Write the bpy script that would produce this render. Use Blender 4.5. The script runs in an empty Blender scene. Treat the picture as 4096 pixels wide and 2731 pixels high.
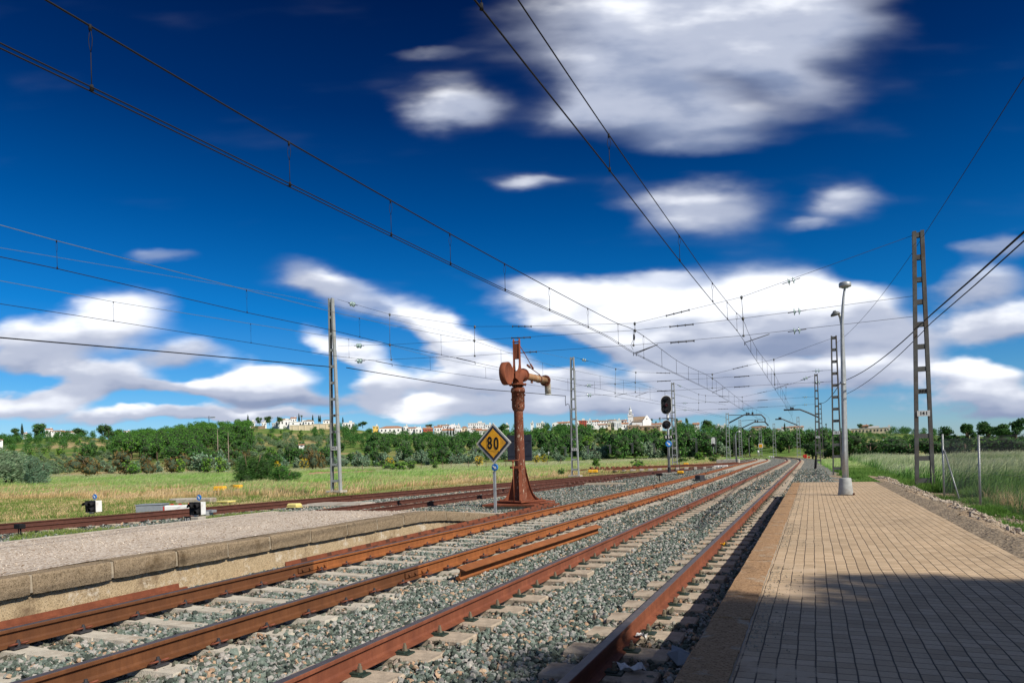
import bpy, math, random
import numpy as np
from math import sin, cos, tan, radians, pi
random.seed(7); RNG = np.random.default_rng(11)
scene = bpy.context.scene
COL = scene.collection
# ------------------------------------------------------------------ camera frame (metres; +y runs along the tracks, rail head of the main tracks at z=0)
FPX = 2800.0; PSI = math.atan(1202 / 2800.0); TH = radians(1.6); PX = 2048.0; PY = 1831.0; CH = 1.40
FW = (-sin(PSI), cos(PSI), 0.0)
RR = (cos(PSI) * cos(TH), sin(PSI) * cos(TH), -sin(TH))
UU = (cos(PSI) * sin(TH), sin(PSI) * sin(TH), cos(TH))
def ray(u, v):
    a = (u - PX) / FPX; b = (PY - v) / FPX
    return tuple(FW[i] + a * RR[i] + b * UU[i] for i in range(3))
def atz(u, v, z):
    d = ray(u, v); t = (z - CH) / d[2]; return (d[0] * t, d[1] * t, z)
def atx(u, v, x):
    d = ray(u, v); t = x / d[0]; return (x, d[1] * t, CH + d[2] * t)
def atw(u, v, w):
    d = ray(u, v); return (d[0] * w, d[1] * w, CH + d[2] * w)
def atpl(u, v, p, q):      # on the vertical plane through two ground points
    d = ray(u, v); nx, ny = q[1] - p[1], p[0] - q[0]
    t = (p[0] * nx + p[1] * ny) / (d[0] * nx + d[1] * ny); return (d[0] * t, d[1] * t, CH + d[2] * t)
def depth(x, y): return x * FW[0] + y * FW[1]
def zat(v, x, y, u=None):   # height of image row v above ground point x,y
    w = depth(x, y); uu = PX + FPX * (x * RR[0] + y * RR[1]) / w if u is None else u
    return CH + w * ray(uu, v)[2]
# ------------------------------------------------------------------ mesh builder
class MB:
    def __init__(s): s.v = []; s.f = []; s.m = []; s.sm = []
    def add(s, vs, fs, mi=0, smooth=False):
        n = len(s.v); s.v += [tuple(p) for p in vs]
        for f in fs: s.f.append(tuple(i + n for i in f)); s.m.append(mi); s.sm.append(smooth)
    def box(s, c, d, mi=0, rz=0.0, taper=1.0, bev=0.0):
        cx, cy, cz = c; hx, hy, hz = d[0] / 2, d[1] / 2, d[2] / 2; cr, sr = cos(rz), sin(rz)
        if bev > 0:
            b = min(bev, hx * .9, hy * .9, hz * .9); vs = []
            for (k, z) in ((1 - b / max(hx, hy), -hz), (1, -hz + b), (1, hz - b), (None, hz)):
                for (sx, sy) in ((-1, -1), (1, -1), (1, 1), (-1, 1)):
                    ax = hx if z not in (-hz, hz) else hx - b; ay = hy if z not in (-hz, hz) else hy - b
                    bx = b if z not in (-hz, hz) else b * .6
                    for (ex, ey) in (((0, bx), (bx, 0)) if sx * sy > 0 else ((bx, 0), (0, bx))):
                        x = sx * (ax - ex); y = sy * (ay - ey); vs.append((cx + x * cr - y * sr, cy + x * sr + y * cr, cz + z))
            fs = [tuple(range(7, -1, -1)), tuple(range(24, 32))]
            for r in range(3):
                for i in range(8): fs.append((r * 8 + i, r * 8 + (i + 1) % 8, r * 8 + 8 + (i + 1) % 8, r * 8 + 8 + i))
            s.add(vs, fs, mi); return
        vs = []
        for z, k in ((-hz, 1.0), (hz, taper)):
            for (sx, sy) in ((-1, -1), (1, -1), (1, 1), (-1, 1)):
                x, y = sx * hx * k, sy * hy * k; vs.append((cx + x * cr - y * sr, cy + x * sr + y * cr, cz + z))
        s.add(vs, [(3, 2, 1, 0), (4, 5, 6, 7), (0, 1, 5, 4), (1, 2, 6, 5), (2, 3, 7, 6), (3, 0, 4, 7)], mi)
    def hexa(s, lo, hi, mi=0):   # two quads (4 pts each) joined
        s.add(list(lo) + list(hi), [(3, 2, 1, 0), (4, 5, 6, 7), (0, 1, 5, 4), (1, 2, 6, 5), (2, 3, 7, 6), (3, 0, 4, 7)], mi)
    def tube(s, pts, rad, n=8, mi=0, smooth=True, cap=True):
        P = [np.array(p, float) for p in pts]; R = rad if isinstance(rad, (list, tuple)) else [rad] * len(P)
        vs = []; last = None
        for i, p in enumerate(P):
            t = P[min(i + 1, len(P) - 1)] - P[max(i - 1, 0)]; t = t / (np.linalg.norm(t) + 1e-9)
            if last is None:
                a = np.array((0, 0, 1.)) if abs(t[2]) < .9 else np.array((1., 0, 0))
            else: a = last
            a = a - t * a.dot(t); a /= np.linalg.norm(a) + 1e-9; b = np.cross(t, a); last = a
            for k in range(n):
                q = p + R[i] * (a * cos(2 * pi * k / n) + b * sin(2 * pi * k / n)); vs.append(tuple(q))
        fs = []
        for i in range(len(P) - 1):
            for k in range(n): fs.append((i * n + k, i * n + (k + 1) % n, (i + 1) * n + (k + 1) % n, (i + 1) * n + k))
        s.add(vs, fs, mi, smooth)
        if cap:
            m = len(s.v) - len(vs)
            s.f.append(tuple(m + k for k in range(n - 1, -1, -1))); s.m.append(mi); s.sm.append(False)
            s.f.append(tuple(m + (len(P) - 1) * n + k for k in range(n))); s.m.append(mi); s.sm.append(False)
    def lathe(s, base, axis, prof, n=24, mi=0, smooth=True):   # prof: list of (distance along axis, radius)
        A = np.array(axis, float); A /= np.linalg.norm(A); B = np.array(base, float)
        r0 = np.array((1., 0, 0)) if abs(A[0]) < .8 else np.array((0, 1., 0)); r0 = r0 - A * r0.dot(A); r0 /= np.linalg.norm(r0); r1 = np.cross(A, r0)
        vs = []
        for (h, r) in prof:
            for k in range(n): vs.append(tuple(B + A * h + r * (r0 * cos(2 * pi * k / n) + r1 * sin(2 * pi * k / n))))
        fs = []
        for i in range(len(prof) - 1):
            for k in range(n): fs.append((i * n + k, i * n + (k + 1) % n, (i + 1) * n + (k + 1) % n, (i + 1) * n + k))
        s.add(vs, fs, mi, smooth); m = len(s.v) - len(vs)
        s.f.append(tuple(m + k for k in range(n - 1, -1, -1))); s.m.append(mi); s.sm.append(False)
        s.f.append(tuple(m + (len(prof) - 1) * n + k for k in range(n))); s.m.append(mi); s.sm.append(False)
    def prism(s, poly, axis_o, ax, ay, n_vec, th, mi=0):   # 2D polygon extruded along n_vec by th (centred)
        O = np.array(axis_o, float); X = np.array(ax, float); Y = np.array(ay, float); N = np.array(n_vec, float)
        a = [tuple(O + X * p[0] + Y * p[1] - N * th / 2) for p in poly]; b = [tuple(O + X * p[0] + Y * p[1] + N * th / 2) for p in poly]
        k = len(poly); fs = [tuple(range(k - 1, -1, -1)), tuple(range(k, 2 * k))]
        for i in range(k): fs.append((i, (i + 1) % k, k + (i + 1) % k, k + i))
        s.add(a + b, fs, mi)
    def build(s, name, mats, parent=None):
        me = bpy.data.meshes.new(name); me.from_pydata(s.v, [], s.f)
        for m in (mats if isinstance(mats, (list, tuple)) else [mats]): me.materials.append(m)
        me.polygons.foreach_set('material_index', s.m); me.polygons.foreach_set('use_smooth', s.sm); me.update()
        o = bpy.data.objects.new(name, me); COL.objects.link(o)
        if parent is not None: o.parent = parent
        return o
def npmesh(name, V, F, mats, parent=None, smooth=False, mi=None, attr=None, k=None):
    """V (n,3), F (m,k) numpy"""
    me = bpy.data.meshes.new(name); n = len(V); m, kk = F.shape
    me.vertices.add(n); me.vertices.foreach_set('co', np.asarray(V, np.float32).ravel())
    me.loops.add(m * kk); me.loops.foreach_set('vertex_index', F.astype(np.int32).ravel())
    me.polygons.add(m); me.polygons.foreach_set('loop_start', np.arange(0, m * kk, kk, dtype=np.int32)); me.polygons.foreach_set('loop_total', np.full(m, kk, np.int32))
    for x in (mats if isinstance(mats, (list, tuple)) else [mats]): me.materials.append(x)
    if mi is not None: me.polygons.foreach_set('material_index', mi.astype(np.int32))
    me.polygons.foreach_set('use_smooth', np.full(m, smooth))
    if attr is not None:
        a = me.attributes.new('h', 'FLOAT', 'POINT'); a.data.foreach_set('value', np.asarray(attr, np.float32))
    me.update(calc_edges=True)
    o = bpy.data.objects.new(name, me); COL.objects.link(o)
    if parent is not None: o.parent = parent
    return o
def tag(o, label=None, cat=None, group=None, kind=None):
    if label: o['label'] = label
    if cat: o['category'] = cat
    if group: o['group'] = group
    if kind: o['kind'] = kind
    return o
def empty(name, loc, label, cat, group=None, rz=0.0):
    o = bpy.data.objects.new(name, None); o.empty_display_size = .2; COL.objects.link(o); o.location = loc; o.rotation_euler = (0, 0, rz)
    return tag(o, label, cat, group)
def kids(o): return [c for c in bpy.data.objects if c.parent == o]
def copy_tree(o, parent=None, _ch=None):
    c = o.copy(); COL.objects.link(c); c.parent = parent
    for ch in list(o.children): copy_tree(ch, c)
    return c
def text(name, body, size, mat, parent, loc, xdir, ydir, ext=0.003, align='CENTER', bold=0.0, sx=1.0, shear=0.0):
    cu = bpy.data.curves.new(name, 'FONT'); cu.body = body; cu.size = size; cu.extrude = ext; cu.align_x = align; cu.align_y = 'CENTER'; cu.offset = bold; cu.resolution_u = 3; cu.shear = shear
    t = bpy.data.objects.new(name, cu); COL.objects.link(t)
    dg = bpy.context.evaluated_depsgraph_get(); me = bpy.data.meshes.new_from_object(t.evaluated_get(dg)); me.name = name
    bpy.data.objects.remove(t); bpy.data.curves.remove(cu)
    X = np.array(xdir, float); X /= np.linalg.norm(X); Y = np.array(ydir, float); Y /= np.linalg.norm(Y); N = np.cross(X, Y); L = np.array(loc, float)
    for v in me.vertices: v.co = tuple(L + X * v.co[0] * sx + Y * v.co[1] + N * v.co[2])
    me.materials.clear(); me.materials.append(mat)
    o = bpy.data.objects.new(name, me); COL.objects.link(o)
    if parent is not None: o.parent = parent
    return o
# ------------------------------------------------------------------ materials
class NT:
    def __init__(s, name):
        s.m = bpy.data.materials.new(name); s.m.use_nodes = True; s.t = s.m.node_tree; s.N = s.t.nodes; s.L = s.t.links
        s.b = s.N['Principled BSDF']; s.tc = s.N.new('ShaderNodeTexCoord')
    def n(s, ty, **kw):
        x = s.N.new(ty)
        for k, v in kw.items(): setattr(x, k, v)
        return x
    def link(s, a, b): s.L.new(a, b)
    def noise(s, scale, det=4, rough=.6, vec=None, dist=0.0):
        x = s.n('ShaderNodeTexNoise'); x.inputs['Scale'].default_value = scale; x.inputs['Detail'].default_value = det; x.inputs['Roughness'].default_value = rough; x.inputs['Distortion'].default_value = dist
        s.link(vec if vec is not None else s.tc.outputs['Object'], x.inputs['Vector']); return x.outputs['Fac']
    def vor(s, scale, vec=None, feat='F1', out='Distance'):
        x = s.n('ShaderNodeTexVoronoi', feature=feat); x.inputs['Scale'].default_value = scale
        s.link(vec if vec is not None else s.tc.outputs['Object'], x.inputs['Vector']); return x.outputs[out]
    def mapv(s, scale=(1, 1, 1), rot=(0, 0, 0)):
        x = s.n('ShaderNodeMapping'); x.inputs['Scale'].default_value = scale; x.inputs['Rotation'].default_value = rot; s.link(s.tc.outputs['Object'], x.inputs['Vector']); return x.outputs[0]
    def ramp(s, fac, stops, interp='LINEAR'):
        x = s.n('ShaderNodeValToRGB'); cr = x.color_ramp; cr.interpolation = interp
        while len(cr.elements) < len(stops): cr.elements.new(.5)
        for e, (p, c) in zip(cr.elements, stops): e.position = p; e.color = (*c, 1) if len(c) == 3 else c
        s.link(fac, x.inputs[0]); return x.outputs[0]
    def mix(s, f, a, b, bt='MIX'):
        x = s.n('ShaderNodeMix', data_type='RGBA', blend_type=bt)
        for sock, v in ((x.inputs[0], f), (x.inputs[6], a), (x.inputs[7], b)):
            if isinstance(v, (int, float)): sock.default_value = v
            elif isinstance(v, tuple): sock.default_value = (*v, 1)
            else: s.link(v, sock)
        return x.outputs[2]
    def math(s, op, a, b=0.0, clamp=False):
        x = s.n('ShaderNodeMath', operation=op); x.use_clamp = clamp
        for sock, v in ((x.inputs[0], a), (x.inputs[1], b)):
            if isinstance(v, (int, float)): sock.default_value = v
            else: s.link(v, sock)
        return x.outputs[0]
    def bump(s, h, strength=.4, dist=.02):
        x = s.n('ShaderNodeBump'); x.inputs['Strength'].default_value = strength; x.inputs['Distance'].default_value = dist; s.link(h, x.inputs['Height']); s.link(x.outputs[0], s.b.inputs['Normal'])
    def col(s, c): s.link(c, s.b.inputs['Base Color'])
    def set(s, rough=.8, metal=0.0, spec=None):
        s.b.inputs['Roughness'].default_value = rough; s.b.inputs['Metallic'].default_value = metal
        if spec is not None: s.b.inputs['Specular IOR Level'].default_value = spec
        return s.m
def simple(name, c, rough=.7, metal=0.0, var=.25, scale=6.0, bump=0.0, spec=None, dirt=None):
    t = NT(name); f = t.noise(scale, 6, .65)
    lo = tuple(x * (1 - var) for x in c); hi = tuple(min(1, x * (1 + var)) for x in c)
    r = t.ramp(f, [(.3, lo), (.7, hi)])
    if dirt: r = t.mix(t.ramp(t.noise(scale * .35, 5), [(.5, (0, 0, 0)), (.72, (1, 1, 1))]), r, dirt)
    t.col(r)
    if bump: t.bump(t.noise(scale * 8, 4), bump, .01)
    return t.set(rough, metal, spec)
def rust(name, a, b, c, rough=.75, flecks=None, streak=True, sc=1.0, joint=None):
    t = NT(name); v = t.mapv((14 * sc, 14 * sc, 2.5 * sc)) if streak else None
    f = t.noise(1 if streak else 14 * sc, 6, .7, v); g = t.noise(3.1 * sc, 5, .6); h = t.noise(60 * sc, 4, .6)
    r = t.ramp(f, [(.25, a), (.5, b), (.75, c)]); r = t.mix(t.ramp(g, [(.35, (0, 0, 0)), (.7, (.8, .8, .8))]), r, tuple(x * .62 for x in b))
    r = t.mix(t.math('MULTIPLY', h, .35), r, tuple(x * .5 for x in a))
    if flecks:
        v2 = t.mapv((24, 24, 8)); r = t.mix(t.ramp(t.noise(1, 7, .75, v2), [(.585, (0, 0, 0)), (.615, (1, 1, 1))]), r, flecks)
    if joint is not None:
        sp = t.n('ShaderNodeSeparateXYZ'); t.link(t.tc.outputs['Object'], sp.inputs[0]); c_ = t.math('LESS_THAN', sp.outputs[1], joint); r = t.mix(c_, r, t.mix(1.0, r, (.50, .56, .72), 'MULTIPLY'))
    t.col(r); t.bump(h, .35, .004); return t.set(rough, 0.0, .3)
M = {}
M['steel_head'] = simple('polished_rail_head', (.15, .125, .12), .5, .55, .3, 9, .05)
M['rail_red'] = rust('rail_rust_red', (.15, .05, .03), (.24, .08, .042), (.33, .12, .06), .6, sc=.8)
M['rail_org'] = rust('rail_rust_orange', (.20, .07, .024), (.33, .115, .035), (.45, .165, .05), .65, sc=.8, joint=8.1)
M['rail_dark'] = rust('rail_rust_dark', (.075, .028, .02), (.115, .042, .028), (.16, .062, .04), .7, sc=.8)
M['rail_plate'] = rust('loose_rail_rust', (.12, .038, .018), (.22, .065, .03), (.30, .10, .045), .8, sc=.8, streak=False)
M['rail_dblack'] = rust('loose_rail_stain', (.05, .022, .014), (.09, .035, .02), (.13, .05, .03), .8, streak=False)
M['crane'] = rust('crane_rust', (.16, .048, .026), (.26, .076, .036), (.36, .12, .055), .8, flecks=None, sc=.7)
M['crane_col'] = rust('crane_column_rust', (.10, .034, .02), (.19, .058, .03), (.28, .10, .048), .8, flecks=(.5, .42, .32), sc=.8)
M['crane_pipe'] = rust('crane_pipe_paint', (.40, .13, .045), (.44, .27, .14), (.52, .44, .30), .75, sc=.4)
M['crane_white'] = simple('flaking_grey_white_paint', (.48, .49, .44), .8, 0, .25, 12, .2, dirt=(.25, .16, .10))
M['sleeper'] = simple('sleeper_concrete', (.40, .33, .25), .95, 0, .3, 9, .5, dirt=(.22, .16, .11))
M['sleeper_w'] = simple('pale_sleeper_concrete', (.50, .46, .38), .95, 0, .22, 9, .5, dirt=(.34, .28, .21))
M['clip_green'] = simple('green_black_plastic', (.018, .035, .026), .5, 0, .4, 30, .1)
M['bolt'] = simple('weathered_bolt', (.20, .17, .12), .6, .4, .3, 30, .1)
M['clip_red'] = rust('clip_red_rust', (.17, .05, .028), (.25, .075, .04), (.30, .11, .07), .7, streak=False)
M['black'] = simple('black_paint', (.012, .012, .014), .75, 0, .3, 10, spec=.2)
M['darkgrey'] = simple('dark_grey_metal', (.045, .045, .05), .6, .2, .25, 10)
M['galv'] = simple('galvanised_steel', (.36, .38, .39), .5, .45, .2, 10, .05)
M['galv_d'] = simple('dull_galvanised_steel', (.13, .14, .145), .6, .35, .3, 7, .1, dirt=(.10, .075, .06))
M['mast'] = simple('mast_grey_steel', (.31, .33, .33), .6, .1, .15, 3, .05, dirt=(.28, .26, .22))
M['mast_d'] = simple('mast_dark_steel', (.105, .105, .10), .65, .15, .3, 4, .1, dirt=(.10, .06, .035))
M['plate_w'] = simple('plate_white_enamel', (.62, .63, .62), .5, 0, .12, 10, dirt=(.35, .3, .25))
M['wire'] = simple('wire_dark', (.016, .016, .018), .8, 0, .2, 4, spec=.2)
M['wire_l'] = simple('wire_aluminium', (.17, .20, .21), .55, .4, .2, 4)
M['concrete'] = simple('old_concrete', (.42, .385, .33), .95, 0, .2, 5, .5, dirt=(.26, .21, .16))
M['white'] = simple('white_paint', (.74, .75, .73), .55, 0, .08, 6, dirt=(.5, .44, .36))
M['red'] = simple('red_paint', (.5, .03, .02), .5, 0, .2, 8)
M['yellow'] = simple('yellow_plastic', (.80, .42, .02), .45, 0, .1, 6)
M['paleyellow'] = simple('faded_yellow_plastic', (.72, .62, .22), .5, 0, .1, 6)
M['sign_y'] = simple('sign_amber_paint', (.88, .42, .01), .5, 0, .12, 8, dirt=(.55, .26, .03))
M['sign_y2'] = simple('number_tile_yellow', (.85, .42, .02), .45, 0, .08, 8)
M['sign_blk'] = simple('sign_navy_black', (.022, .026, .04), .5, 0, .2, 8)
M['sign_rim'] = simple('sign_rim_grey', (.56, .56, .52), .6, 0, .15, 12, dirt=(.40, .33, .24))
M['blue'] = simple('sign_blue', (.012, .16, .50), .45, 0, .12, 8)
M['greybox'] = simple('grey_cabinet_paint', (.22, .25, .28), .6, 0, .15, 6)
M['lens_d'] = simple('dark_signal_lens', (.03, .035, .04), .12, 0, .2, 8)
M['lens_r'] = simple('red_signal_lens', (.30, .035, .03), .12, 0, .2, 8)
def glass():
    t = NT('insulator_glass'); t.b.inputs['Base Color'].default_value = (.62, .80, .78, 1); t.b.inputs['Transmission Weight'].default_value = .6; return t.set(.08, 0)
M['glass'] = glass()
def mat_stones():
    t = NT('ballast_stone'); g = t.n('ShaderNodeNewGeometry').outputs['Random Per Island']
    c = t.ramp(g, [(0, (.05, .065, .055)), (.16, (.11, .14, .115)), (.34, (.17, .21, .18)), (.5, (.27, .29, .27)), (.64, (.34, .33, .31)), (.76, (.13, .175, .15)), (.86, (.42, .40, .37)), (.93, (.44, .30, .20)), (.975, (.52, .38, .26)), (1, (.64, .61, .56))], 'CONSTANT')
    h = t.noise(45, 5, .65); c = t.mix(.75, c, t.ramp(h, [(.3, (.45, .45, .45)), (.7, (1.25, 1.25, 1.22))]), 'MULTIPLY'); at = t.n('ShaderNodeAttribute'); at.attribute_name = 'h'; c = t.mix(t.math('MULTIPLY', at.outputs['Fac'], .6), c, t.mix(1.0, c, (1.0, .68, .48), 'MULTIPLY')); c = t.mix(t.math('MULTIPLY', at.outputs['Fac'], .22), c, (.20, .12, .07))
    t.col(c); t.bump(h, .5, .006); return t.set(.85, 0, .3)
M['stones'] = mat_stones()
def mat_ballast(name, warm=0.0, sc=1.0):
    t = NT(name); v = t.n('ShaderNodeTexVoronoi'); v.inputs['Scale'].default_value = 17 * sc; t.link(t.tc.outputs['Object'], v.inputs['Vector'])
    sp = t.n('ShaderNodeSeparateColor'); t.link(v.outputs['Color'], sp.inputs[0])
    c = t.ramp(sp.outputs[0], [(0, (.06, .078, .068)), (.2, (.13, .155, .135)), (.45, (.20, .235, .21)), (.65, (.29, .30, .285)), (.82, (.38, .36, .34)), (.92, (.42, .30, .21)), (1, (.60, .56, .52))], 'CONSTANT')
    if warm: c = t.mix(warm, c, (.40, .32, .24))
    e = t.vor(17 * sc, feat='DISTANCE_TO_EDGE'); c = t.mix(t.ramp(e, [(0, (1, 1, 1)), (.07, (0, 0, 0))]), c, (.03, .032, .03))
    big = t.noise(.35, 4); c = t.mix(.5, c, t.ramp(big, [(.3, (.72, .72, .72)), (.7, (1.2, 1.17, 1.12))]), 'MULTIPLY')
    t.col(c); t.bump(t.math('MINIMUM', e, .35), 1.0, .045); return t.set(.9, 0, .25)
M['ballast'] = mat_ballast('ballast_bed'); M['ballast_warm'] = mat_ballast('pale_gravel', .45, .8)
def mat_gravelplat():
    t = NT('fine_gravel_surface'); v = t.n('ShaderNodeTexVoronoi'); v.inputs['Scale'].default_value = 42; t.link(t.tc.outputs['Object'], v.inputs['Vector'])
    sp = t.n('ShaderNodeSeparateColor'); t.link(v.outputs['Color'], sp.inputs[0])
    c = t.ramp(sp.outputs[1], [(0, (.28, .21, .15)), (.2, (.47, .39, .31)), (.5, (.57, .50, .42)), (.8, (.66, .60, .52)), (1, (.78, .74, .68))], 'CONSTANT')
    c = t.mix(.55, c, t.ramp(t.noise(.9, 5, .6), [(.3, (.74, .72, .70)), (.7, (1.12, 1.1, 1.08))]), 'MULTIPLY')
    t.col(c); t.bump(t.math('ADD', v.outputs['Distance'], t.noise(9, 4)), .6, .012); return t.set(.95, 0, .2)
M['gravelplat'] = mat_gravelplat()
def mat_coping(name, a, b, dark, moss=None, lim=(.56, .7)):
    t = NT(name); f = t.noise(22, 8, .75); g = t.noise(2.3, 6, .65); c = t.ramp(f, [(.3, a), (.7, b)])
    c = t.mix(t.ramp(g, [(lim[0], (0, 0, 0)), (lim[1], (1, 1, 1))]), c, dark)
    c = t.mix(t.ramp(t.noise(70, 3, .5), [(.35, (.75, .75, .75)), (.5, (0, 0, 0))]), c, tuple(x * .45 for x in a))
    if moss: c = t.mix(t.ramp(t.noise(3.4, 7, .75), [(.56, (0, 0, 0)), (.66, (.8, .8, .8))]), c, moss)
    t.col(c); t.bump(t.math('ADD', f, t.noise(90, 4)), .7, .012); return t.set(.95, 0, .2)
M['cop_l'] = mat_coping('tan_coping_stone', (.19, .14, .085), (.36, .28, .19), (.15, .105, .06))
M['cop_r'] = mat_coping('brown_coping_stone', (.27, .155, .075), (.50, .32, .18), (.16, .11, .07), (.44, .39, .31))
M['plaster'] = mat_coping('ochre_wall_render', (.36, .27, .16), (.54, .42, .27), (.19, .13, .08), (.62, .56, .46), (.52, .66))
M['mortar'] = simple('pale_mortar', (.33, .28, .21), .95, 0, .2, 20, .3)
def mat_paver():
    t = NT('paver_tiles'); pw, ph = .0903, .098
    sep = t.n('ShaderNodeSeparateXYZ'); t.link(t.tc.outputs['Object'], sep.inputs[0])
    wob = t.n('ShaderNodeTexNoise'); wob.inputs['Scale'].default_value = 2.6; wob.inputs['Detail'].default_value = 3; t.link(t.tc.outputs['Object'], wob.inputs['Vector'])
    x = t.math('ADD', sep.outputs[0], t.math('MULTIPLY', wob.outputs['Fac'], .020)); y = t.math('ADD', sep.outputs[1], t.math('MULTIPLY', wob.outputs['Fac'], .014))
    fx = t.math('ABSOLUTE', t.math('SUBTRACT', t.math('FRACT', t.math('DIVIDE', x, pw)), .5)); fy = t.math('ABSOLUTE', t.math('SUBTRACT', t.math('FRACT', t.math('DIVIDE', y, ph)), .5))
    gx = t.math('MULTIPLY', t.math('SUBTRACT', fx, .5 - .055), 1 / .035, True); gy = t.math('MULTIPLY', t.math('SUBTRACT', fy, .5 - .055), 1 / .03, True)
    groove = t.math('MAXIMUM', gx, t.math('MULTIPLY', gy, .78))
    cell = t.n('ShaderNodeCombineXYZ'); t.link(t.math('FLOOR', t.math('DIVIDE', x, pw)), cell.inputs[0]); t.link(t.math('FLOOR', t.math('DIVIDE', y, ph)), cell.inputs[1])
    wn = t.n('ShaderNodeTexWhiteNoise', noise_dimensions='2D'); t.link(cell.outputs[0], wn.inputs['Vector'])
    c = t.ramp(wn.outputs['Value'], [(0, (.44, .325, .21)), (.5, (.50, .375, .245)), (1, (.565, .43, .29))])
    c = t.mix(.8, c, t.ramp(t.noise(.8, 7, .7), [(.25, (.52, .51, .50)), (.42, (.88, .88, .87)), (.6, (1.05, 1.03, 1.0)), (.8, (1.2, 1.15, 1.08))]), 'MULTIPLY')
    c = t.mix(.7, c, t.ramp(t.noise(60, 5, .6), [(.3, (.8, .8, .8)), (.7, (1.12, 1.12, 1.12))]), 'MULTIPLY')
    sand = t.math('MULTIPLY', t.ramp(t.noise(1.7, 6, .7), [(.56, (0, 0, 0)), (.64, (1, 1, 1))]), t.ramp(sep.outputs[0], [(0, (1, 1, 1)), (.02, (0, 0, 0))]))
    g2 = t.math('MULTIPLY', groove, t.math('SUBTRACT', 1.0, t.math('MULTIPLY', sand, .8)))
    c = t.mix(g2, c, (.10, .075, .055)); c = t.mix(t.math('MULTIPLY', sand, .8), c, (.50, .38, .26))
    t.col(c); t.bump(t.math('SUBTRACT', t.math('MULTIPLY', t.noise(40, 4), .25), g2), .9, .007); return t.set(.85, 0, .25)
M['paver'] = mat_paver()
def mat_earth(name, a, b, c3, sc=3.0):
    t = NT(name); f = t.noise(sc, 8, .75); c = t.ramp(f, [(.3, a), (.52, b), (.72, c3)])
    v = t.vor(26); c = t.mix(t.ramp(v, [(.1, (.35, .35, .35)), (.5, (0, 0, 0))]), c, (.52, .45, .36)); t.col(c); t.bump(t.math('ADD', t.noise(30, 5), v), .9, .03); return t.set(1, 0, .15)
M['asphalt'] = mat_earth('crumbling_asphalt_edge', (.13, .105, .08), (.22, .175, .125), (.30, .24, .18), 6)
M['dirt'] = mat_earth('stony_dirt', (.20, .14, .09), (.33, .25, .17), (.46, .38, .28), 2)
def mat_field():
    t = NT('field_soil'); f = t.noise(.06, 8, .7); g = t.noise(2.2, 6, .7)
    c = t.ramp(f, [(.3, (.10, .16, .04)), (.45, (.20, .25, .08)), (.55, (.38, .34, .16)), (.7, (.44, .34, .19))]); c = t.mix(.8, c, t.ramp(g, [(.3, (.5, .52, .48)), (.7, (1.25, 1.25, 1.2))]), 'MULTIPLY')
    t.col(c); t.bump(g, .8, .1); return t.set(1, 0, .1)
M['field'] = mat_field()
def mat_hill():
    t = NT('hillside_ground'); f = t.noise(.022, 8, .72); g = t.noise(.3, 6, .7)
    c = t.ramp(f, [(.32, (.07, .14, .03)), (.48, (.13, .21, .05)), (.57, (.30, .27, .12)), (.66, (.50, .36, .22)), (.8, (.58, .44, .30))]); c = t.mix(.8, c, t.ramp(g, [(.3, (.5, .55, .45)), (.7, (1.2, 1.2, 1.15))]), 'MULTIPLY')
    t.col(c); t.bump(g, 1, .8); return t.set(1, 0, .1)
M['hill'] = mat_hill()
def leafmat(name, cols, trans=.25, patch=None, psc=.4):
    t = NT(name); g = t.n('ShaderNodeNewGeometry').outputs['Random Per Island']
    k = len(cols); c = t.ramp(g, [(i / max(1, k - 1), cc) for i, cc in enumerate(cols)])
    oi = t.n('ShaderNodeObjectInfo').outputs['Random']; c = t.mix(.55, c, t.ramp(oi, [(0, (.55, .66, .55)), (.4, (.9, .95, .9)), (.75, (1.15, 1.1, 1.0)), (1, (1.5, 1.3, 1.0))]), 'MULTIPLY')
    if patch: c = t.mix(t.ramp(t.noise(psc, 3), [(.5, (0, 0, 0)), (.62, (1, 1, 1))]), c, patch)
    t.col(c); t.set(.7, 0, .25); tr = t.n('ShaderNodeBsdfTranslucent'); t.link(c, tr.inputs[0]); mx = t.n('ShaderNodeMixShader'); mx.inputs[0].default_value = trans
    t.link(t.b.outputs[0], mx.inputs[1]); t.link(tr.outputs[0], mx.inputs[2]); t.link(mx.outputs[0], t.N['Material Output'].inputs[0]); return t.m
M['pine'] = leafmat('pine_needles', [(.045, .14, .025), (.08, .22, .035), (.14, .31, .05)])
M['broad'] = leafmat('broad_leaves', [(.03, .10, .025), (.065, .19, .04), (.14, .30, .06)])
M['broad_l'] = leafmat('bright_leaves', [(.09, .22, .03), (.15, .33, .04), (.25, .44, .07)])
M['olive'] = leafmat('olive_leaves', [(.09, .17, .08), (.16, .26, .13), (.28, .38, .22)])
M['willow'] = leafmat('grey_green_leaves', [(.12, .23, .14), (.20, .33, .21), (.38, .50, .36)])
M['brownl'] = leafmat('brown_green_leaves', [(.09, .09, .03), (.17, .13, .045), (.22, .19, .07)], patch=(.22, .12, .04), psc=1.5)
M['cypress'] = leafmat('cypress_leaves', [(.015, .045, .015), (.03, .075, .02)])
M['palm'] = leafmat('palm_leaves', [(.05, .1, .03), (.1, .17, .05)])
M['broom'] = leafmat('yellow_flowers', [(.45, .36, .02), (.70, .50, .02), (.25, .27, .03)])
M['darkbush'] = leafmat('dark_bush_leaves', [(.022, .07, .018), (.04, .12, .03), (.075, .18, .045)])
M['core'] = simple('dark_crown_core', (.022, .04, .014), 1, 0, .4, 2)  # dark solid cores filling the crowns behind the leaves
M['core_p'] = simple('crown_core_pale', (.05, .075, .04), 1, 0, .4, 2)
M['bark'] = simple('bark', (.12, .085, .055), .95, 0, .3, 6, .5)
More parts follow.
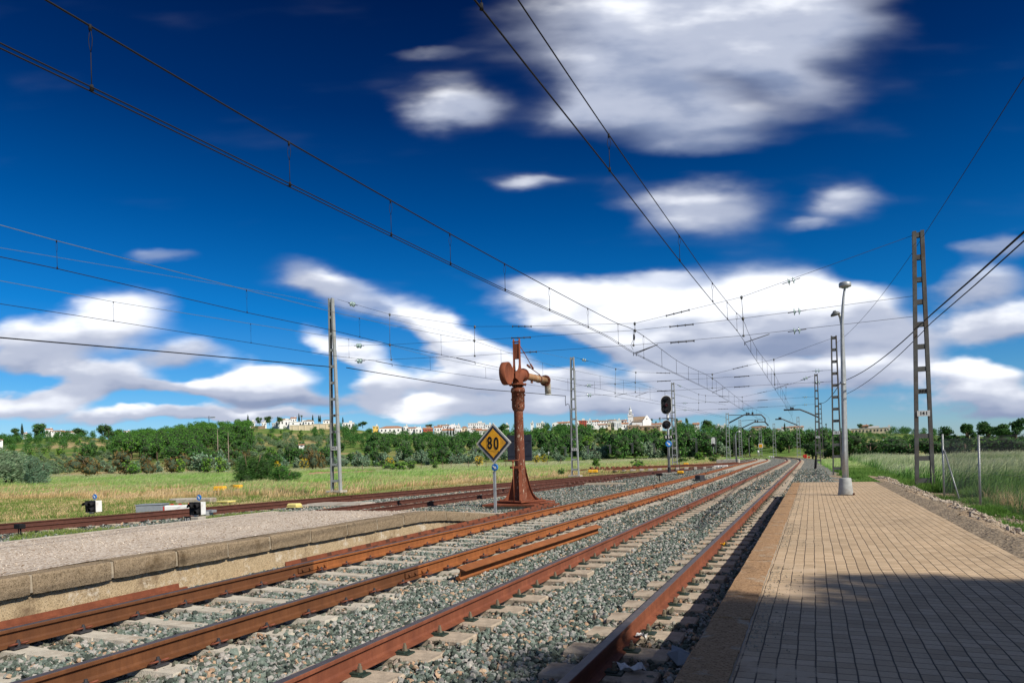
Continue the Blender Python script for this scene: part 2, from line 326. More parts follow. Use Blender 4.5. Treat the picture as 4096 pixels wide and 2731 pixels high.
M['barkp'] = simple('grey_dead_wood', (.30, .24, .19), .95, 0, .3, 6, .3)
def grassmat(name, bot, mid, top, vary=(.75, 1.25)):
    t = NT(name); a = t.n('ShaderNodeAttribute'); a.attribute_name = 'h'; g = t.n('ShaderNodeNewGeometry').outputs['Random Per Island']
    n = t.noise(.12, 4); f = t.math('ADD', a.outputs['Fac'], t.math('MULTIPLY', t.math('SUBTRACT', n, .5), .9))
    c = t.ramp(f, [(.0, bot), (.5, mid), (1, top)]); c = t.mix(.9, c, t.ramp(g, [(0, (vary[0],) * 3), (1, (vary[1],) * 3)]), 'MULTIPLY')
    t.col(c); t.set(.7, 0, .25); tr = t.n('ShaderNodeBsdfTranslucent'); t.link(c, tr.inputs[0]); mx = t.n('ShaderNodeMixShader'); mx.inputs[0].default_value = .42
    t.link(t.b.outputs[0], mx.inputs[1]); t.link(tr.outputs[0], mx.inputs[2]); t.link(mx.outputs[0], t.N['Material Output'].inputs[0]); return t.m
M['g_tall'] = grassmat('tall_seeding_grass', (.14, .36, .05), (.32, .58, .12), (.70, .74, .36))
M['g_dry'] = grassmat('dry_straw_grass', (.40, .32, .13), (.72, .53, .28), (.88, .70, .45))
M['g_short'] = grassmat('short_green_grass', (.10, .17, .03), (.20, .31, .06), (.42, .44, .16))
M['g_lush'] = grassmat('lush_green_grass', (.05, .14, .02), (.10, .24, .035), (.22, .36, .08))
M['g_seedr'] = grassmat('green_stemmed_seed_grass', (.04, .13, .02), (.16, .34, .07), (.84, .82, .55))
M['g_seed'] = grassmat('pale_seed_head_grass', (.14, .28, .06), (.48, .52, .24), (.92, .86, .64))
M['concrete_g'] = simple('grey_cast_concrete', (.33, .345, .34), .9, 0, .22, 9, .4, dirt=(.22, .20, .17))
M['stones_w'] = simple('pale_rubble_stone', (.40, .34, .27), .95, 0, .35, 14, .4)
M['wallw'] = simple('whitewash', (.80, .80, .79), .9, 0, .06, .8)
M['wallc'] = simple('cream_wall', (.66, .56, .40), .9, 0, .1, .8)
M['wally'] = simple('ochre_wall', (.72, .48, .12), .9, 0, .1, .8)
M['wallr'] = simple('red_wall', (.42, .08, .05), .9, 0, .15, .8)
M['wallb'] = simple('brown_wall', (.34, .24, .16), .95, 0, .25, .6)
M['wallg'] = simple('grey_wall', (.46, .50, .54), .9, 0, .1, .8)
M['roof'] = simple('terracotta_tiles', (.36, .17, .09), .95, 0, .25, 1.5)
M['roof2'] = simple('weathered_roof_tiles', (.28, .20, .13), .95, 0, .25, 1.5)
M['roofw'] = simple('pale_flat_roof', (.62, .60, .56), .95, 0, .1, 1)
M['window'] = simple('dark_window', (.05, .055, .06), .3, 0, .2, 1)
# ------------------------------------------------------------------ alignment
def sstep(a, b, x):
    t = min(1, max(0, (x - a) / (b - a))); return t * t * (3 - 2 * t)
def curve(y, y0=98., R=500.):
    if y <= y0: return 0.0
    d = min(y - y0, R * .98); return -(R - math.sqrt(R * R - d * d))
def axA(y): return -2.33 + curve(y)
def axB(y): return -5.79 - 1.25 * sstep(22, 98, y) + curve(y)
def spl(pts):
    xs = [p[0] for p in pts]; ys = [p[1] for p in pts]; n = len(pts)
    sl = [0] * n
    for i in range(n):
        a = max(0, i - 1); b = min(n - 1, i + 1); sl[i] = (ys[b] - ys[a]) / (xs[b] - xs[a])
    def f(y):
        if y <= xs[0]: return ys[0] + sl[0] * (y - xs[0])
        if y >= xs[-1]: return ys[-1] + sl[-1] * (y - xs[-1])
        i = max(k for k in range(n - 1) if xs[k] <= y); h = xs[i + 1] - xs[i]; t = (y - xs[i]) / h
        return (2*t**3-3*t*t+1)*ys[i] + (t**3-2*t*t+t)*h*sl[i] + (-2*t**3+3*t*t)*ys[i+1] + (t**3-t*t)*h*sl[i+1]
    return f
_d = spl([(10, -13.95), (20, -13.85), (28, -13.5), (46, -12.45), (60, -11.85), (85, -10.6), (108, -9.7), (135, -9.9)])
def axD(y): return _d(y) if y < 130 else axB(y) + (_d(130) - axB(130)) * max(0, 1 - (y - 130) / 40)
_c = spl([(2, -23.4), (12, -21.1), (20, -19.75), (29, -18.35), (40, -16.3), (52, -13.9), (62, -12.15), (70, -11.4)])
def axC(y): return _c(y)
ZM, ZS = 0.0, -0.1
# ------------------------------------------------------------------ rails
PROF = [(-.034, -.002), (-.030, 0), (.030, 0), (.034, -.002), (.036, -.008), (.036, -.030), (.011, -.044), (.008, -.06), (.008, -.118), (.014, -.138), (.066, -.150), (.070, -.152), (.070, -.160),
        (-.070, -.160), (-.070, -.152), (-.066, -.150), (-.014, -.138), (-.008, -.118), (-.008, -.06), (-.011, -.044), (-.036, -.030), (-.036, -.008)]
def sweep_rail(path, z0, roll=0.0, matfn=None, prof=PROF, zc=0.0):
    b = MB(); n = len(prof); cr, sr = cos(roll), sin(roll)
    for i, (x, y) in enumerate(path):
        x2, y2 = path[min(i + 1, len(path) - 1)]; x1, y1 = path[max(i - 1, 0)]; L = math.hypot(x2 - x1, y2 - y1); nx, ny = (y2 - y1) / L, -(x2 - x1) / L
        for (px, pz) in prof:
            q = px * cr - (pz - zc) * sr; r = px * sr + (pz - zc) * cr; b.v.append((x + nx * q, y + ny * q, z0 + r))
    for i in range(len(path) - 1):
        for k in range(n):
            b.f.append((i * n + k, i * n + (k + 1) % n, (i + 1) * n + (k + 1) % n, (i + 1) * n + k)); b.m.append(matfn(i, k)); b.sm.append(False)
    b.f.append(tuple(range(n - 1, -1, -1))); b.m.append(0); b.sm.append(False)
    b.f.append(tuple((len(path) - 1) * n + k for k in range(n))); b.m.append(0); b.sm.append(False)
    return b
def rail_path(ax, off, y0, y1, step=2.0):
    out = []; y = y0
    while y < y1 + .01:
        x = ax(y); dx = (ax(y + .5) - ax(y - .5)); L = math.hypot(dx, 1); out.append((x + off / L, y - off * dx / L)); y += step if y < 90 else step * 1.5
    return out
headmat = lambda i, k: 1 if k in (0, 1, 2) else 0
def fishplate(parent, x, y, z, mat):
    b = MB()
    for s in (-1, 1):
        b.box((x + s * .022, y, z - .09), (.022, .62, .072), bev=.004)
        for k in (-.24, -.09, .09, .24): b.lathe((x + s * .03, y + k, z - .09), (s, 0, 0), [(0, .016), (.03, .016), (.031, .012)], 6)
    return b.build('fishplate', mat, parent)
# ---- sleepers and clips
def sleeper_twin():
    b = MB()
    for s in (-1, 1): b.box((s * .87, 0, -.24), (.84, .29, .16), taper=.93, bev=.012)
    b.box((0, 0, -.27), (1.0, .05, .05)); return b
def sleeper_mono():
    b = MB()
    for s in (-1, 1):
        b.hexa([(s * .45, -.15, -.34), (s * 1.3, -.15, -.34), (s * 1.3, .15, -.34), (s * .45, .15, -.34)][::s], [(s * .5, -.10, -.178), (s * 1.28, -.115, -.166), (s * 1.28, .115, -.166), (s * .5, .10, -.178)][::s])
    b.hexa([(-.45, -.13, -.34), (.45, -.13, -.34), (.45, .13, -.34), (-.45, .13, -.34)], [(-.5, -.09, -.1785), (.5, -.09, -.1785), (.5, .09, -.1785), (-.5, .09, -.1785)]); return b
def sleeper_wood():
    b = MB(); b.box((0, 0, -.225), (2.5, .24, .13), bev=.01); return b
def clip_a(s, rs):       # s side of rail, rs rail
    b = MB(); x = rs * .87 + s * .115
    b.box((x, 0, -.158), (.13, .115, .022), bev=.005); b.box((x - s * .02, 0, -.142), (.085, .095, .016), bev=.004)
    b.lathe((x, 0, -.136), (0, 0, 1), [(0, .026), (.012, .026), (.014, .019), (.04, .019), (.042, .012), (.06, .012)], 6, mi=1, smooth=False); return b
def clip_b(s, rs):
    b = MB(); x = rs * .87 + s * .11
    b.box((x, 0, -.155), (.11, .13, .016), mi=1)
    for k in (-1, 1):
        pts = [(x - s * .055, k * .01, -.138)] + [(x + s * (.012 + .036 * cos(a)), k * (.048 + .030 * sin(a)), -.128 + .012 * cos(a)) for a in np.linspace(pi, -pi * .9, 10)]
        b.tube(pts, .0085, 6)
    b.lathe((x + s * .005, 0, -.147), (0, 0, 1), [(0, .022), (.035, .022), (.036, .013), (.055, .013)], 6, mi=1, smooth=False); return b
def clip_small(s, rs):
    b = MB(); x = rs * .87 + s * .10; b.box((x, 0, -.148), (.09, .09, .035), taper=.7); b.lathe((x, 0, -.13), (0, 0, 1), [(0, .02), (.035, .018)], 6); return b
def make_track(nm, label, ax, z, y0, y1, railm, slm, sleeperfn, clipfn, clipm, ys0, nclip, nsl=100, pitch=.6, head='steel_head', fish=(), left_m=None, vis=True):
    root = empty('railway_track', (0, 0, 0), label, 'railway track')
    rails = []
    for s in (-1, 1):
        p = rail_path(ax, s * .87, y0, y1); rails.append(sweep_rail(p, z, 0, headmat).build('rail', [M[railm], M[head]], root))
    for (s, y) in fish: fishplate(rails[0 if s < 0 else 1], ax(y) + s * .87, y, z, M[railm])
    bs = sleeperfn(); me = None; cl = {}
    V = np.array(bs.v); y = ys0; k = 0; restV = []; restF = []
    sm0 = None
    while y < min(y1 - 1, 230):
        ang = math.atan2(-(ax(y + .5) - ax(y - .5)), 1)
        if k < nsl:
            if sm0 is None:
                o = bs.build('sleeper', M[slm], root); sm0 = o.data
            else:
                o = bpy.data.objects.new('sleeper', sm0); COL.objects.link(o); o.parent = root
            o.location = (ax(y) + random.uniform(-.015, .015), y, z + random.uniform(-.004, .002)); o.rotation_euler = (0, 0, ang + random.uniform(-.008, .008))
            if k < nclip:
                for rs in (-1, 1):
                    for s in (-1, 1):
                        if (rs, s) not in cl:
                            c = clipfn(s, rs).build('rail_clip', [M[m] for m in clipm], o); cl[(rs, s)] = c.data
                        else:
                            c = bpy.data.objects.new('rail_clip', cl[(rs, s)]); COL.objects.link(c); c.parent = o
        else:
            restV.append((ax(y), y, ang))
        y += pitch; k += 1
    if restV:
        b = MB()
        for (x, yy, ang) in restV:
            ca, sa = cos(ang), sin(ang); b.add([(x + p[0] * ca - p[1] * sa, yy + p[0] * sa + p[1] * ca, z + p[2]) for p in bs.v], bs.f)
        tag(b.build('far_sleepers', M[slm], root), kind='stuff')
    # clips beyond the near ones: too small to part, one piece
    b = MB(); cc = {(rs, s): clip_small(s, rs) for rs in (-1, 1) for s in (-1, 1)}; y = ys0 + nclip * pitch; k = nclip
    while y < min(75, y1 - 1):
        for key, q in cc.items(): b.add([(ax(y) + p[0], y + p[1], z + p[2]) for p in q.v], q.f)
        y += pitch
    if b.v: tag(b.build('far_rail_clips', M[clipm[-1] if clipm[0] == 'clip_green' else clipm[0]], root), kind='stuff')
    return root
trA = make_track('A', 'red-railed main track right beside the brick-paved platform, with green bolted clips', axA, ZM, -2.5, 330, 'rail_red', 'sleeper', sleeper_twin, clip_a, ('clip_green', 'bolt'), 1.27, 42, fish=((1, 19.4), (-1, 19.9), (-1, 25.6), (1, 33.5)))
trB = make_track('B', 'orange-rusted main track in the middle, with pale sleepers and red spring clips', axB, ZM, -2.5, 330, 'rail_org', 'sleeper_w', sleeper_mono, clip_b, ('clip_red', 'darkgrey'), .98, 42, fish=((-1, 8.1), (1, 8.1), (1, 20.1), (-1, 22.7)))
trD = make_track('D', 'dark rusty siding whose rails emerge behind the end of the gravel platform', axD, ZS, 16, 165, 'rail_dark', 'sleeper', sleeper_wood, clip_small, ('rail_dark',), 16.3, 0, fish=((-1, 31), (1, 36)), head='rail_dark')
trC = make_track('C', 'outermost dark rusty siding running past the two dwarf signals', axC, ZS, 2, 69, 'rail_dark', 'sleeper', sleeper_wood, clip_small, ('rail_dark',), 2.3, 0, fish=((1, 24), (-1, 27)), head='rail_dark')
# check rail and frog by the turnout
rr = bpy.data.objects.new('turnout_crossing', MB().build('tmp', M['rail_dark']).data); bpy.data.objects.remove(bpy.data.objects['tmp'])
b = MB()
for y in np.arange(40, 60, .75): b.box((axD(y) - .75, y, -.17), (.26, .3, .10), taper=.6)
b.box((axD(52) - .3, 52, -.13), (.8, .5, .06)); b.box((axD(50.4) - .3, 50.4, -.12), (.5, .35, .09)); b.box((axD(49) - .1, 49, -.12), (1.0, .12, .05))
o = b.build('turnout_chairs', M['rail_dark'], trD)
bpy.data.objects.remove(rr)
# ---- loose rails lying on their sides
def lay_rail(label, p0, p1, z, roll, m1, m2, zc, every=0):
    L = math.hypot(p1[0] - p0[0], p1[1] - p0[1]); ts = [0]; marks = []
    if every:
        y = .35
        while y < L - .2: ts += [y, y + random.uniform(.11, .16)]; marks.append(len(ts) - 2); y += every * random.uniform(.9, 1.1)
    else:
        k = int(L / .8)
        ts += [L * (i + 1) / (k + 1) for i in range(k)]
    ts.append(L); path = [(p0[0] + (p1[0] - p0[0]) * t / L, p0[1] + (p1[1] - p0[1]) * t / L) for t in ts]
    o = sweep_rail(path, z, roll, lambda i, k: (1 if i in marks and random.random() < .85 else 0), zc=zc).build('loose_rail', [M[m1], M[m2]])
    return tag(o, label, 'loose rail', 'loose rails lying beside the tracks')
lay_rail('longest loose rail, lying on its side past the foot of the yellow speed sign', (-7.25, 8.3), (-7.72, 21.6), -.135, pi / 2 * -1, 'rail_plate', 'rail_dblack', -.09, every=.62)
lay_rail('loose rail at the foot of the platform wall, cut off by the left picture edge', (-7.2, 2.6), (-7.28, 6.4), -.12, -pi / 2, 'rail_plate', 'rail_plate', -.09)
lay_rail('bright orange loose rail lying upside down between the two main tracks', (-4.27, 8.1), (-4.06, 13.8), -.10, pi - .35, 'rail_org', 'rail_org', -.08)
# ------------------------------------------------------------------ ground sheets
g = MB(); S = 4000
g.add([(-S, -S, -.34), (S, -S, -.34), (S, S, -.34), (-S, S, -.34)], [(0, 1, 2, 3)]); gr = tag(g.build('ground', M['field']), kind='structure')
def strip(xl, xr, ys, zfn, nx):
    V = []; F = []
    for i, y in enumerate(ys):
        a, b_ = xl(y), xr(y)
        for j in range(nx + 1):
            x = a + (b_ - a) * j / nx; V.append((x, y, zfn(x, y)))
    for i in range(len(ys) - 1):
        for j in range(nx):
            k = i * (nx + 1) + j; F.append((k, k + 1, k + nx + 2, k + nx + 1))
    return np.array(V), np.array(F)
def zbal(x, y):
    if y > 98: x = x - curve(y)
    e = sstep(-12.2, -11.2, x) if x > -30 else 0
    z = -.32 + .095 * e
    if x > -.2 and y > 25.5: z -= .10 * sstep(.2, 2.2, x)
    return z
def xl_b(y): return axC(y) - 1.75 if y < 66 else min(axD(y) - 2.2, axC(66) - 1.75 + (y - 66) * .05) if y < 100 else axD(y) - 2.6
def xr_b(y): return 2.2 if y < 60 else 2.2 - .9 * sstep(60, 98, y) + curve(y) + 0
ys = list(np.arange(-6, 60, .6)) + list(np.arange(60, 335, 2.5))
V, F = strip(xl_b, xr_b, ys, zbal, 50)
tag(npmesh('ballast_bed', V, F, M['ballast']), kind='structure')
# ---- stones
def ico():
    t = (1 + 5 ** .5) / 2
    v = np.array([(-1, t, 0), (1, t, 0), (-1, -t, 0), (1, -t, 0), (0, -1, t), (0, 1, t), (0, -1, -t), (0, 1, -t), (t, 0, -1), (t, 0, 1), (-t, 0, -1), (-t, 0, 1)]); v /= np.linalg.norm(v[0])
    f = np.array([(0, 11, 5), (0, 5, 1), (0, 1, 7), (0, 7, 10), (0, 10, 11), (1, 5, 9), (5, 11, 4), (11, 10, 2), (10, 7, 6), (7, 1, 8), (3, 9, 4), (3, 4, 2), (3, 2, 6), (3, 6, 8), (3, 8, 9), (4, 9, 5), (2, 4, 11), (6, 2, 10), (8, 6, 7), (9, 8, 1)])
    return v, f
ICO = ico()
OCT = (np.array([(1, 0, 0), (-1, 0, 0), (0, 1, 0), (0, -1, 0), (0, 0, 1), (0, 0, -1)], float), np.array([(0, 2, 4), (2, 1, 4), (1, 3, 4), (3, 0, 4), (2, 0, 5), (1, 2, 5), (3, 1, 5), (0, 3, 5)]))
CUB = (np.array([(x, y, z) for z in (-1, 1) for y in (-1, 1) for x in (-1, 1)], float) * .62, None)
def scatter(name, P, R, base, mats, flat=.75, jit=.36, label=None, parent=None, kind='stuff', at=None):
    v, f = base; n = len(P); k = len(v)
    T = v[None] * (1 + RNG.uniform(-jit, jit, (n, k, 1))) + RNG.uniform(-jit * .45, jit * .45, (n, k, 3)); T = T * RNG.uniform(.62, 1.25, (n, 1, 3)); T[:, :, 2] *= flat
    q = RNG.normal(size=(n, 4)); q /= np.linalg.norm(q, axis=1, keepdims=True); w, x, y, z = q.T
    Rm = np.stack([np.stack([1 - 2 * (y * y + z * z), 2 * (x * y - z * w), 2 * (x * z + y * w)], -1), np.stack([2 * (x * y + z * w), 1 - 2 * (x * x + z * z), 2 * (y * z - x * w)], -1), np.stack([2 * (x * z - y * w), 2 * (y * z + x * w), 1 - 2 * (x * x + y * y)], -1)], 1)
    T = np.einsum('nij,nkj->nki', Rm, T) * R[:, None, None] + P[:, None, :]
    FF = (f[None] + (np.arange(n) * k)[:, None, None]).reshape(-1, 3)
    return npmesh(name, T.reshape(-1, 3), FF, mats, parent, attr=None if at is None else np.repeat(at, k))
def in_view(P, m=60):
    w = P[:, 0] * FW[0] + P[:, 1] * FW[1]; d = P - np.array((0, 0, CH)); w2 = np.maximum(w, .3)
    u = PX + FPX * (d @ np.array(RR)) / w2; v = PY - FPX * (d @ np.array(UU)) / w2
    return (w > .5) & (u > -m) & (u < 4096 + m) & (v < 2731 + m * 2), w
vaxA, vaxB, vaxC, vaxD = (np.vectorize(q, otypes=[float]) for q in (axA, axB, axC, axD))
vzb = np.vectorize(zbal, otypes=[float]); vxl = np.vectorize(xl_b, otypes=[float]); vxr = np.vectorize(xr_b, otypes=[float])
def ballast_pts(y0, y1, dens, rmin, rmax, xlo=-20, xhi=2.0):
    n = int((xhi - xlo) * (y1 - y0) * dens); P = np.zeros((n, 3)); P[:, 0] = RNG.uniform(xlo, xhi, n); P[:, 1] = RNG.uniform(y0, y1, n)
    R = RNG.uniform(rmin, rmax, n) * RNG.choice([1, 1, 1, .75, 1.2], n); x, y = P[:, 0], P[:, 1]
    ok = (x > vxl(y) + .1) & (x < np.minimum(vxr(y), .9))
    ok &= ~((x > -.72) & (y < 25.6)); ok &= ~((x < -7.62) & (x > -11.9) & (y < 15.5))
    ok &= ~((abs(x + 8.7) < .75) & (abs(y - 20.8) < .75))
    lift = RNG.uniform(-.15, .75, n) * R; top = np.zeros(n)
    for ax, z0, kind, p0 in ((vaxA, 0, 'A', 1.27), (vaxB, 0, 'B', .98), (vaxC, -.1, 'S', 2.3), (vaxD, -.1, 'S', 16.3)):
        a = x - ax(y); on = abs(a) < 1.35
        rail = abs(abs(a) - .87) < .085 + R * .5; ok &= ~rail
        ph = abs(((y - p0 + .3) % .6) - .3)
        if kind == 'A': blk = (abs(abs(a) - .87) < .44 + .03 * np.sin(y * 7.3 + a * 3)) & (ph < .132 + R * .35); ok &= ~(blk & (RNG.uniform(size=n) < .96)); top = np.where((abs(abs(a) - .87) < .5) & ~blk & (ph < .17), .012, top)
        elif kind == 'B': blk = (abs(a) < 1.3) & (ph < .10 + R * .2); ok &= ~(blk & (RNG.uniform(size=n) < np.where((a > -.80) & (a < .05 + .25 * np.sin(y * 4.1)), .93, np.where(abs(a - 1.1) < .17, .9, .25)))); top = np.where(blk & (a > 0), .03, top)
        else: blk = (abs(a) < 1.2) & (ph < .10); ok &= ~(blk & (RNG.uniform(size=n) < .6))
        near = (abs(abs(a) - .87) < .16); top = np.where(near & (top <= 0), -.012, top)
    P[:, 2] = vzb(x, y) + lift + top + .012 + .02 * np.sin(x * 3.1 + 1.3 * np.sin(y * 1.7)) * np.sin(y * 2.3)
    v, w = in_view(P, 420); ok &= v
    global SD_; SD_ = np.clip(1 - np.minimum(abs(abs(x - vaxA(y)) - .87), abs(abs(x - vaxB(y)) - .87)) / .42, 0, 1)[ok]
    return P[ok], R[ok], w[ok]
P, R_, w = ballast_pts(1.2, 8.5, 1250, .0155, .029, -7.7, -.7); scatter('ballast_stones', P, R_, ICO, M['stones'], at=SD_).name; nst = len(P)
tag(bpy.data.objects['ballast_stones'], kind='stuff')
def addst(*a, base=OCT, **k):
    global nst
    P, R_, w = ballast_pts(*a); nst += len(P); tag(scatter('ballast_stones', P, R_, base, M['stones'], at=SD_, **k), kind='stuff')
addst(8.5, 15.5, 850, .017, .030, -7.7, -.7, base=ICO)
addst(15.5, 30, 380, .023, .038, -12.2, 1.4)
addst(30, 62, 70, .035, .055, -13, 1.4)
addst(6, 30, 190, .030, .05, -17.6, -11.9)
addst(4, 42, 60, .030, .05, -24, -15)
print('stones', nst)
# ------------------------------------------------------------------ left gravel platform
def zplat(y): return .30 - .42 * sstep(12.6, 18.2, y)
LP = empty('station_platform', (-9.7, 6, -.3), 'gravel-topped station platform with a tan coping, ramping down before the water crane', 'platform')
def P0(b, o): o.location = (-LP.location[0], -LP.location[1], -LP.location[2]); return o
V, F = strip(lambda y: -11.75, lambda y: -7.98, list(np.arange(-6, 18.1, .3)), lambda x, y: zplat(y) - .004 + .012 * sin(x * 2.1 + y) * sin(y * 1.3) + random.uniform(-.002, .002), 14)
o = npmesh('gravel_top', V, F, M['gravelplat'], LP); P0(0, o)
b = MB()
ysw = list(np.arange(-6, 18.1, .5))
for a, c in zip(ysw[:-1], ysw[1:]):
    za, zc = zplat(a) - .225, zplat(c) - .225
    if za > -.36: b.hexa([(-7.98, a, -.4), (-7.79, a, -.4), (-7.79, c, -.4), (-7.98, c, -.4)], [(-7.98, a, za), (-7.79, a, za), (-7.79, c, zc), (-7.98, c, zc)])
P0(0, b.build('render_wall', M['plaster'], LP))
b = MB(); b.hexa([(-11.83, -6, -.4), (-11.75, -6, -.4), (-11.75, 18.0, -.4), (-11.83, 18.0, -.4)], [(-11.83, -6, .302), (-11.75, -6, .302), (-11.75, 13, .302), (-11.83, 13, .302)])
b.v[5] = (-11.75, -6, .302); 
P0(0, b.build('back_edge', M['concrete'], LP))
joints = [-1.2, -.2, .8, 1.8, 2.8, 3.85, 4.85, 5.8, 6.72, 7.6, 8.45, 9.4, 10.4, 11.35, 12.3, 13.2, 14.1, 15.0, 15.9, 16.8]
for j, (a, c) in enumerate(zip(joints[:-1], joints[1:])):
    b = MB(); ny = 10; nz = 4; nxx = 4; g_ = .018; a2, c2 = a + g_, c - g_; dz = random.uniform(-.006, .006); dx = random.uniform(-.008, .008)
    def pt(i, s):   # s along cross section: front bottom -> front top -> back top
        y = a2 + (c2 - a2) * i / ny; zt = zplat(y) + dz; e = .008 if i in (0, ny) else 0
        q = [(-7.72, -.215), (-7.715, -.15), (-7.715, -.08), (-7.72, -.022), (-7.742, 0), (-7.82, .002), (-7.90, .002), (-7.99, 0), (-7.99, -.215)][s]
        r = lambda k: (math.sin(i * 12.9 + s * 78.2 + j * 37.7 + k) * 43758.5) % 1 - .5
        return (q[0] + dx - e + r(0) * .010, y, zt + q[1] + r(1) * .007)
    vs = [pt(i, s) for i in range(ny + 1) for s in range(9)]; fs = [(i * 9 + s, i * 9 + (s + 1) % 9, (i + 1) * 9 + (s + 1) % 9, (i + 1) * 9 + s) for i in range(ny) for s in range(9)]
    fs += [tuple(range(8, -1, -1)), tuple(ny * 9 + s for s in range(9))]; b.add(vs, fs, 0, False); P0(0, b.build('coping_stone', M['cop_l'], LP))
for y in joints:
    b = MB(); z = zplat(y); b.hexa([(-7.98, y - .022, z - .2), (-7.735, y - .022, z - .2), (-7.735, y + .022, z - .2), (-7.98, y + .022, z - .2)], [(-7.98, y - .022, z - .008), (-7.745, y - .022, z - .01), (-7.745, y + .022, z - .01), (-7.98, y + .022, z - .008)])
    P0(0, b.build('mortar_joint', M['mortar'], LP))
# pebbles on the gravel top
n = 2600; P = np.zeros((n, 3)); P[:, 0] = RNG.uniform(-11.6, -8.0, n); P[:, 1] = RNG.uniform(3.5, 15, n); P[:, 2] = [zplat(q) + .002 for q in P[:, 1]]
o = scatter('loose_pebbles', P, RNG.uniform(.006, .016, n), OCT, M['gravelplat'], parent=None); tag(o, kind='stuff')
# white slab corner at the ramp end
# ------------------------------------------------------------------ right paved platform
RP = empty('station_platform', (.6, 10, -.25), 'brick-paved station platform with a brown stone coping, carrying the lamp post', 'platform')
def P1(o): o.location = (-.6, -10, .25); return o
V, F = strip(lambda y: -.385, lambda y: 1.78, list(np.arange(-6, 25.3, .3)) + [25.3], lambda x, y: .316 + .004 * sin(x * 3 + y * .8) * sin(y * 1.1), 20)
P1(npmesh('tile_paving', V, F, M['paver'], RP))
b = MB(); b.box((.64, 9.6, .02), (2.16, 31.2, .58)); P1(b.build('platform_body', M['concrete'], RP))
jy = [-1.0]
while jy[-1] < 25: jy.append(jy[-1] + random.uniform(.72, .92))
jy = [y for y in jy if y < 24.6] + [25.28]
for j, (a, c) in enumerate(zip(jy[:-1], jy[1:])):
    b = MB(); ny = 8; dz = random.uniform(-.004, .004); r = lambda i, s, k: (math.sin(i * 12.9 + s * 78.2 + j * 31.7 + k) * 43758.5) % 1 - .5
    qs = [(-.62, -.3), (-.638, -.12), (-.64, -.02), (-.628, 0), (-.55, .003), (-.46, .003), (-.395, 0), (-.395, -.3)]; m = len(qs)
    vs = [(q[0] + r(i, s, 0) * .007, a + .006 + (c - a - .012) * i / ny, .322 + dz + q[1] + r(i, s, 1) * .004) for i in range(ny + 1) for s, q in enumerate(qs)]
    fs = [(i * m + s, i * m + (s + 1) % m, (i + 1) * m + (s + 1) % m, (i + 1) * m + s) for i in range(ny) for s in range(m)] + [tuple(range(m - 1, -1, -1)), tuple(ny * m + s for s in range(m))]
    b.add(vs, fs); P1(b.build('coping_stone', M['cop_r'], RP))
b = MB(); b.box((-.5, 9.6, -.13), (.22, 31.2, .3)); b.box((-.5, 9.6, .165), (.2, 31.1, .29)); P1(b.build('platform_wall', M['plaster'], RP))
for y in jy: b = MB(); b.box((-.51, y, .308), (.225, .014, .016)); P1(b.build('mortar_joint', M['mortar'], RP))
# edge strip and slope right of the platform
def zr(x, y):
    e = 1.78 + .45 + .10 * sin(y * .9) + .05 * sin(y * 2.7 + 1); k = sstep(e, e + 1.3, x)
    return .305 - .50 * k + .03 * sin(x * 5.1 + y * 3.3) * sin(y * 4.1 + x) * min(1, max(0, (x - 1.8) * 2)) + .012 * sin(x * 17 + y * 13) * sin(y * 19)
V, F = strip(lambda y: 1.765, lambda y: 2.25 + .10 * sin(y * .9) + .05 * sin(y * 2.7 + 1) + .03 * sin(y * 9), list(np.arange(-6, 25.5, .12)), lambda x, y: .296 + .012 * sin(x * 21 + y * 11) * sin(y * 17) - (.02 if x > 2.2 else 0), 6)
tag(npmesh('asphalt_strip', V, F, M['asphalt']), kind='structure')
V, F = strip(lambda y: 2.05, lambda y: 9, list(np.arange(-6, 32, .2)), lambda x, y: zr(x, y) - .03 + (-.06 if x > 6 else 0), 40)
tag(npmesh('stony_bank', V, F, M['dirt']), kind='structure')
V, F = strip(lambda y: .6 if y > 26.2 else 1.3, lambda y: 9, list(np.arange(25.35, 60, .4)), lambda x, y: -.285 + .05 * sin(x * 1.3 + y * .4) * sin(y * .7) + .12 * sstep(1.2, 3, x) * (1 - sstep(25, 40, y)), 24)
tag(npmesh('stony_bank', V, F, M['dirt']), kind='structure')
n = 5200; P = np.zeros((n, 3)); P[:, 0] = 2.3 + np.where(RNG.uniform(size=n) < .5, RNG.gamma(1.5, .7, n), RNG.uniform(0, 2.6, n)); P[:, 1] = RNG.uniform(5, 31, n); P[:, 2] = [zr(a, c) - .015 for a, c in P[:, :2]]
k, w = in_view(P); P = P[k]; tag(scatter('pale_rubble', P, RNG.choice([.012, .018, .026, .04], len(P)) * RNG.uniform(.7, 1.3, len(P)), ICO, M['stones_w'] if 'stones_w' in M else M['mortar'], flat=.6), kind='stuff')
# sand grains along the coping joint
n = 2500; P = np.zeros((n, 3)); P[:, 0] = -.37 + RNG.gamma(1.2, .07, n); P[:, 1] = RNG.uniform(3.2, 22, n); P[:, 2] = .319
P = P[np.sin(P[:, 1] * 3.1) + np.sin(P[:, 1] * 1.3 + 1) > -.2]; tag(scatter('sand_grains', P, RNG.uniform(.003, .008, len(P)), OCT, M['mortar']), kind='stuff')
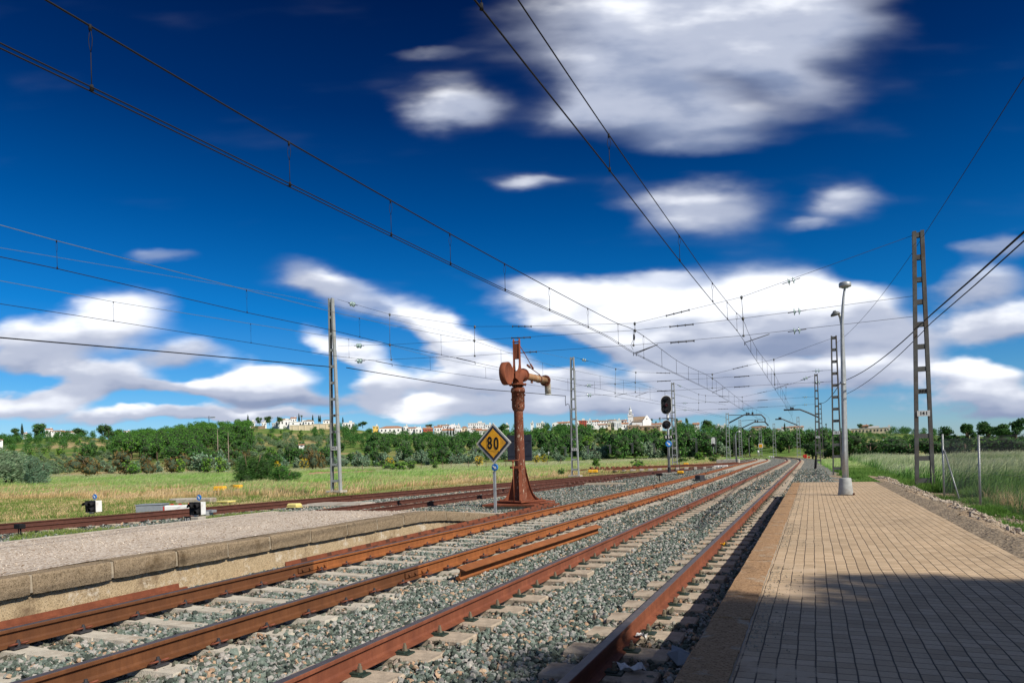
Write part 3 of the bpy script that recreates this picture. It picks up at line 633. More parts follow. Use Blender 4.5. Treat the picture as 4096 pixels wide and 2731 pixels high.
# ------------------------------------------------------------------ catenary masts
def mast(x, y, z0, H, w0, w1, D, label, nb, plate=None, stencil=(), mat='mast', legw=.085, ptop=None, group=None, bt=.13):
    """battened mast: two channel legs (wide plane across the tracks) joined by flat battens"""
    r = empty('catenary_mast', (x, y, z0), label, 'catenary mast', group); t = .014
    for s in (-1, 1):
        b = MB()
        for part in range(3):
            def sec(w, z):
                xo = s * w / 2; xi = xo - s * legw
                if part == 0: q = [(xo - s * t, -D / 2), (xo, -D / 2), (xo, D / 2), (xo - s * t, D / 2)]
                elif part == 1: q = [(xi, -D / 2), (xo - s * t, -D / 2), (xo - s * t, -D / 2 + t), (xi, -D / 2 + t)]
                else: q = [(xi, D / 2 - t), (xo - s * t, D / 2 - t), (xo - s * t, D / 2), (xi, D / 2)]
                if s < 0: q = q[::-1]
                return [(a, c, z) for a, c in q]
            b.hexa(sec(w0, 0), sec(w1, H))
        b.build('leg', M[mat], r)
    zs = [H * (.055 + .93 * i / (nb - 1)) for i in range(nb)]; bm = None
    for i, z in enumerate(zs):
        w = w0 + (w1 - w0) * z / H - 2 * legw + .05; hh = bt
        b = MB()
        for sy in (-1, 1): b.box((0, sy * (D / 2 + .006 if False else D / 2 - t - .006), z), (w, .010, hh))
        b.box((0, 0, z + hh / 2 - .01), (w, D - .06, .008)); b.build('batten', M[mat], r)
    b = MB(); b.box((0, 0, .0), (w0 + .35, D + .4, .12), bev=.02); b.build('footing', M['concrete'], r)
    if plate:
        txt, k = plate; z = zs[k]; w = w0 + (w1 - w0) * z / H - legw * 1.2
        b = MB(); b.box((0, -D / 2 - .016, z), (w, .008, .20)); p = b.build('number_plate', M['plate_w'], r)
        text('plate_number', txt, .155, M['black'], p, (0, -D / 2 - .022, z), (1, 0, 0), (0, 0, 1), .001, bold=.006)
    for txt, k in stencil:
        z = zs[k]; text('stencil', txt, .14, M['black'], r, (0, -D / 2 + .006, z), (1, 0, 0), (0, 0, 1), .001, bold=.006)
    return r
M1 = (-23.3, 30.5); MR1 = (3.64, 28.6); M2 = (-16.8, 51.4); MR2 = (1.43, 49.0); M3 = (-14.3, 79.9); MR3 = (.55, 80.5)
HT = lambda v, p, z0, u: zat(v, p[0], p[1], u) - z0
mast(*M1, -.12, HT(1193, M1, -.12, 1338), .62, .26, .20, 'pale grey catenary mast plated 14 D at the field edge beyond the dwarf signals', 12, ('14 D', 2), (('Z6', 3), ('14 D', 4)), 'mast', .09)
mast(*MR1, -.32, HT(925, MR1, -.32, 3676), .62, .36, .20, 'dark catenary mast plated 14 I behind the paved platform, next to the fence', 12, ('14 I', 3), (('14 I', 4),), 'mast_d', .12, bt=.165)
mast(*M2, -.12, HT(1428, M2, -.12, 2290), .62, .30, .20, 'grey catenary mast plated 15 D between the water crane and the signal', 12, ('15 D', 2), (('Z6', 3), ('15 D', 4)), 'mast', .09)
mast(*MR2, -.32, HT(1343, MR2, -.32, 3335), .58, .35, .20, 'dark catenary mast plated 15 I directly left of the lamp post', 12, ('15 I', 3), (('15 I', 4),), 'mast_d', .085, bt=.17)
mast(*M3, -.12, HT(1530, M3, -.12, 2686), .62, .34, .20, 'grey catenary mast plated 16 D right behind the red signal', 12, ('16 D', 2), (), 'mast', .09, bt=.15)
mast(*MR3, -.28, HT(1495, MR3, -.28, 3264), .58, .34, .18, 'slender catenary mast plated 16 I, second mast left of the lamp post', 12, ('16 I', 3), (), 'mast_d', .10, bt=.17)
def far_mast(base, top, w, label, arm=None, extra=None, mat='mast', wd=(.7, .42), lat=True, nb=9):
    p = atw(base[0], base[1], w); H = CH + w * ray(top[0], top[1])[2] - p[2]
    r = empty('catenary_mast', p, label, 'catenary mast')
    for s in (-1, 1):
        b = MB(); a0, a1 = wd
        f = lambda ww, z: [(s * ww / 2 - .05, -.1, z), (s * ww / 2 + .05, -.1, z), (s * ww / 2 + .05, .1, z), (s * ww / 2 - .05, .1, z)]
        b.hexa(f(a0, 0), f(a1, H)); b.build('leg', M[mat], r)
    for i in range(nb):
        z = H * (.06 + .92 * i / (nb - 1)); b = MB(); b.box((0, 0, z), (wd[0] + (wd[1] - wd[0]) * z / H, .12, .13)); b.build('batten', M[mat], r)
    if arm:
        for k, (pts, rad) in enumerate(arm):
            b = MB(); q = [atw(u, v, w) for u, v in pts]; b.tube([(a[0] - p[0], a[1] - p[1], a[2] - p[2]) for a in q], rad, 6); b.build('cantilever', M['darkgrey' if rad > .05 else 'wire'], r)
    for (u, v0, v1, rad) in (extra or ()):
        b = MB(); q0 = atw(u, v1, w); q1 = atw(u, v0, w); L = q1[2] - q0[2]; pr = []
        for i in range(5): pr += [(L * i / 5, rad * .55), (L * (i + .3) / 5, rad), (L * (i + .6) / 5, rad), (L * (i + .85) / 5, rad * .55)]
        b.lathe((q0[0] - p[0], q0[1] - p[1], q0[2] - p[2]), (0, 0, 1), pr, 8); b.build('insulator', M['darkgrey'], r)
    return r
Z8 = lambda *q: [(2850 + x * .2551, 1620 + y * .2551) for x, y in q]
far_mast((2914, 1843), (2909, 1651), 132, 'first portal mast with a long bent cantilever over the far tracks', [(Z8((255, 280), (500, 150), (765, 150), (825, 212), (825, 262), (876, 320)), .13), (Z8((255, 156), (500, 156), (725, 141)), .06)], [(2850 + 537 * .2551, 1650, 1662, .2), (2850 + 567 * .2551, 1650, 1660, .2), (2850 + 628 * .2551, 1647, 1658, .2)])
far_mast((2963.5, 1832), (2959, 1678), 165, 'second portal mast, tightly latticed, behind the first portal mast', [(Z8((450, 365), (660, 262), (815, 262)), .13), (Z8((455, 245), (530, 238), (800, 222)), .05)], [(2850 + 672 * .2551, 1680, 1690, .2), (2850 + 707 * .2551, 1680, 1690, .2)], nb=16)
far_mast((3006, 1824), (3004, 1722), 235, 'brownish lattice mast behind the thin far lamp posts', [(Z8((560, 375), (620, 335), (770, 325), (850, 378)), .12)], None, 'mast_d', nb=10)
far_mast((2995.5, 1824), (2994, 1735), 260, 'thin far mast directly left of the brownish lattice mast', None, None, 'mast', (.5, .4), nb=8)
MY = far_mast((3043, 1822), (3040, 1700), 190, 'grey mast carrying the square yellow sign at the bend', None, None, 'mast', nb=9)
far_mast((3099, 1824), (3096, 1693), 175, 'grey mast alone between the yellow sign and the right cantilever masts', None, None, 'mast', nb=9)
far_mast((3196, 1828), (3190, 1666), 150, 'mast with a short cantilever standing at the outside of the bend', [(Z8((985, 222), (1100, 220), (1200, 262), (1330, 312)), .12)], [(2850 + 1048 * .2551, 1668, 1675, .22), (2850 + 1068 * .2551, 1668, 1675, .22)], nb=10)
far_mast((3285, 1842), (3277, 1611), 108, 'mast with a long cantilever half hidden behind the slender mast', [(Z8((1120, 75), (1370, 68), (1500, 118), (1660, 190)), .12)], [(2850 + 1232 * .2551, 1628, 1637, .16), (2850 + 1262 * .2551, 1628, 1637, .16)], 'mast_d', (.6, .4), nb=12)
far_mast((2939, 1832), (2938, 1740), 200, 'thin far mast between the two portal masts', None, None, 'mast_d', (.4, .35), nb=9)
# square yellow sign on its mast (a thing hung on the mast)
p = atw(3042.5, 1782.5, 189.5); r = empty('square_sign', p, 'square amber sign with white rim on the mast at the bend', 'sign')
b = MB(); b.box((0, 0, 0), (1.15, .06, 1.15)); b.build('rim', M['white'], r)
b = MB(); b.box((0, -.04, 0), (.86, .03, .86)); b.build('sign_face', M['sign_y'], r)
# ------------------------------------------------------------------ wires
def wire(b, pts, rad, n=5): b.tube(pts, rad, n)
def dens(pts, k=6, sag=0.0):
    out = []
    for a, c in zip(pts[:-1], pts[1:]):
        for i in range(k):
            t = i / k; out.append(tuple(a[j] + (c[j] - a[j]) * t - (sag * 4 * t * (1 - t) if j == 2 else 0) for j in range(3)))
    out.append(pts[-1]); return out
def interp(pts, y):
    for a, c in zip(pts[:-1], pts[1:]):
        if min(a[1], c[1]) <= y <= max(a[1], c[1]):
            t = (y - a[1]) / (c[1] - a[1] + 1e-9); return (a[0] + (c[0] - a[0]) * t, y, a[2] + (c[2] - a[2]) * t)
    return None
def crv_pts(f, ys): return [f(y) for y in ys]
def ohline(label, mess, cont, drops, rc=.008, rm=.008, double=False, loops=True, mat='wire'):
    r = empty('overhead_line', (0, 0, 0), label, 'overhead line')
    b = MB(); wire(b, mess, rm); b.build('messenger_wire', M[mat], r)
    if double:
        for s in (-1, 1): b = MB(); wire(b, [(p[0] + s * .035, p[1], p[2]) for p in cont], rc * .85); b.build('contact_wire', M['wire'], r)
    else: b = MB(); wire(b, cont, rc); b.build('contact_wire', M['wire'], r)
    for y in drops:
        a, c = interp(mess, y), interp(cont, y)
        if a is None or c is None: continue
        b = MB()
        if y < 30 and loops:
            zt = a[2] - (a[2] - c[2]) * .42
            for s in (-1, 1): b.tube([a, (a[0] + s * .025, a[1], a[2] - .12), (c[0] + s * .018, c[1], zt + .06), (c[0], c[1], zt)], .0035, 4)
            b.tube([(c[0], c[1], zt), c], .005, 4); b.lathe((c[0], c[1], c[2] - .01), (0, 0, 1), [(0, .018), (.05, .014)], 6)
            b.lathe((a[0], a[1], a[2] - .04), (0, 0, 1), [(0, .014), (.05, .014)], 6)
        else: b.tube([a, c], .007 if y > 25 else .005, 4)
        b.build('dropper', M['wire'], r)
    return r
def smooth_line(keys):   # keys (y,x,z)
    fx = spl([(k[0], k[1]) for k in keys]); fz = spl([(k[0], k[2]) for k in keys])
    return lambda y: (fx(y), y, fz(y))
q = 1.7415; SC = .4783
zz = lambda x, y: (2000 + x * SC, 950 + y * SC)
def keys_x(pts, xf, pre=None):
    out = []
    for u, v in pts:
        x = xf(20.0)
        for _ in range(6): p = atx(u, v, x); x = xf(p[1])
        out.append((p[1], p[0], p[2]))
    return sorted(out)
def ext(keys, y0):
    a, c = keys[0], keys[1]; s = (y0 - a[0]) / (c[0] - a[0]); return [(y0, a[1] + (c[1] - a[1]) * s, a[2] + (c[2] - a[2]) * s * .5)] + keys
xA = lambda y: -2.30 - .0 * y + curve(y); xB = lambda y: -5.80 - 1.0 * sstep(22, 98, y) * 0 + curve(y)
kA = ext(keys_x([(1898, 0), (1395 * q, 385 * q), (2717, 1041), (2856, 1213), (2952, 1328), (3004, 1409), (3100, 1557), (3141, 1620)], xA), 1.0)
mA = ext(keys_x([(2072, 0), (1395 * q, 305 * q), (2722, 950), (2846, 1127), (2937, 1242), (2973, 1280), (2992, 1328), (3028, 1397), (3060, 1440), (3098, 1495), (3143, 1592)], xA), 1.0)
kB = ext(keys_x([(0, 183), (210 * q, 205 * q), (670 * q, 428 * q), (898 * q, 540 * q), (1157 * q, 665 * q), (1390 * q, 770 * q), zz(1120, 965), zz(1780, 1290), zz(2030, 1440)], xB), 1.0)
mB = ext(keys_x([(183, 0), (206 * q, 60 * q), (660 * q, 325 * q), (1030 * q, 535 * q), zz(400, 415), zz(730, 590), zz(985, 720), zz(1130, 775), zz(1500, 1040), zz(1770, 1172), zz(2025, 1370)], xB), 1.0)
for kk, zz2 in ((kA, 5.8), (mA, 6.5), (kB, 5.35), (mB, 6.1)):
    x0 = kk[-1][1] - curve(kk[-1][0])
    for y in (120, 150, 190, 240): kk.append((y, x0 + curve(y), zz2 + (0 if kk in (kA, kB) else .5 * (y % 60 == 0))))
def sample(k, ys):
    f = smooth_line(k); return [f(y) for y in ys if k[0][0] <= y <= k[-1][0]]
YS = list(np.arange(1.2, 60, 1.2)) + list(np.arange(60, 240, 5.))
ohline('overhead line hanging over the red-railed track nearest the paved platform', sample(mA, YS), sample(kA, YS), [5.0, 8.8, 14.0, 19, 22.5, 25.5, 31.5, 35, 39, 43.5, 48, 52, 57, 62, 66, 70, 75, 80, 86, 92, 98], .0085, .0075)
bd = [4.28, 6.85, 9.1, 11.0, 13.4, 16.1, 19.3, 22.7, 26.5, 30, 33.5, 37, 40.5, 44, 48.5, 52, 56, 60, 64, 69, 74, 80, 86, 92]
ohline('overhead line with doubled contact wire crossing the deep blue sky above the middle track', sample(mB, YS), sample(kB, YS), bd, .0085, .010, double=True)
# sidings' lines
def plk(u, v, p, c): return atpl(u, v, p, c)
dS1 = ((-15.2, 5), (-14.7, 29.9)); dS2 = ((-14.7, 29.9), (-11.9, 50.8)); dS3 = ((-11.9, 50.8), (-10.6, 80)); cS1 = ((-21.5, 5), (-19.3, 30.2)); cS2 = ((-19.3, 30.2), (-13.0, 51)); cS3 = ((-13.0, 51), (-11.2, 80))
def mk(*secs):
    out = []
    for S_, pts in secs: out += [plk(u, v, *S_) for u, v in pts]
    return out
Dc = mk((dS1, [(-300, 965), (0, 1027), (226, 1074), (986, 1250), (1326, 1320), (1561, 1378), (1765, 1419), (1900, 1449)]), (dS2, [(2085, 1489), (2177, 1507), (2306, 1536), (2416, 1559), (2542, 1586)]), (dS3, [(2648, 1608), (2790, 1640), (2905, 1668)]))
Dm = mk((dS1, [(-300, 815), (0, 900), (226, 963), (986, 1160), (1337, 1249), (1558, 1299), (1899, 1364)]), (dS2, [(2040, 1412), (2220, 1465), (2400, 1503), (2544, 1529)]), (dS3, [(2640, 1560), (2790, 1598), (2905, 1618)]))
Cc = mk((cS1, [(-300, 1170), (0, 1215), (456, 1285), (1326, 1422), (1507, 1444), (1568, 1457)]), (cS2, [(1724, 1481), (1949, 1513), (2077, 1532), (2177, 1547), (2277, 1562), (2395, 1577), (2461, 1586)]), (cS3, [(2648, 1618), (2790, 1648), (2905, 1672)]))
Cm = mk((cS1, [(-300, 1065), (0, 1123), (453, 1207), (1325, 1346), (1558, 1380)]), (cS2, [(1720, 1425), (2000, 1480), (2277, 1515), (2461, 1534)]), (cS3, [(2648, 1566), (2790, 1600), (2905, 1620)]))
def at_u(pts, u):   # parameter on polyline by image column -> y
    best = None
    for a, c in zip(pts[:-1], pts[1:]):
        for i in range(41):
            p = [a[j] + (c[j] - a[j]) * i / 40 for j in range(3)]; w = depth(p[0], p[1]); uu = PX + FPX * sum((p[k] - (CH if k == 2 else 0)) * RR[k] for k in range(3)) / w
            if best is None or abs(uu - u) < best[0]: best = (abs(uu - u), p[1])
    return best[1]
ohline('overhead line of the nearer siding, passing in front of the 14 D mast', Dm, Dc, [at_u(Dm, u) for u in (228, 988, 1440, 1762, 2005, 2170, 2300, 2400, 2495, 2600, 2660)], .009, .008, mat='wire_l')
ohline('lowest overhead line, over the outermost siding left of the 14 D mast', Cm, Cc, [at_u(Cm, u) for u in (455, 1000, 1395, 1722, 1945, 2165, 2270, 2380, 2560, 2660)], .009, .008, mat='wire_l')
# plain cables
def cable(label, pts, rad, mat='wire', name='feeder_cable', group=None):
    b = MB(); b.tube(pts, rad, 6); return tag(b.build(name, M[mat], None), label, 'cable', group)
cable('black feeder cable drooping from the left edge to the 14 D mast', dens([plk(-300, 1340, (-22.9, 5), (-23.2, 30)), plk(0, 1350, (-22.9, 5), (-23.2, 30)), plk(700, 1410, (-22.9, 5), (-23.2, 30)), plk(1322, 1467, (-22.9, 5), (-23.2, 30.2))], 4), .022)
cable('black feeder cable passing the water crane to the 15 D mast', dens([plk(1385, 1470, M1, M2), plk(1640, 1512, M1, M2), plk(1900, 1554, M1, M2), plk(2190, 1577, M1, M2), plk(2262, 1583, M1, M2)], 4), .022)
cable('kinked cable tail dropping onto the 15 D mast', [plk(u, v, M1, M2) for u, v in [(2262, 1583), (2261, 1600), (2263, 1622), (2268, 1615), (2276, 1617), (2280, 1640), (2283, 1800)]], .022)
cable('thin grey wire from the left picture edge to the 14 D mast', dens([plk(-300, 930, (-24, 5), M1), plk(0, 991, (-24, 5), M1), plk(1130, 1180, (-24, 5), M1), plk(1345, 1225, (-24, 5), M1)], 4), .007, 'wire_l', 'earth_wire')
cable('thin grey wire from the 14 D mast towards the 15 D mast', dens([plk(1345, 1225, M1, M2), plk(1800, 1330, M1, M2), plk(2280, 1435, M1, M2)], 4), .007, 'wire_l', 'earth_wire')
cable('upper black feeder cable rising right from the 14 I mast', dens([atx(4400, 690, 3.95), atx(4096, 928, 3.95), atx(3900, 1105, 3.95), (3.98, 28.6, zat(1258, 3.9, 28.6, 3735))], 4), .024)
cable('lower black feeder cable rising right from the 14 I mast', dens([atx(4400, 715, 3.95), atx(4096, 963, 3.95), atx(3900, 1140, 3.95), (3.98, 28.6, zat(1290, 3.9, 28.6, 3738))], 4), .016)
cable('thicker cable sagging between the 14 I and 15 I masts', dens([(3.98, 28.6, zat(1258, 3.9, 28.6, 3735)), (1.75, 49, zat(1528, 1.6, 49, 3352))], 14, .35), .022)
cable('thinner cable sagging between the 14 I and 15 I masts', dens([(3.98, 28.6, zat(1290, 3.9, 28.6, 3738)), (1.75, 49, zat(1585, 1.6, 49, 3352))], 14, .35), .015)
cable('cable sagging from the 15 I mast to the slender mast behind it', dens([(1.75, 49, zat(1528, 1.6, 49, 3352)), (.75, 80.5, zat(1612, .75, 80.5, 3275))], 14, .45), .022)
cable('thin earth wire from the top of the 14 I mast up to the right edge', dens([atx(4396, -215, 3.75), atx(4096, 310, 3.75), (3.8, 28.6, zat(945, 3.8, 28.6, 3712))], 6, .02), .008, 'wire', 'earth_wire')
cable('thin earth wire from the 14 I mast down to the 15 I mast', dens([(3.8, 28.6, zat(945, 3.8, 28.6, 3712)), (1.5, 49, zat(1375, 1.5, 49, 3345))], 12, .4), .008, 'wire', 'earth_wire')
# cross spans
def insul_glass(b, g1, g2, c, d):
    d = np.array(d, float); d /= np.linalg.norm(d); c = np.array(c, float)
    b.tube([tuple(c - d * .33), tuple(c + d * .33)], .014, 6)
    for g, k in ((g1, -.085), (g2, .085)): g.lathe(tuple(c + d * (k - .035)), d, [(0, .03), (.012, .125), (.03, .13), (.045, .06), (.075, .045)], 14)
def insul_rod(b, c, d, L=.95):
    d = np.array(d, float); d /= np.linalg.norm(d); c = np.array(c, float)
    b.tube([tuple(c - d * L / 2), tuple(c + d * L / 2)], .022, 6)
    for k in np.linspace(-L / 2, L / 2, 4): b.lathe(tuple(c + d * k - d * .02), d, [(0, .03), (.02, .055), (.04, .03)], 8)
def cross_span(label, A, B, tops, mids, lows, gl, rods, verts, regs, r_=.0075):
    r = empty('cross_span', (0, 0, 0), label, 'cross span'); f = lambda u, v: plk(u, v, A, B); L = {}
    for nm, pts in (('t', tops), ('m', mids), ('l', lows)):
        P3 = [f(*p) for p in pts]; L[nm] = P3; b = MB(); wire(b, P3, r_); b.build('span_wire', M['wire'], r)
    for (u, v, du, dv) in gl:
        c = f(u, v); e = f(u + du, v + dv); d = [e[j] - c[j] for j in range(3)]; b = MB(); g1, g2 = MB(), MB(); insul_glass(b, g1, g2, c, d); i = b.build('insulator', M['darkgrey'], r); g1.build('glass_disc', M['glass'], i); g2.build('glass_disc', M['glass'], i)
    for (u, v, du, dv) in rods:
        c = f(u, v); e = f(u + du, v + dv); b = MB(); insul_rod(b, c, [e[j] - c[j] for j in range(3)]); b.build('rod_insulator', M['darkgrey'], r)
    for (u0, v0, u1, v1) in verts:
        a, c = f(u0, v0), f(u1, v1); b = MB(); b.tube([a, c], .011, 5); b.lathe(a, (0, 0, 1), [(-.09, .03), (0, .06), (.05, .03)], 8); b.lathe(c, (0, 0, 1), [(-.05, .04), (.0, .05), (.04, .03)], 8); b.build('hanger', M['galv_d'], r)
    for (u0, v0, u1, v1) in regs:
        a, c = f(u0, v0), f(u1, v1); b = MB(); d = [a[j] + (c[j] - a[j]) * .93 for j in range(3)]; b.tube([a, (d[0], d[1], d[2] + .0), (c[0], c[1], c[2] + .02), (c[0], c[1], c[2] - .10)], .016, 6); b.build('steady_arm', M['darkgrey'], r)
S35 = lambda x, y: (1300 + x * .3507, 1050 + y * .3507)
S38 = lambda x, y: (2500 + x * .3827, 1150 + y * .3827)
cross_span('nearest cross span of three wires slung between the 14 D and 14 I masts', M1, MR1,
    [(1350, 1197), (1558, 1257), (1899, 1306), (2100, 1305), (2539, 1293), (2966, 1188), (3662, 938)],
    [(1352, 1383), (1559, 1378), (1897, 1361), (2539, 1321), (2971, 1273), (3662, 1183)],
    [(1352, 1442), (1565, 1437), (1899, 1422), (2534, 1380), (2973, 1342), (3662, 1265)],
    [(*S35(316, 475), 30, 9), (*S35(390, 948), 30, 0), (*S35(397, 1121), 30, 0), (3165, 1124, 10, -3.4), (3188, 1246, 10, -1.6), (3188, 1322, 10, -1.6)],
    [(*S35(2245, 728), 30, 0), (*S35(2235, 857), 30, -1), (*S38(550, 265), 10, -2.5), (*S38(590, 397), 10, -1), (*S38(600, 567), 10, -.8), (2108, 1409, 10, -.6)],
    [(*S35(738, 590), *S35(740, 935)), (*S35(740, 935), *S35(757, 1105)), (*S35(1708, 730), *S35(1703, 887)), (*S35(1703, 887), *S35(1708, 1062)), (2539, 1293, 2540, 1321), (2540, 1321, 2534, 1380), (2966, 1188, 2972, 1273), (2972, 1273, 2974, 1342)],
    [(*S35(580, 1125), *S35(765, 1160)), (*S35(1500, 1085), *S35(1712, 1137)), (2632, 1377, 2534, 1413), (2632, 1377, 2545, 1414), (3078, 1336, 2979, 1370)])
cross_span('second cross span, between the 15 D and 15 I masts', M2, MR2,
    [zz(615, 997), zz(968, 1097), zz(1136, 1126), zz(1775, 1142), zz(2290, 1018), (3330, 1352)],
    [zz(625, 1240), zz(963, 1222), zz(1131, 1210), zz(1777, 1175), zz(2296, 1140), (3332, 1479)],
    [zz(630, 1325), zz(1060, 1305), zz(1775, 1258), zz(2298, 1228), (3332, 1525)],
    [(*zz(705, 1025), 10, 2.8), (*zz(745, 1236), 10, -.2), (*zz(750, 1318), 10, -.3), (3222, 1513, 10, -4), (3270, 1483, 10, -.6), (3272, 1529, 10, -.5)],
    [(*zz(1365, 1132), 10, .2), (*zz(1370, 1200), 10, -.5), (*zz(1370, 1281), 10, -.5), (*S38(1205, 833), 10, -2.4), (*S38(1220, 930), 10, -.8), (*S38(1220, 1035), 10, -.6)],
    [(*zz(968, 1097), *zz(963, 1222)), (*zz(963, 1222), *zz(963, 1300)), (*zz(1136, 1126), *zz(1131, 1210)), (*zz(1131, 1210), *zz(1132, 1290)), (*zz(1775, 1142), *zz(1776, 1175)), (*zz(1776, 1175), *zz(1775, 1258)), (*zz(2290, 1018), *zz(2296, 1140)), (*zz(2296, 1140), *zz(2298, 1228))],
    [(*zz(1062, 1301), *zz(963, 1325)), (*zz(1235, 1292), *zz(1137, 1325)), (*zz(1885, 1256), *zz(1780, 1292)), (3154, 1535, 3102, 1553)], .009)
cross_span('third cross span, between the mast behind the signal and the slender mast', M3, MR3,
    [zz(1450, 1215), zz(1662, 1310), zz(1719, 1320), zz(2026, 1332), zz(2300, 1272), S38(1829, 975), (3262, 1499)],
    [zz(1455, 1385), zz(1662, 1380), zz(1719, 1376), zz(2026, 1368), zz(2300, 1352), (3262, 1586)],
    [zz(1460, 1443), zz(1662, 1440), zz(2027, 1428), zz(2300, 1412), (3262, 1616)],
    [(*zz(1505, 1241), 10, 4), (*zz(1545, 1384), 10, -.1), (*zz(1548, 1442), 10, -.1), (3222, 1514, 10, -5), (3222, 1588, 10, -.5), (3222, 1618, 10, -.4)],
    [(*S38(1030, 1137), 10, .1), (*S38(1030, 1195), 10, -.2), (*S38(1025, 1268), 10, -.2), (*S38(1435, 1095), 10, -2.2), (*S38(1438, 1177), 10, -.6), (*S38(1438, 1249), 10, -.5)],
    [(*zz(1662, 1310), *zz(1662, 1380)), (*zz(1662, 1380), *zz(1660, 1440)), (*zz(1719, 1320), *zz(1718, 1376)), (*zz(2026, 1332), *zz(2026, 1368)), (*zz(2026, 1368), *zz(2027, 1428)), (*S38(1683, 1040), *S38(1681, 1158)), (*S38(1681, 1158), *S38(1682, 1250))],
    [(*zz(2110, 1423), *zz(2033, 1442)), (*S38(1785, 1232), *S38(1690, 1255))], .011)
# small hanging pulley with looped tail under the span over the middle track
pp = plk(2534, 1340, M1, MR1); b = MB(); b.lathe((pp[0], pp[1] - .05, pp[2] - .1), (.9, .4, 0), [(0, .05), (.02, .13), (.05, .13), (.07, .05)], 14); b.tube([(pp[0], pp[1], pp[2] + .2), (pp[0] - .02, pp[1], pp[2] - .2), (pp[0] - .13, pp[1], pp[2] - .42), (pp[0] - .03, pp[1], pp[2] - .62)], .009, 5)
tag(b.build('pulley', M['darkgrey']), 'small pulley wheel with a wire tail hanging where span and line cross', 'pulley')
# ------------------------------------------------------------------ water crane
CX, CY = -8.72, 20.95; CZ = -.02
CR = empty('water_crane', (CX, CY, CZ), 'rusty railway water crane with a round counterweight and a swivelling spout pipe', 'water crane')
b = MB(); b.lathe((0, 0, .02), (0, 0, 1), [(0, .36), (.04, .36), (.045, .24), (.06, .205), (.5, .178), (1.4, .165), (2.2, .155), (2.96, .148), (3.0, .15)], 28); b.build('column', M['crane_col'], CR)
ribs = []
for k in range(4):
    a = pi / 4 * (2 * k + 1) - .38; b = MB(); poly = [(.14, .04), (.60, .04), (.60, .07), (.50, .12), (.41, .24), (.33, .45), (.27, .70), (.21, .95), (.165, 1.18), (.14, 1.18)]
    b.prism(poly, (0, 0, 0), (cos(a), sin(a), 0), (0, 0, 1), (-sin(a), cos(a), 0), .03)
    b.prism([(.60, .02), (.60, .085), (.505, .135), (.415, .25), (.335, .455), (.275, .705), (.215, .955), (.17, 1.2), (.15, 1.2), (.262, .70), (.32, .45), (.40, .24), (.49, .11), (.58, .05), (.58, .02)], (0, 0, 0), (cos(a), sin(a), 0), (0, 0, 1), (-sin(a), cos(a), 0), .10)
    b.build('base_rib', M['crane'], CR)
b = MB(); b.box((0, 0, .025), (1.16, 1.16, .05), bev=.01, rz=-.38)
for k in range(4): a = pi / 4 * (2 * k + 1) - .38; b.lathe((.66 * cos(a), .66 * sin(a), .045), (0, 0, 1), [(0, .035), (.035, .035), (.036, .02), (.07, .02)], 6)
b.build('base_plate', M['crane'], CR)
b = MB(); b.box((-.1, -.15, -.055), (1.75, 1.55, .05), rz=.05); b.box((.1, .25, -.03), (1.5, 1.2, .045), rz=-.05); b.build('ground_plate', M['crane'], CR)
b = MB(); b.box((-.1, -.15, -.19), (1.6, 1.4, .22), rz=.05); b.build('pit_curb', M['plaster'], CR)
b = MB(); b.lathe((0, 0, 2.93), (0, 0, 1), [(0, .155), (.03, .18), (.10, .205), (.14, .21), (.60, .21), (.605, .232), (.70, .232), (.71, .21), (.72, .16), (.86, .155)], 28)
for (a, z) in ((-1.2, 3.45), (-1.0, 3.1), (-2.4, 3.3), (.4, 3.45)): b.lathe((.20 * cos(a), .20 * sin(a), z), (cos(a), sin(a), 0), [(0, .035), (.035, .03), (.045, .015)], 10)
b.build('collar', M['crane_col'], CR)
def flange(b, c, ax, r0, th, nb, br=.022):
    b.lathe(c, ax, [(0, r0), (th, r0)], 26, smooth=False); A = np.array(ax, float); A /= np.linalg.norm(A); u0 = np.array((0, 0, 1.)) if abs(A[2]) < .9 else np.array((1., 0, 0)); u0 -= A * u0.dot(A); u0 /= np.linalg.norm(u0); v0 = np.cross(A, u0)
    for i in range(nb):
        a = 2 * pi * (i + .5) / nb; c2 = np.array(c, float) + (r0 - .04) * (u0 * cos(a) + v0 * sin(a)); b.lathe(tuple(c2 - A * .03), A, [(0, br), (th + .06, br)], 6)
b = MB(); flange(b, (0, 0, 3.64), (0, 0, 1), .22, .03, 8); flange(b, (0, 0, 3.77), (0, 0, 1), .285, .035, 8); b.build('flange', M['crane'], CR)
b = MB(); b.tube([(0, 0, 3.79), (0, 0, 3.86), (0, .02, 3.96), (0, .10, 4.07), (0, .24, 4.13), (0, .40, 4.14), (0, .46, 4.14)], [.17, .165, .18, .195, .19, .185, .185], 22); b.build('elbow', M['crane'], CR)
b = MB()
for s in (-1, 1):   # cheek plates rising to the lever head
    b.prism([(-.12, 3.85), (.10, 3.85), (.18, 3.97), (.11, 4.16), (.07, 4.32), (.05, 4.46), (.05, 5.20), (.03, 5.26), (0, 5.28), (-.03, 5.26), (-.065, 5.20), (-.08, 4.46), (-.13, 4.32), (-.24, 4.2), (-.42, 4.16), (-.42, 3.96), (-.26, 3.93)], (s * .10, 0, 0), (0, 1, 0), (0, 0, 1), (1, 0, 0), .022)
    for (yy, zz_) in ((-.12, 4.05), (-.05, 4.22), (.03, 4.1), (-.15, 4.18)): b.lathe((s * .105, yy, zz_), (s, 0, 0), [(0, .02), (.02, .015)], 6)
b.box((0, -.03, 4.86), (.18, .05, .5)); b.lathe((-.13, -.015, 5.17), (1, 0, 0), [(0, .025), (.26, .025)], 8); b.build('lever_head', M['crane'], CR)
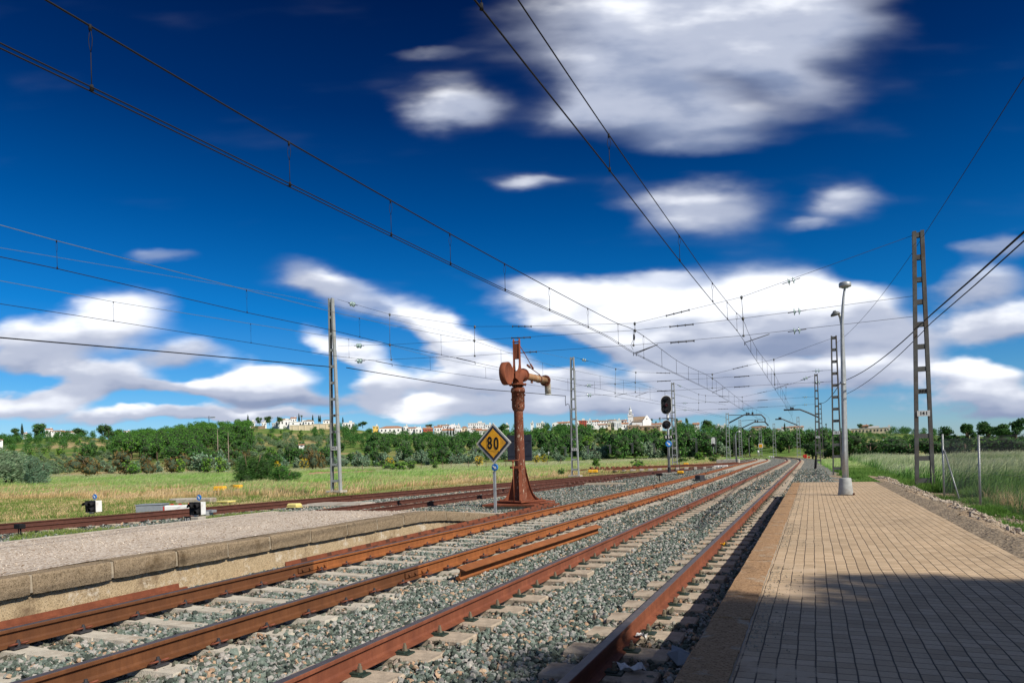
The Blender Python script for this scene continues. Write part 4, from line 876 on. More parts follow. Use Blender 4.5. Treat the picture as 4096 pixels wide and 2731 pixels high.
b = MB(); b.lathe((-.11, -.88, 4.06), (1, 0, 0), [(0, .34), (.012, .36), (.19, .36), (.2, .345), (.205, .325), (.19, .31), (.188, .02)], 36); b.box((0, -.45, 4.05), (.10, .50, .20)); b.build('counterweight', M['crane'], CR)
b = MB(); b.tube([(0, .5, 4.14), (0, 2.55, 4.15)], .118, 22); b.build('spout_pipe', M['crane_pipe'], CR)
b = MB(); flange(b, (0, .44, 4.14), (0, 1, 0), .225, .05, 8); b.build('flange', M['crane'], CR)
b = MB(); flange(b, (0, 2.55, 4.15), (0, 1, 0), .20, .045, 8); b.tube([(0, 1.85, 4.15), (0, 1.95, 4.15)], .135, 22); b.build('flange', M['crane_col'], CR)
b = MB(); b.tube([(0, 2.55, 4.15), (0, 2.68, 4.13), (0, 2.79, 4.05), (0, 2.82, 3.94), (0, 2.83, 3.66)], [.115, .115, .118, .112, .11], 20); b.lathe((0, 2.83, 3.66), (0, 0, 1), [(0, .118), (.03, .118)], 20); b.build('nozzle', M['crane_white'], CR)
b = MB(); b.tube([(.10, .02, 5.05), (.16, .30, 4.80), (.22, .62, 4.50)], .013, 6); b.tube([(.22, .62, 4.50), (.26, .76, 4.36)], .03, 8); b.build('lever_rod', M['crane'], CR)
b = MB(); b.tube([(.02, 2.0, 4.30), (.04, 1.3, 4.40), (.05, .98, 4.45)], .016, 6); b.tube([(.05, .98, 4.45), (.06, .74, 4.50)], .036, 8); b.box((0, 1.25, 3.99), (.05, .1, .09)); b.build('pipe_handle', M['crane_col'], CR)
b = MB(); b.tube([(.02, -.62, .02), (.02, -.62, 1.32)], .022, 8); b.tube([(-.28, -.66, 1.34), (.2, -.56, 1.34), (.22, -.55, 1.34), (.22, -.55, 1.55)], .018, 8); b.box((.06, -.42, 1.12), (.34, .30, .07)); b.box((.24, -.52, 1.1), (.06, .08, .14)); b.lathe((.02, -.62, 1.28), (0, 0, 1), [(0, .04), (.05, .035)], 8); b.build('valve_stand', M['crane'], CR)
# ------------------------------------------------------------------ speed sign 80
px_, py_, _ = atz(1982, 2046, -.1)
SG = empty('speed_sign', (px_, py_, -.16), 'amber diamond speed sign reading 80 on a grey post, left of the water crane', 'speed sign')
w = depth(px_, py_); zc = zat(1772, px_, py_, 1982) + .16; rz = -.14; X = (cos(rz), sin(rz), 0); N = (-sin(rz), cos(rz), 0); tl = .0
b = MB(); b.box((0, 0, .60), (.075, .05, 1.2), bev=.004); b.box((.02, 0, .6), (.012, .055, 1.2)); b.build('post', M['galv'], SG)
b = MB(); b.tube([(0, .03, 1.1), (0, .04, zc + .3)], .022, 8); b.build('post', M['galv_d'], SG)
def dia(hw, hh, y, th, mi_m, nm, r=.03):
    b = MB(); poly = [(-hw, 0), (-hw + r * .7, -r), (-r * .7, -hh + r), (0, -hh), (r * .7, -hh + r), (hw - r * .7, -r), (hw, 0), (hw - r * .7, r), (r * .7, hh - r), (0, hh), (-r * .7, hh - r), (-hw + r * .7, r)]
    poly = poly[::1]; b.prism(poly, (N[0] * y, N[1] * y, zc), X, (0, 0, 1), N, th); return b.build(nm, M[mi_m], SG)
dia(.575, .575, 0, .03, 'sign_rim', 'rim'); dia(.51, .51, -.018, .010, 'sign_blk', 'black_border'); fcs = dia(.415, .415, -.025, .008, 'sign_y', 'sign_face')
for k, ch in ((-.108, '8'), (.108, '0')):
    b = MB(); c = (X[0] * k + N[0] * -.031, X[1] * k + N[1] * -.031, zc - .01 - (.02 if k > 0 else 0)); b.box(c, (.205, .006, .39), rz=rz); o = b.build('number_tile', M['sign_y2'], SG)
    text('digit', ch, .49, M['black'], o, (c[0] + N[0] * -.006, c[1] + N[1] * -.006, c[2] + .002), X, (0, 0, 1), .002, bold=.012, sx=.68)
def blue_disc(parent, c, r, Xd, Nd, name='direction_disc', ang=-.9):
    """round blue plate with a white arrow; Nd points to the back"""
    b = MB(); b.lathe((c[0] + Nd[0] * .03, c[1] + Nd[1] * .03, c[2]), (-Nd[0], -Nd[1], 0), [(0, r), (.035, r), (.04, r * .96)], 28, smooth=False); o = b.build(name, M['blue'], parent)
    e = .014; b = MB(); ax = np.array((Xd[0] * cos(ang), Xd[1] * cos(ang), sin(ang))); ay = np.array((Xd[0] * -sin(ang), Xd[1] * -sin(ang), cos(ang)))
    poly = [(-.66, -.17), (.12, -.17), (.12, -.42), (.72, 0), (.12, .42), (.12, .17), (-.66, .17)]
    b.prism([(x * r, y * r) for x, y in poly], (c[0] - Nd[0] * e, c[1] - Nd[1] * e, c[2]), ax, ay, Nd, .006); b.build('arrow', M['white'], o); return o
blue_disc(SG, (X[0] * .045 - N[0] * .05, X[1] * .045 - N[1] * .05, zat(1868, px_, py_, 1986) + .16), .10, X, N, ang=-.6)
# dark board behind the crane
p = atw(2078, 1791, 27.5); BD = empty('back_turned_board', (p[0], p[1], -.3), 'large dark board seen from its back, half hidden by the water crane column', 'board')
rzb = .10; b = MB(); b.box((0, 0, p[2] + .3), (1.0, .03, 1.03), rz=rzb, bev=.02); b.build('board', M['sign_blk'], BD)
b = MB(); b.box((-.12, .05, (p[2] + .3) / 2), (.07, .05, p[2] + .3)); b.build('post', M['galv_d'], BD)
b = MB(); b.box((0, -.02, p[2] + .3 + .3), (.96, .02, .03), rz=rzb); b.box((0, -.02, p[2] + .3 - .3), (.96, .02, .03), rz=rzb); b.build('stiffener', M['sign_blk'], BD)
# ------------------------------------------------------------------ main signal S1/1
p = atz(2677, 1893, -.2); GX, GY = p[0], p[1]; G = empty('main_signal', (GX, GY, -.2), 'tall colour light signal with plate S1/1 and a blue arrow disc', 'railway signal')
gz = lambda v, u=2675: zat(v, GX, GY, u) + .2
b = MB(); b.lathe((0, 0, .05), (0, 0, 1), [(0, .115), (gz(1595) - .05, .085)], 16); b.build('pole', M['galv'], G)
b = MB(); b.lathe((0, 0, .05), (0, 0, 1), [(0, .2), (.04, .2), (.05, .13), (.45, .125), (.46, .118)], 16); b.build('pole_foot', M['black'], G)
b = MB(); b.box((.1, 0, -.03), (1.5, 1.0, .2), bev=.02); b.build('footing', M['concrete'], G)
k_ = depth(GX, GY) / FPX; rg = .30; Xg = (cos(rg), sin(rg), 0); Ng = (-sin(rg), cos(rg), 0)
def head(cu, cv, hw, hh, nm, lights, name='signal_head'):
    cx = (cu - 2674) * k_ * 1.06; cz = gz(cv, cu); pts = []
    for i in range(28):
        a = 2 * pi * i / 28; pts.append((hw * cos(a), hh * 0 + (hh - hw) * (1 if sin(a) > 0 else -1) + hw * sin(a)))
    o3 = (Xg[0] * cx - Ng[0] * .16, Xg[1] * cx - Ng[1] * .16, cz)
    b = MB(); b.prism(pts, o3, Xg, (0, 0, 1), Ng, .06, 0); o = b.build(name, M['black'], G)
    b = MB(); b.prism([(x * 1.09, y * (1 + .09 * hw / hh)) for x, y in pts], (o3[0] + Ng[0] * .01, o3[1] + Ng[1] * .01, cz), Xg, (0, 0, 1), Ng, .05, 0); b.build('white_border', M['white'], o)
    for (dz, r, m, square) in lights:
        c = (o3[0] - Ng[0] * .03, o3[1] - Ng[1] * .03, cz + dz); b = MB(); b.lathe(c, (-Ng[0], -Ng[1], 0), [(0, r), (.03, r), (.035, r * .8)], 18, 0); b.build('lens', M[m], o)
        b = MB()    # hood: open half shell
        n = 14; R1 = r * 1.18
        for L_, rr_ in ((0, R1), (.20, R1 * .97)):
            for i in range(n + 1):
                a = -.25 + (pi + .5) * i / n; b.v.append(tuple(c[j] - Ng[j] * L_ + Xg[j] * rr_ * cos(a) for j in range(2)) + (c[2] + rr_ * sin(a) - L_ * .15,))
        for i in range(n): b.f.append((i, i + 1, n + 2 + i, n + 1 + i)); b.m.append(0); b.sm.append(True)
        h = b.build('hood', M['darkgrey'], o); s = h.modifiers.new('s', 'SOLIDIFY'); s.thickness = .012
    return o
head(2669, 1619, 19.5 * k_, 36 * k_, 'A', [(.46, .125, 'lens_d', 0), (0, .125, 'lens_r', 0), (-.46, .12, 'lens_d', 1)])
head(2668, 1698, 17 * k_, 17.01 * k_, 'B', [(0, .15, 'lens_d', 0)], 'lower_head')
c = (Xg[0] * .02 - Ng[0] * .14, Xg[1] * .02 - Ng[1] * .14, gz(1748)); b = MB(); b.box(c, (.72, .02, .30), rz=rg); o = b.build('name_plate', M['black'], G)
text('plate_text', 'S 1/1', .27, M['white'], o, (c[0] - Ng[0] * .014, c[1] - Ng[1] * .014, c[2]), Xg, (0, 0, 1), .002, bold=.008)
blue_disc(G, (Xg[0] * .0 - Ng[0] * .14, 0 - Ng[1] * .14, gz(1774)), 12.5 * k_, Xg, Ng, ang=-.75)
b = MB(); b.lathe((0, 0, gz(1829)), (0, 0, 1), [(-.1, .13), (0, .16), (.1, .13)], 10); b.box((.02, -.1, gz(1829)), (.2, .12, .2)); b.build('junction_box', M['galv_d'], G)
lad = MB(); zt = gz(1640)   # ladder and safety cage bars behind the pole
for s in (-1, 1): lad.tube([(.62 + s * .17, .45, .1), (.34 + s * .17, .28, zt)], .022, 6)
for i in range(22): t = i / 22; lad.tube([(.62 - .28 * t - .17, .45 - .17 * t, .3 + (zt - .3) * t), (.62 - .28 * t + .17, .45 - .17 * t, .3 + (zt - .3) * t)], .014, 5)
for v in (1672, 1700, 1790, 1830): lad.tube([(0, 0, gz(v)), (.45, .3, gz(v))], .02, 6)
lad.build('ladder', M['galv_d'], G); b = MB(); b.box((.0, .1, gz(1672)), (.9, .5, .04)); b.build('step_platform', M['galv_d'], G)
# ------------------------------------------------------------------ dwarf signals
def dwarf(u, v, z, label, plate=True, blk=True, rz=0.12, sc=.68):
    p = atz(u, v, z); r = empty('dwarf_signal', (p[0], p[1], z), label, 'dwarf signal', 'dwarf signals beside the outermost siding', rz=rz)
    if blk: b = MB(); b.box((.0, 0, .09), (.62, .5, .2), taper=.75, bev=.02); b.build('footing', M['concrete'], r)
    b = MB(); b.box((0, 0, .25), (.34, .3, .02)); b.box((0, 0, .22), (.14, .14, .08)); b.build('bracket', M['galv'], r)
    b = MB(); b.box((.0, .12, .50), (.60, .30, .50), bev=.012); b.build('case', M['white'], r)
    b = MB(); b.box((-.02, -.045, .50), (.62, .03, .52), bev=.01); b.build('face', M['black'], r)
    for (x, z_) in ((-.18, .62), (.14, .62), (.14, .38), (-.18, .38)):
        blank = (x, z_) == (-.18, .38); b = MB(); b.lathe((x, -.055, z_), (0, -1, 0), [(0, .10), (.025, .10), (.03, .085)], 14); b.build('lens' if not blank else 'blanking_plate', M['lens_d' if not blank else 'black'], r)
        if not blank:
            b = MB(); n = 12
            for L_, rr_ in ((0, .118), (.20, .112)):
                for i in range(n + 1): a = -.35 + (pi + .7) * i / n; b.v.append((x + rr_ * cos(a), -.06 - L_, z_ + rr_ * sin(a) - L_ * .25))
            for i in range(n): b.f.append((i, i + 1, n + 2 + i, n + 1 + i)); b.m.append(0); b.sm.append(True)
            h = b.build('hood', M['black'], r); s = h.modifiers.new('s', 'SOLIDIFY'); s.thickness = .01
    b = MB(); b.tube([(.10, .1, .75), (.10, .1, .86)], .018, 6); b.build('disc_stem', M['galv'], r)
    blue_disc(r, (.10, .07, .93), .115, (1, 0, 0), (0, 1, 0), ang=-.85)
    if plate:
        b = MB(); b.box((-.22, -.30, .10), (.34, .02, .24)); o = b.build('name_plate', M['black'], r)
        text('plate_text', 'S 1/2', .13, M['white'], o, (-.22, -.315, .10), (1, 0, 0), (0, 0, 1), .001, bold=.003)
    r.scale = (sc, sc, sc * (1.14 if sc < .7 else 1)); return r
dwarf(786, 2084, -.26, 'dwarf signal with plate S1/2 on a concrete block before the siding rails')
dwarf(368, 2070, -.30, 'dwarf signal with blue disc beyond the siding rails, left one', plate=False, blk=False, rz=.05, sc=.80)
# ------------------------------------------------------------------ trackside boxes
def ybox(u, v, z, label, w, d, h, mat, legs=True, name='cable_box', grp='yellow trackside boxes', cat='cable box', rz=0.0, n=1):
    p = atz(u, v, z); r = empty(name, (p[0], p[1], z), label, cat, grp, rz=rz); lz = .16 if legs else 0
    b = MB(); b.box((0, 0, lz + h / 2 + .02), (w, d, h), bev=min(.05, h * .3), taper=.95); b.box((0, 0, lz + h * .18), (w * 1.05, d * 1.05, h * .2), bev=.01); b.build('lid', M[mat], r)
    if legs:
        b = MB(); b.box((0, 0, lz - .02), (w * 1.02, d, .05)); b.build('tray', M['darkgrey'], r)
        for sx in (-.3, 0, .3): b = MB(); b.lathe((sx * w, -.05, -.05), (0, 0, 1), [(0, .045), (.12, .04), (.2, .03)], 8); b.build('leg', M['galv'], r)
    return r
ybox(881, 1972, -.28, 'yellow-lidded cable box in the grass, left one of the pair beyond the S1/2 signal', .72, .40, .26, 'yellow', rz=.2)
ybox(947, 1966, -.28, 'yellow-lidded cable box in the grass, right one of the pair beyond the S1/2 signal', .70, .40, .27, 'yellow', rz=.2)
ybox(2372, 1896, -.28, 'long yellow box on legs at the siding edge right of the 15 D mast', .85, .45, .24, 'yellow', rz=.1)
ybox(2744, 1862, -.28, 'small yellow box on legs right of the tall signal, beyond the siding', .62, .4, .2, 'yellow')
ybox(2722, 1901, -.24, 'yellow box on a dark leg at the foot of the tall signal', .46, .34, .16, 'yellow')
ybox(1178, 2030, -.26, 'faded pale yellow box on the ballast behind the gravel platform', .5, .34, .15, 'paleyellow', legs=False)
ybox(905, 2008, -.28, 'flat pale yellow lid just behind the S1/2 signal', .7, .5, .06, 'paleyellow', legs=False)
def thing_box(u, v, z, dim, mat, name, label, cat, rz=0, bev=.015, grp=None, extra=None):
    p = atz(u, v, z); b = MB(); b.box((0, 0, dim[2] / 2), dim, bev=bev)
    if extra: extra(b)
    o = b.build(name, M[mat]); o.location = p; o.rotation_euler = (0, 0, rz); return tag(o, label, cat, grp)
p = atz(610, 2047, -.3); r = empty('trackside_cabinet', p, 'low grey metal cabinet beyond the siding rails between the dwarf signals', 'cabinet', rz=.5)
b = MB(); b.box((0, 0, .14), (.95, .72, .28), bev=.01); b.build('case', M['greybox'], r); b = MB(); b.box((0, 0, .30), (1.0, .77, .035), bev=.01); b.build('lid', M['greybox'], r)
b = MB(); b.box((0, 0, .16), (1.15, .3, .26), bev=.04, rz=0)
for k in (-.4, -.1, .25, .45): b.box((k, .16, .31), (.12, .1, .05), bev=.02, mi=1)
b.box((-.58, 0, .14), (.03, .3, .24), mi=1); o = b.build('point_lever_housing', [M['white'], M['red']]); o.location = atz(725, 2050, -.3); o.rotation_euler = (0, 0, .45); tag(o, 'chipped white and red housing lying behind the S1/2 signal', 'lever housing')
def bump_(b): b.box((.15, .05, .16), (.3, .22, .08), mi=0)
thing_box(826, 2062, -.28, (.36, .3, .16), 'galv', 'junction_box', 'small grey junction box at the right of the S1/2 signal', 'junction box', bev=.03, extra=bump_)
p = atz(785, 2010, -.3); b = MB(); b.box((0, 0, .1), (1.9, .5, .26), bev=.05); b.box((-.9, .1, .17), (.9, .5, .1), bev=.02); o = b.build('concrete_block', M['concrete']); o.location = p; o.rotation_euler = (0, 0, .2); tag(o, 'long concrete block in the grass behind the S1/2 signal', 'concrete block')
b = MB(); b.box((0, 0, .03), (3.6, 1.3, .08), bev=.02); b.box((0.1, .1, .08), (3.2, .9, .03)); o = b.build('concrete_slab', M['concrete']); o.location = atz(1310, 2020, -.28); o.rotation_euler = (0, 0, .12); tag(o, 'pale flat concrete slab behind the end of the gravel platform', 'concrete slab')
b = MB(); b.box((0, 0, .08), (2.2, .6, .12), bev=.03); b.box((-.2, .15, .15), (1.7, .1, .04)); o = b.build('concrete_slab', M['mortar']); o.location = atz(2420, 1942, -.24); o.rotation_euler = (0, 0, .1); tag(o, 'whitish concrete trough lid lying on the ballast below the 15 D mast', 'concrete slab')
b = MB(); b.box((0, 0, .0), (.5, .9, .18), taper=.6, bev=.02); b.box((0, 0, .18), (.34, .6, .26), taper=.8, bev=.03); b.box((.3, .2, .02), (.3, .5, .1)); o = b.build('track_magnet', M['darkgrey']); o.location = atz(2800, 1921, -.17); o.rotation_euler = (0, 0, -.3); tag(o, 'dark wedge-shaped box lying between the rails of the middle track', 'trackside device')
b = MB(); b.box((0, 0, .36), (.42, .26, .16), bev=.02); b.tube([(.08, 0, -.1), (.05, 0, .3)], .03, 6); b.tube([(-.1, 0, -.1), (-.08, 0, .3)], .02, 6); o = b.build('cable_marker', M['black']); o.scale = (.6, .6, .75); o.location = atz(80, 2146, -.28); tag(o, 'small black box on thin legs on the ballast at the left picture edge', 'marker post')
b = MB(); b.box((0, 0, .42), (.34, .2, .14), bev=.02); b.tube([(0, 0, -.1), (0, 0, .4)], .03, 6); o = b.build('cable_marker', M['black']); o.location = atz(2638, 1926, -.22); tag(o, 'small black marker on one stem on the ballast below the tall signal', 'marker post')
b = MB(); b.box((0, 0, .25), (3.2, 2.0, .62), bev=.05); o = b.build('concrete_block', M['concrete']); o.location = atz(2913, 1851, -.25); tag(o, 'big concrete block at the foot of the first portal mast', 'concrete block')
b = MB(); b.tube([(0, 0, -.2), (.12, 0, 1.15)], [.10, .09], 8); b.lathe((.12, 0, 1.13), (0, 0, 1), [(0, .11), (.06, .1)], 8); o = b.build('marker_post', M['black']); o.location = atz(3260, 1879, -.27); tag(o, 'short leaning black post at the ballast edge beyond the paved platform', 'post')
b = MB(); b.box((0, 0, .6), (.9, .5, 1.2), bev=.1); b.box((-.5, -.1, .7), (.5, .5, .9), bev=.1); b.lathe((-.5, -.4, .8), (0, -1, 0), [(0, .25), (.1, .25)], 12); b.box((1.0, 0, .3), (.6, .5, .6)); o = b.build('red_lamp_unit', M['red']); o.scale = (.62, .62, .62); o.location = atz(3222, 1832, -.25); tag(o, 'small red trackside unit at the outside of the bend', 'trackside device')
b = MB(); b.lathe((0, 0, 0), (0, 0, 1), [(0, .25), (2.0, .25), (2.1, .55), (3.2, .55), (3.5, .2)], 12); o = b.build('white_marker', M['white']); o.location = atw(3033, 1823, 185); o.scale = (.42, .42, .42); tag(o, 'white round-topped marker beside the rails at the bend', 'marker')
for k, (u, v) in enumerate(((3078, 1829.5), (3086, 1830), (3094, 1830.5))):
    b = MB(); b.box((0, 0, .15), (.35, .35, .4), bev=.05); o = b.build('white_block', M['white']); o.location = atz(u, v, -.2); tag(o, 'white painted block between the tracks at the bend', 'block', 'three white painted blocks at the bend')
for k, (u, v) in enumerate(((2866, 1869), (2878, 1868), (2889, 1867), (2902, 1867))):
    b = MB(); b.box((0, 0, .1), (.5, .4, .22), bev=.04); o = b.build('white_stone', M['white']); o.location = atz(u, v, -.22); tag(o, 'white painted stone beside the siding near the first portal mast', 'stone', 'row of white painted stones')
# stack of dismantled track panels
p = atz(2560, 1888, -.3); r = empty('track_panel_stack', p, 'rusty dismantled track panels with concrete sleepers dumped in the grass beyond the sidings', 'track panels', rz=.12)
rp = sweep_rail([(0, -6), (0, 6)], .55, 0, lambda i, k: 0)
for (x, y, rzz, z) in ((3.2, 3.2, 1.38, 0), (2.4, 1.6, 1.40, -.05), (-1.2, 6.5, 1.36, -.12), (-2.2, 5.3, 1.42, -.15)):
    o = bpy.data.objects.new('rail', rp.build('tmp', M['rail_red']).data); bpy.data.objects.remove(bpy.data.objects['tmp']); COL.objects.link(o); o.parent = r; o.location = (x, y, z); o.rotation_euler = (.02, 0, -rzz)
ssm = MB(); ssm.box((0, 0, .2), (.26, 2.4, .22), bev=.02)
for i in range(13):
    o = bpy.data.objects.new('sleeper', ssm.build('tmp', M['concrete']).data if i == 0 else sm_); COL.objects.link(o); sm_ = o.data
    if i == 0: bpy.data.objects.remove(bpy.data.objects['tmp'])
    o.parent = r; o.location = (-2.6 + i * .85, 2.0 + i * .08, 0); o.rotation_euler = (0, 0, random.uniform(-.06, .06))
b = MB()
for i in range(14): b.box((-5.6 + i * .55, 5.6 + random.uniform(-.3, .3), .42), (.3, .3, .18), rz=random.random())
b.build('rusty_fittings', M['rail_red'], r)
# far line: small masts, white signal, signs
def pole_arm(u, v, vt, arm, w, label, mat='galv_d'):
    p = atw(u, v, w); H = CH + w * ray(u, vt)[2] - p[2]; r = empty('line_pole', p, label, 'line pole', 'small poles of the farther railway line')
    b = MB(); b.box((-.12, 0, H / 2), (.10, .10, H)); b.box((.12, 0, H / 2), (.10, .10, H))
    for i in range(6): b.box((0, 0, H * (i + .5) / 6), (.3, .06, .12))
    b.build('pole', M[mat], r)
    b = MB(); L = arm * w / FPX; b.tube([(0, 0, H * .93), (L * .7, 0, H * .95), (L, 0, H * .86)], .05, 5); b.tube([(0, 0, H * .75), (L * .7, 0, H * .95)], .04, 5); b.build('arm', M[mat], r); return r
D34 = lambda x, y: (2100 + x * .3401, 1600 + y * .3401)
for (x, yb, yt, a, lb) in ((478, 650, 545, -20, 'farther-line pole left of the 15 D mast'), (743, 635, 532, -22, 'farther-line pole right of the 15 D mast'), (1003, 625, 520, -24, 'farther-line pole in front of the rounded brown-green tree'), (1266, 625, 500, -25, 'farther-line pole with white foot right of the church'), (1522, 622, 505, -26, 'farther-line pole just left of the tall signal'), (2018, 640, 440, -42, 'farther-line mast with a long arm right of the tall signal'), (2246, 620, 425, -38, 'farther-line mast behind the white oval signal')):
    u, v = D34(x, yb); pole_arm(u, v, D34(x, yt)[1], a, 150, lb)
u, v = 1904, 1808; pole_arm(u, v, 1795, -18, 150, 'small street-lamp-like pole seen left of the 80 sign')
p = atw(2854, 1816, 120); r = empty('oval_signal', p, 'distant signal with a white oval back board on a grey pole', 'railway signal')
b = MB(); b.tube([(0, 0, 0), (0, 0, 2.2)], .07, 8); b.build('pole', M['galv'], r); b = MB(); b.prism([(.32 * cos(a), .38 * sin(a) + (.32 if sin(a) > 0 else -.3)) for a in np.linspace(0, 2 * pi, 20, endpoint=False)], (0, 0, 2.2), (1, 0, 0), (0, 0, 1), (0, 1, 0), .08); b.build('back_board', M['white'], r); b = MB(); b.lathe((0, -.05, 1.55), (0, -1, 0), [(0, .3), (.1, .3)], 12); b.build('lower_head', M['black'], r)
p = atw(2195, 1826, 120); r = empty('diamond_sign', p, 'tiny white diamond sign on a post beyond the meadow', 'sign'); b = MB(); b.tube([(0, 0, 0), (0, 0, .6)], .04, 6); b.build('post', M['galv'], r); b = MB(); b.prism([(-.19, 0), (0, -.19), (.19, 0), (0, .19)], (0, 0, .72), (1, 0, 0), (0, 0, 1), (0, 1, 0), .03); b.build('sign_face', M['white'], r)
p = atw(2157, 1828, 120); r = empty('marker_board', p, 'tiny white two-part marker board beyond the meadow', 'sign'); b = MB(); b.tube([(0, 0, 0), (0, 0, .6)], .04, 6); b.build('post', M['galv'], r); b = MB(); b.box((-.1, 0, .5), (.12, .03, .35)); b.box((.1, 0, .5), (.12, .03, .35)); b.build('sign_face', M['white'], r)
# thin far lamp posts
for (u, v, vt, w, lb) in ((2947, 1864, 1727, 88, 'slender white lamp post with a meter box near the portal masts'), (2998, 1828, 1745, 200, 'second slender pole behind the portal masts')):
    p = atw(u, v, w); H = CH + w * ray(u, vt)[2] - p[2]; r = empty('lamp_post', p, lb, 'lamp post'); b = MB(); b.tube([(0, 0, 0), (-.05, 0, H * .9), (.1, 0, H), (.35, 0, H + .02)], [.09, .06, .05, .04], 8); b.build('pole', M['galv'], r)
    b = MB(); b.lathe((.4, 0, H - .05), (0, 0, 1), [(0, .14), (.1, .16), (.18, .05)], 10); b.build('lamp_head', M['white'], r)
    b = MB(); b.box((0, -.08, .9), (.22, .2, .5)); b.build('meter_box', M['galv_d'], r)
# ------------------------------------------------------------------ lamp posts
LX, LY = .69, 18.15; zl = .32; lzz = lambda v, u: zat(v, LX, LY, u) - zl
r = empty('lamp_post', (LX, LY, zl), 'galvanised lamp post with a tapered concrete base standing on the paved platform', 'lamp post')
b = MB(); b.lathe((0, 0, 0), (0, 0, 1), [(0, .165), (.03, .163), (lzz(1911, 3376) - .02, .130), (lzz(1911, 3376), .12), (lzz(1911, 3376) + .005, .08)], 28); b.build('base_cone', M['concrete_g'] if 'concrete_g' in M else M['galv'], r)
b = MB(); b.box((.13, -.02, .02), (.12, .12, .04)); b.build('base_bolt', M['rail_dark'], r)
pts = []
for (u, v, rad) in ((3378, 1912, .062), (3377, 1800, .060), (3374, 1650, .055), (3371, 1500, .050), (3369, 1400, .047), (3368, 1300, .043), (3371, 1230, .038), (3374, 1190, .034), (3378, 1160, .030), (3380, 1148, .028)):
    a = atw(u, v, depth(LX, LY)); pts.append(((a[0] - LX, a[1] - LY, a[2] - zl), rad))
b = MB(); b.tube([a for a, _ in pts], [c * .82 for _, c in pts], 14); b.tube([(pts[4][0][0], pts[4][0][1], lzz(1536, 3371)), (pts[4][0][0], pts[4][0][1], lzz(1530, 3371))], .062, 12); b.build('pole', M['galv'], r)
tp = pts[-1][0]; b = MB(); b.lathe((tp[0], tp[1], tp[2] - .01), (0, 0, 1), [(0, .06), (.015, .13), (.03, .135), (.09, .135), (.115, .12), (.135, .05)], 24); hd = b.build('lamp_head', M['galv'], r)
b = MB(); b.lathe((tp[0], tp[1] - .0, tp[2] - .035), (0, 0, 1), [(0, .03), (.01, .075), (.03, .085)], 16); b.build('lamp_glass', M['glass'], r)
W2 = depth(LX, LY) * 1.22; p0 = atw(3385, 1938, W2); r = empty('lamp_post', p0, 'gooseneck lamp post hidden behind the nearer one, only its bent neck showing', 'lamp post')
pts = [(3385, 1938, .07), (3380, 1700, .06), (3376, 1500, .055), (3371, 1380, .05), (3368, 1300, .048), (3363, 1270, .045), (3356, 1256, .04), (3347, 1252, .035)]
b = MB(); b.tube([tuple(atw(u, v, W2)[j] - p0[j] for j in range(3)) for u, v, _ in pts], [c for *_, c in pts], 12); b.build('pole', M['galv'], r)
a = atw(3342, 1252, W2); a = tuple(a[j] - p0[j] for j in range(3)); b = MB(); b.lathe((a[0], a[1], a[2] - .06), (-.25, 0, 1), [(0, .13), (.02, .13), (.06, .11), (.10, .05), (.13, .04)], 16); b.build('lamp_head', M['galv_d'], r)
# ------------------------------------------------------------------ chain link fence
FP = []
F0 = atz(3777, 1995, -.25); F1 = atz(3922, 2033, -.25); dxf, dyf = F1[0] - F0[0], F1[1] - F0[1]
fz = [CH + depth(F0[0], F0[1]) * ray(3768, 1738)[2], CH + depth(F1[0], F1[1]) * ray(3913, 1743)[2]]
FR = empty('chain_link_fence', (F0[0], F0[1], -.25), 'grey chain-link fence on galvanised posts behind the paved platform at the right', 'fence')
def fz_at(t): return fz[0] + (fz[1] - fz[0]) * t
for t in (0, 1, 2.15):
    x, y = F0[0] + dxf * t, F0[1] + dyf * t; b = MB(); b.tube([(x - F0[0], y - F0[1], -.2), (x - F0[0], y - F0[1], fz[min(1, int(t))] + .25)], .028, 10); b.lathe((x - F0[0], y - F0[1], fz[min(1, int(t))] + .25), (0, 0, 1), [(0, .032), (.02, .025)], 10); b.build('post', M['galv'], FR)
bt = atz(3842, 2005, -.25); tpz = CH + depth(F0[0], F0[1]) * ray(3775, 1798)[2]
b = MB(); b.tube([(bt[0] - F0[0], bt[1] - F0[1], -.05), (.03, -.0, tpz + .25)], .022, 8); b.build('brace', M['galv'], FR)
b = MB(); L = 2.15; Hm = min(fz) + .22; zb = .02; cell = .055; Lm = math.hypot(dxf, dyf) * L; ux, uy = dxf / math.hypot(dxf, dyf), dyf / math.hypot(dxf, dyf)
def fl(a0, z0_, a1, z1_, r_=.0022):
    P_ = [(ux * a0, uy * a0 - .03, z0_), (ux * a1, uy * a1 - .03, z1_)]; b.tube(P_, r_, 3, smooth=False, cap=False)
Hh = Hm - zb; k = -Hh
while k < Lm:
    for s in (1, -1):
        a0, a1 = (k, k + Hh) if s > 0 else (k + Hh, k); z0_, z1_ = zb, Hm
        # clip to the panel
        def cl(a, z, a2, z2):
            if a < 0: t = (0 - a) / (a2 - a); a, z = 0, z + (z2 - z) * t
            if a > Lm: t = (Lm - a) / (a2 - a); a, z = Lm, z + (z2 - z) * t
            return a, z
        A = cl(a0, z0_, a1, z1_); B_ = cl(a1, z1_, a0, z0_)
        if abs(A[1] - B_[1]) > .03: fl(A[0], A[1], B_[0], B_[1])
    k += cell * 1.3
for z in (zb, zb + Hh * .5, Hm): fl(0, z, Lm, z, .0028)
b.build('wire_mesh', M['galv_d'], FR)
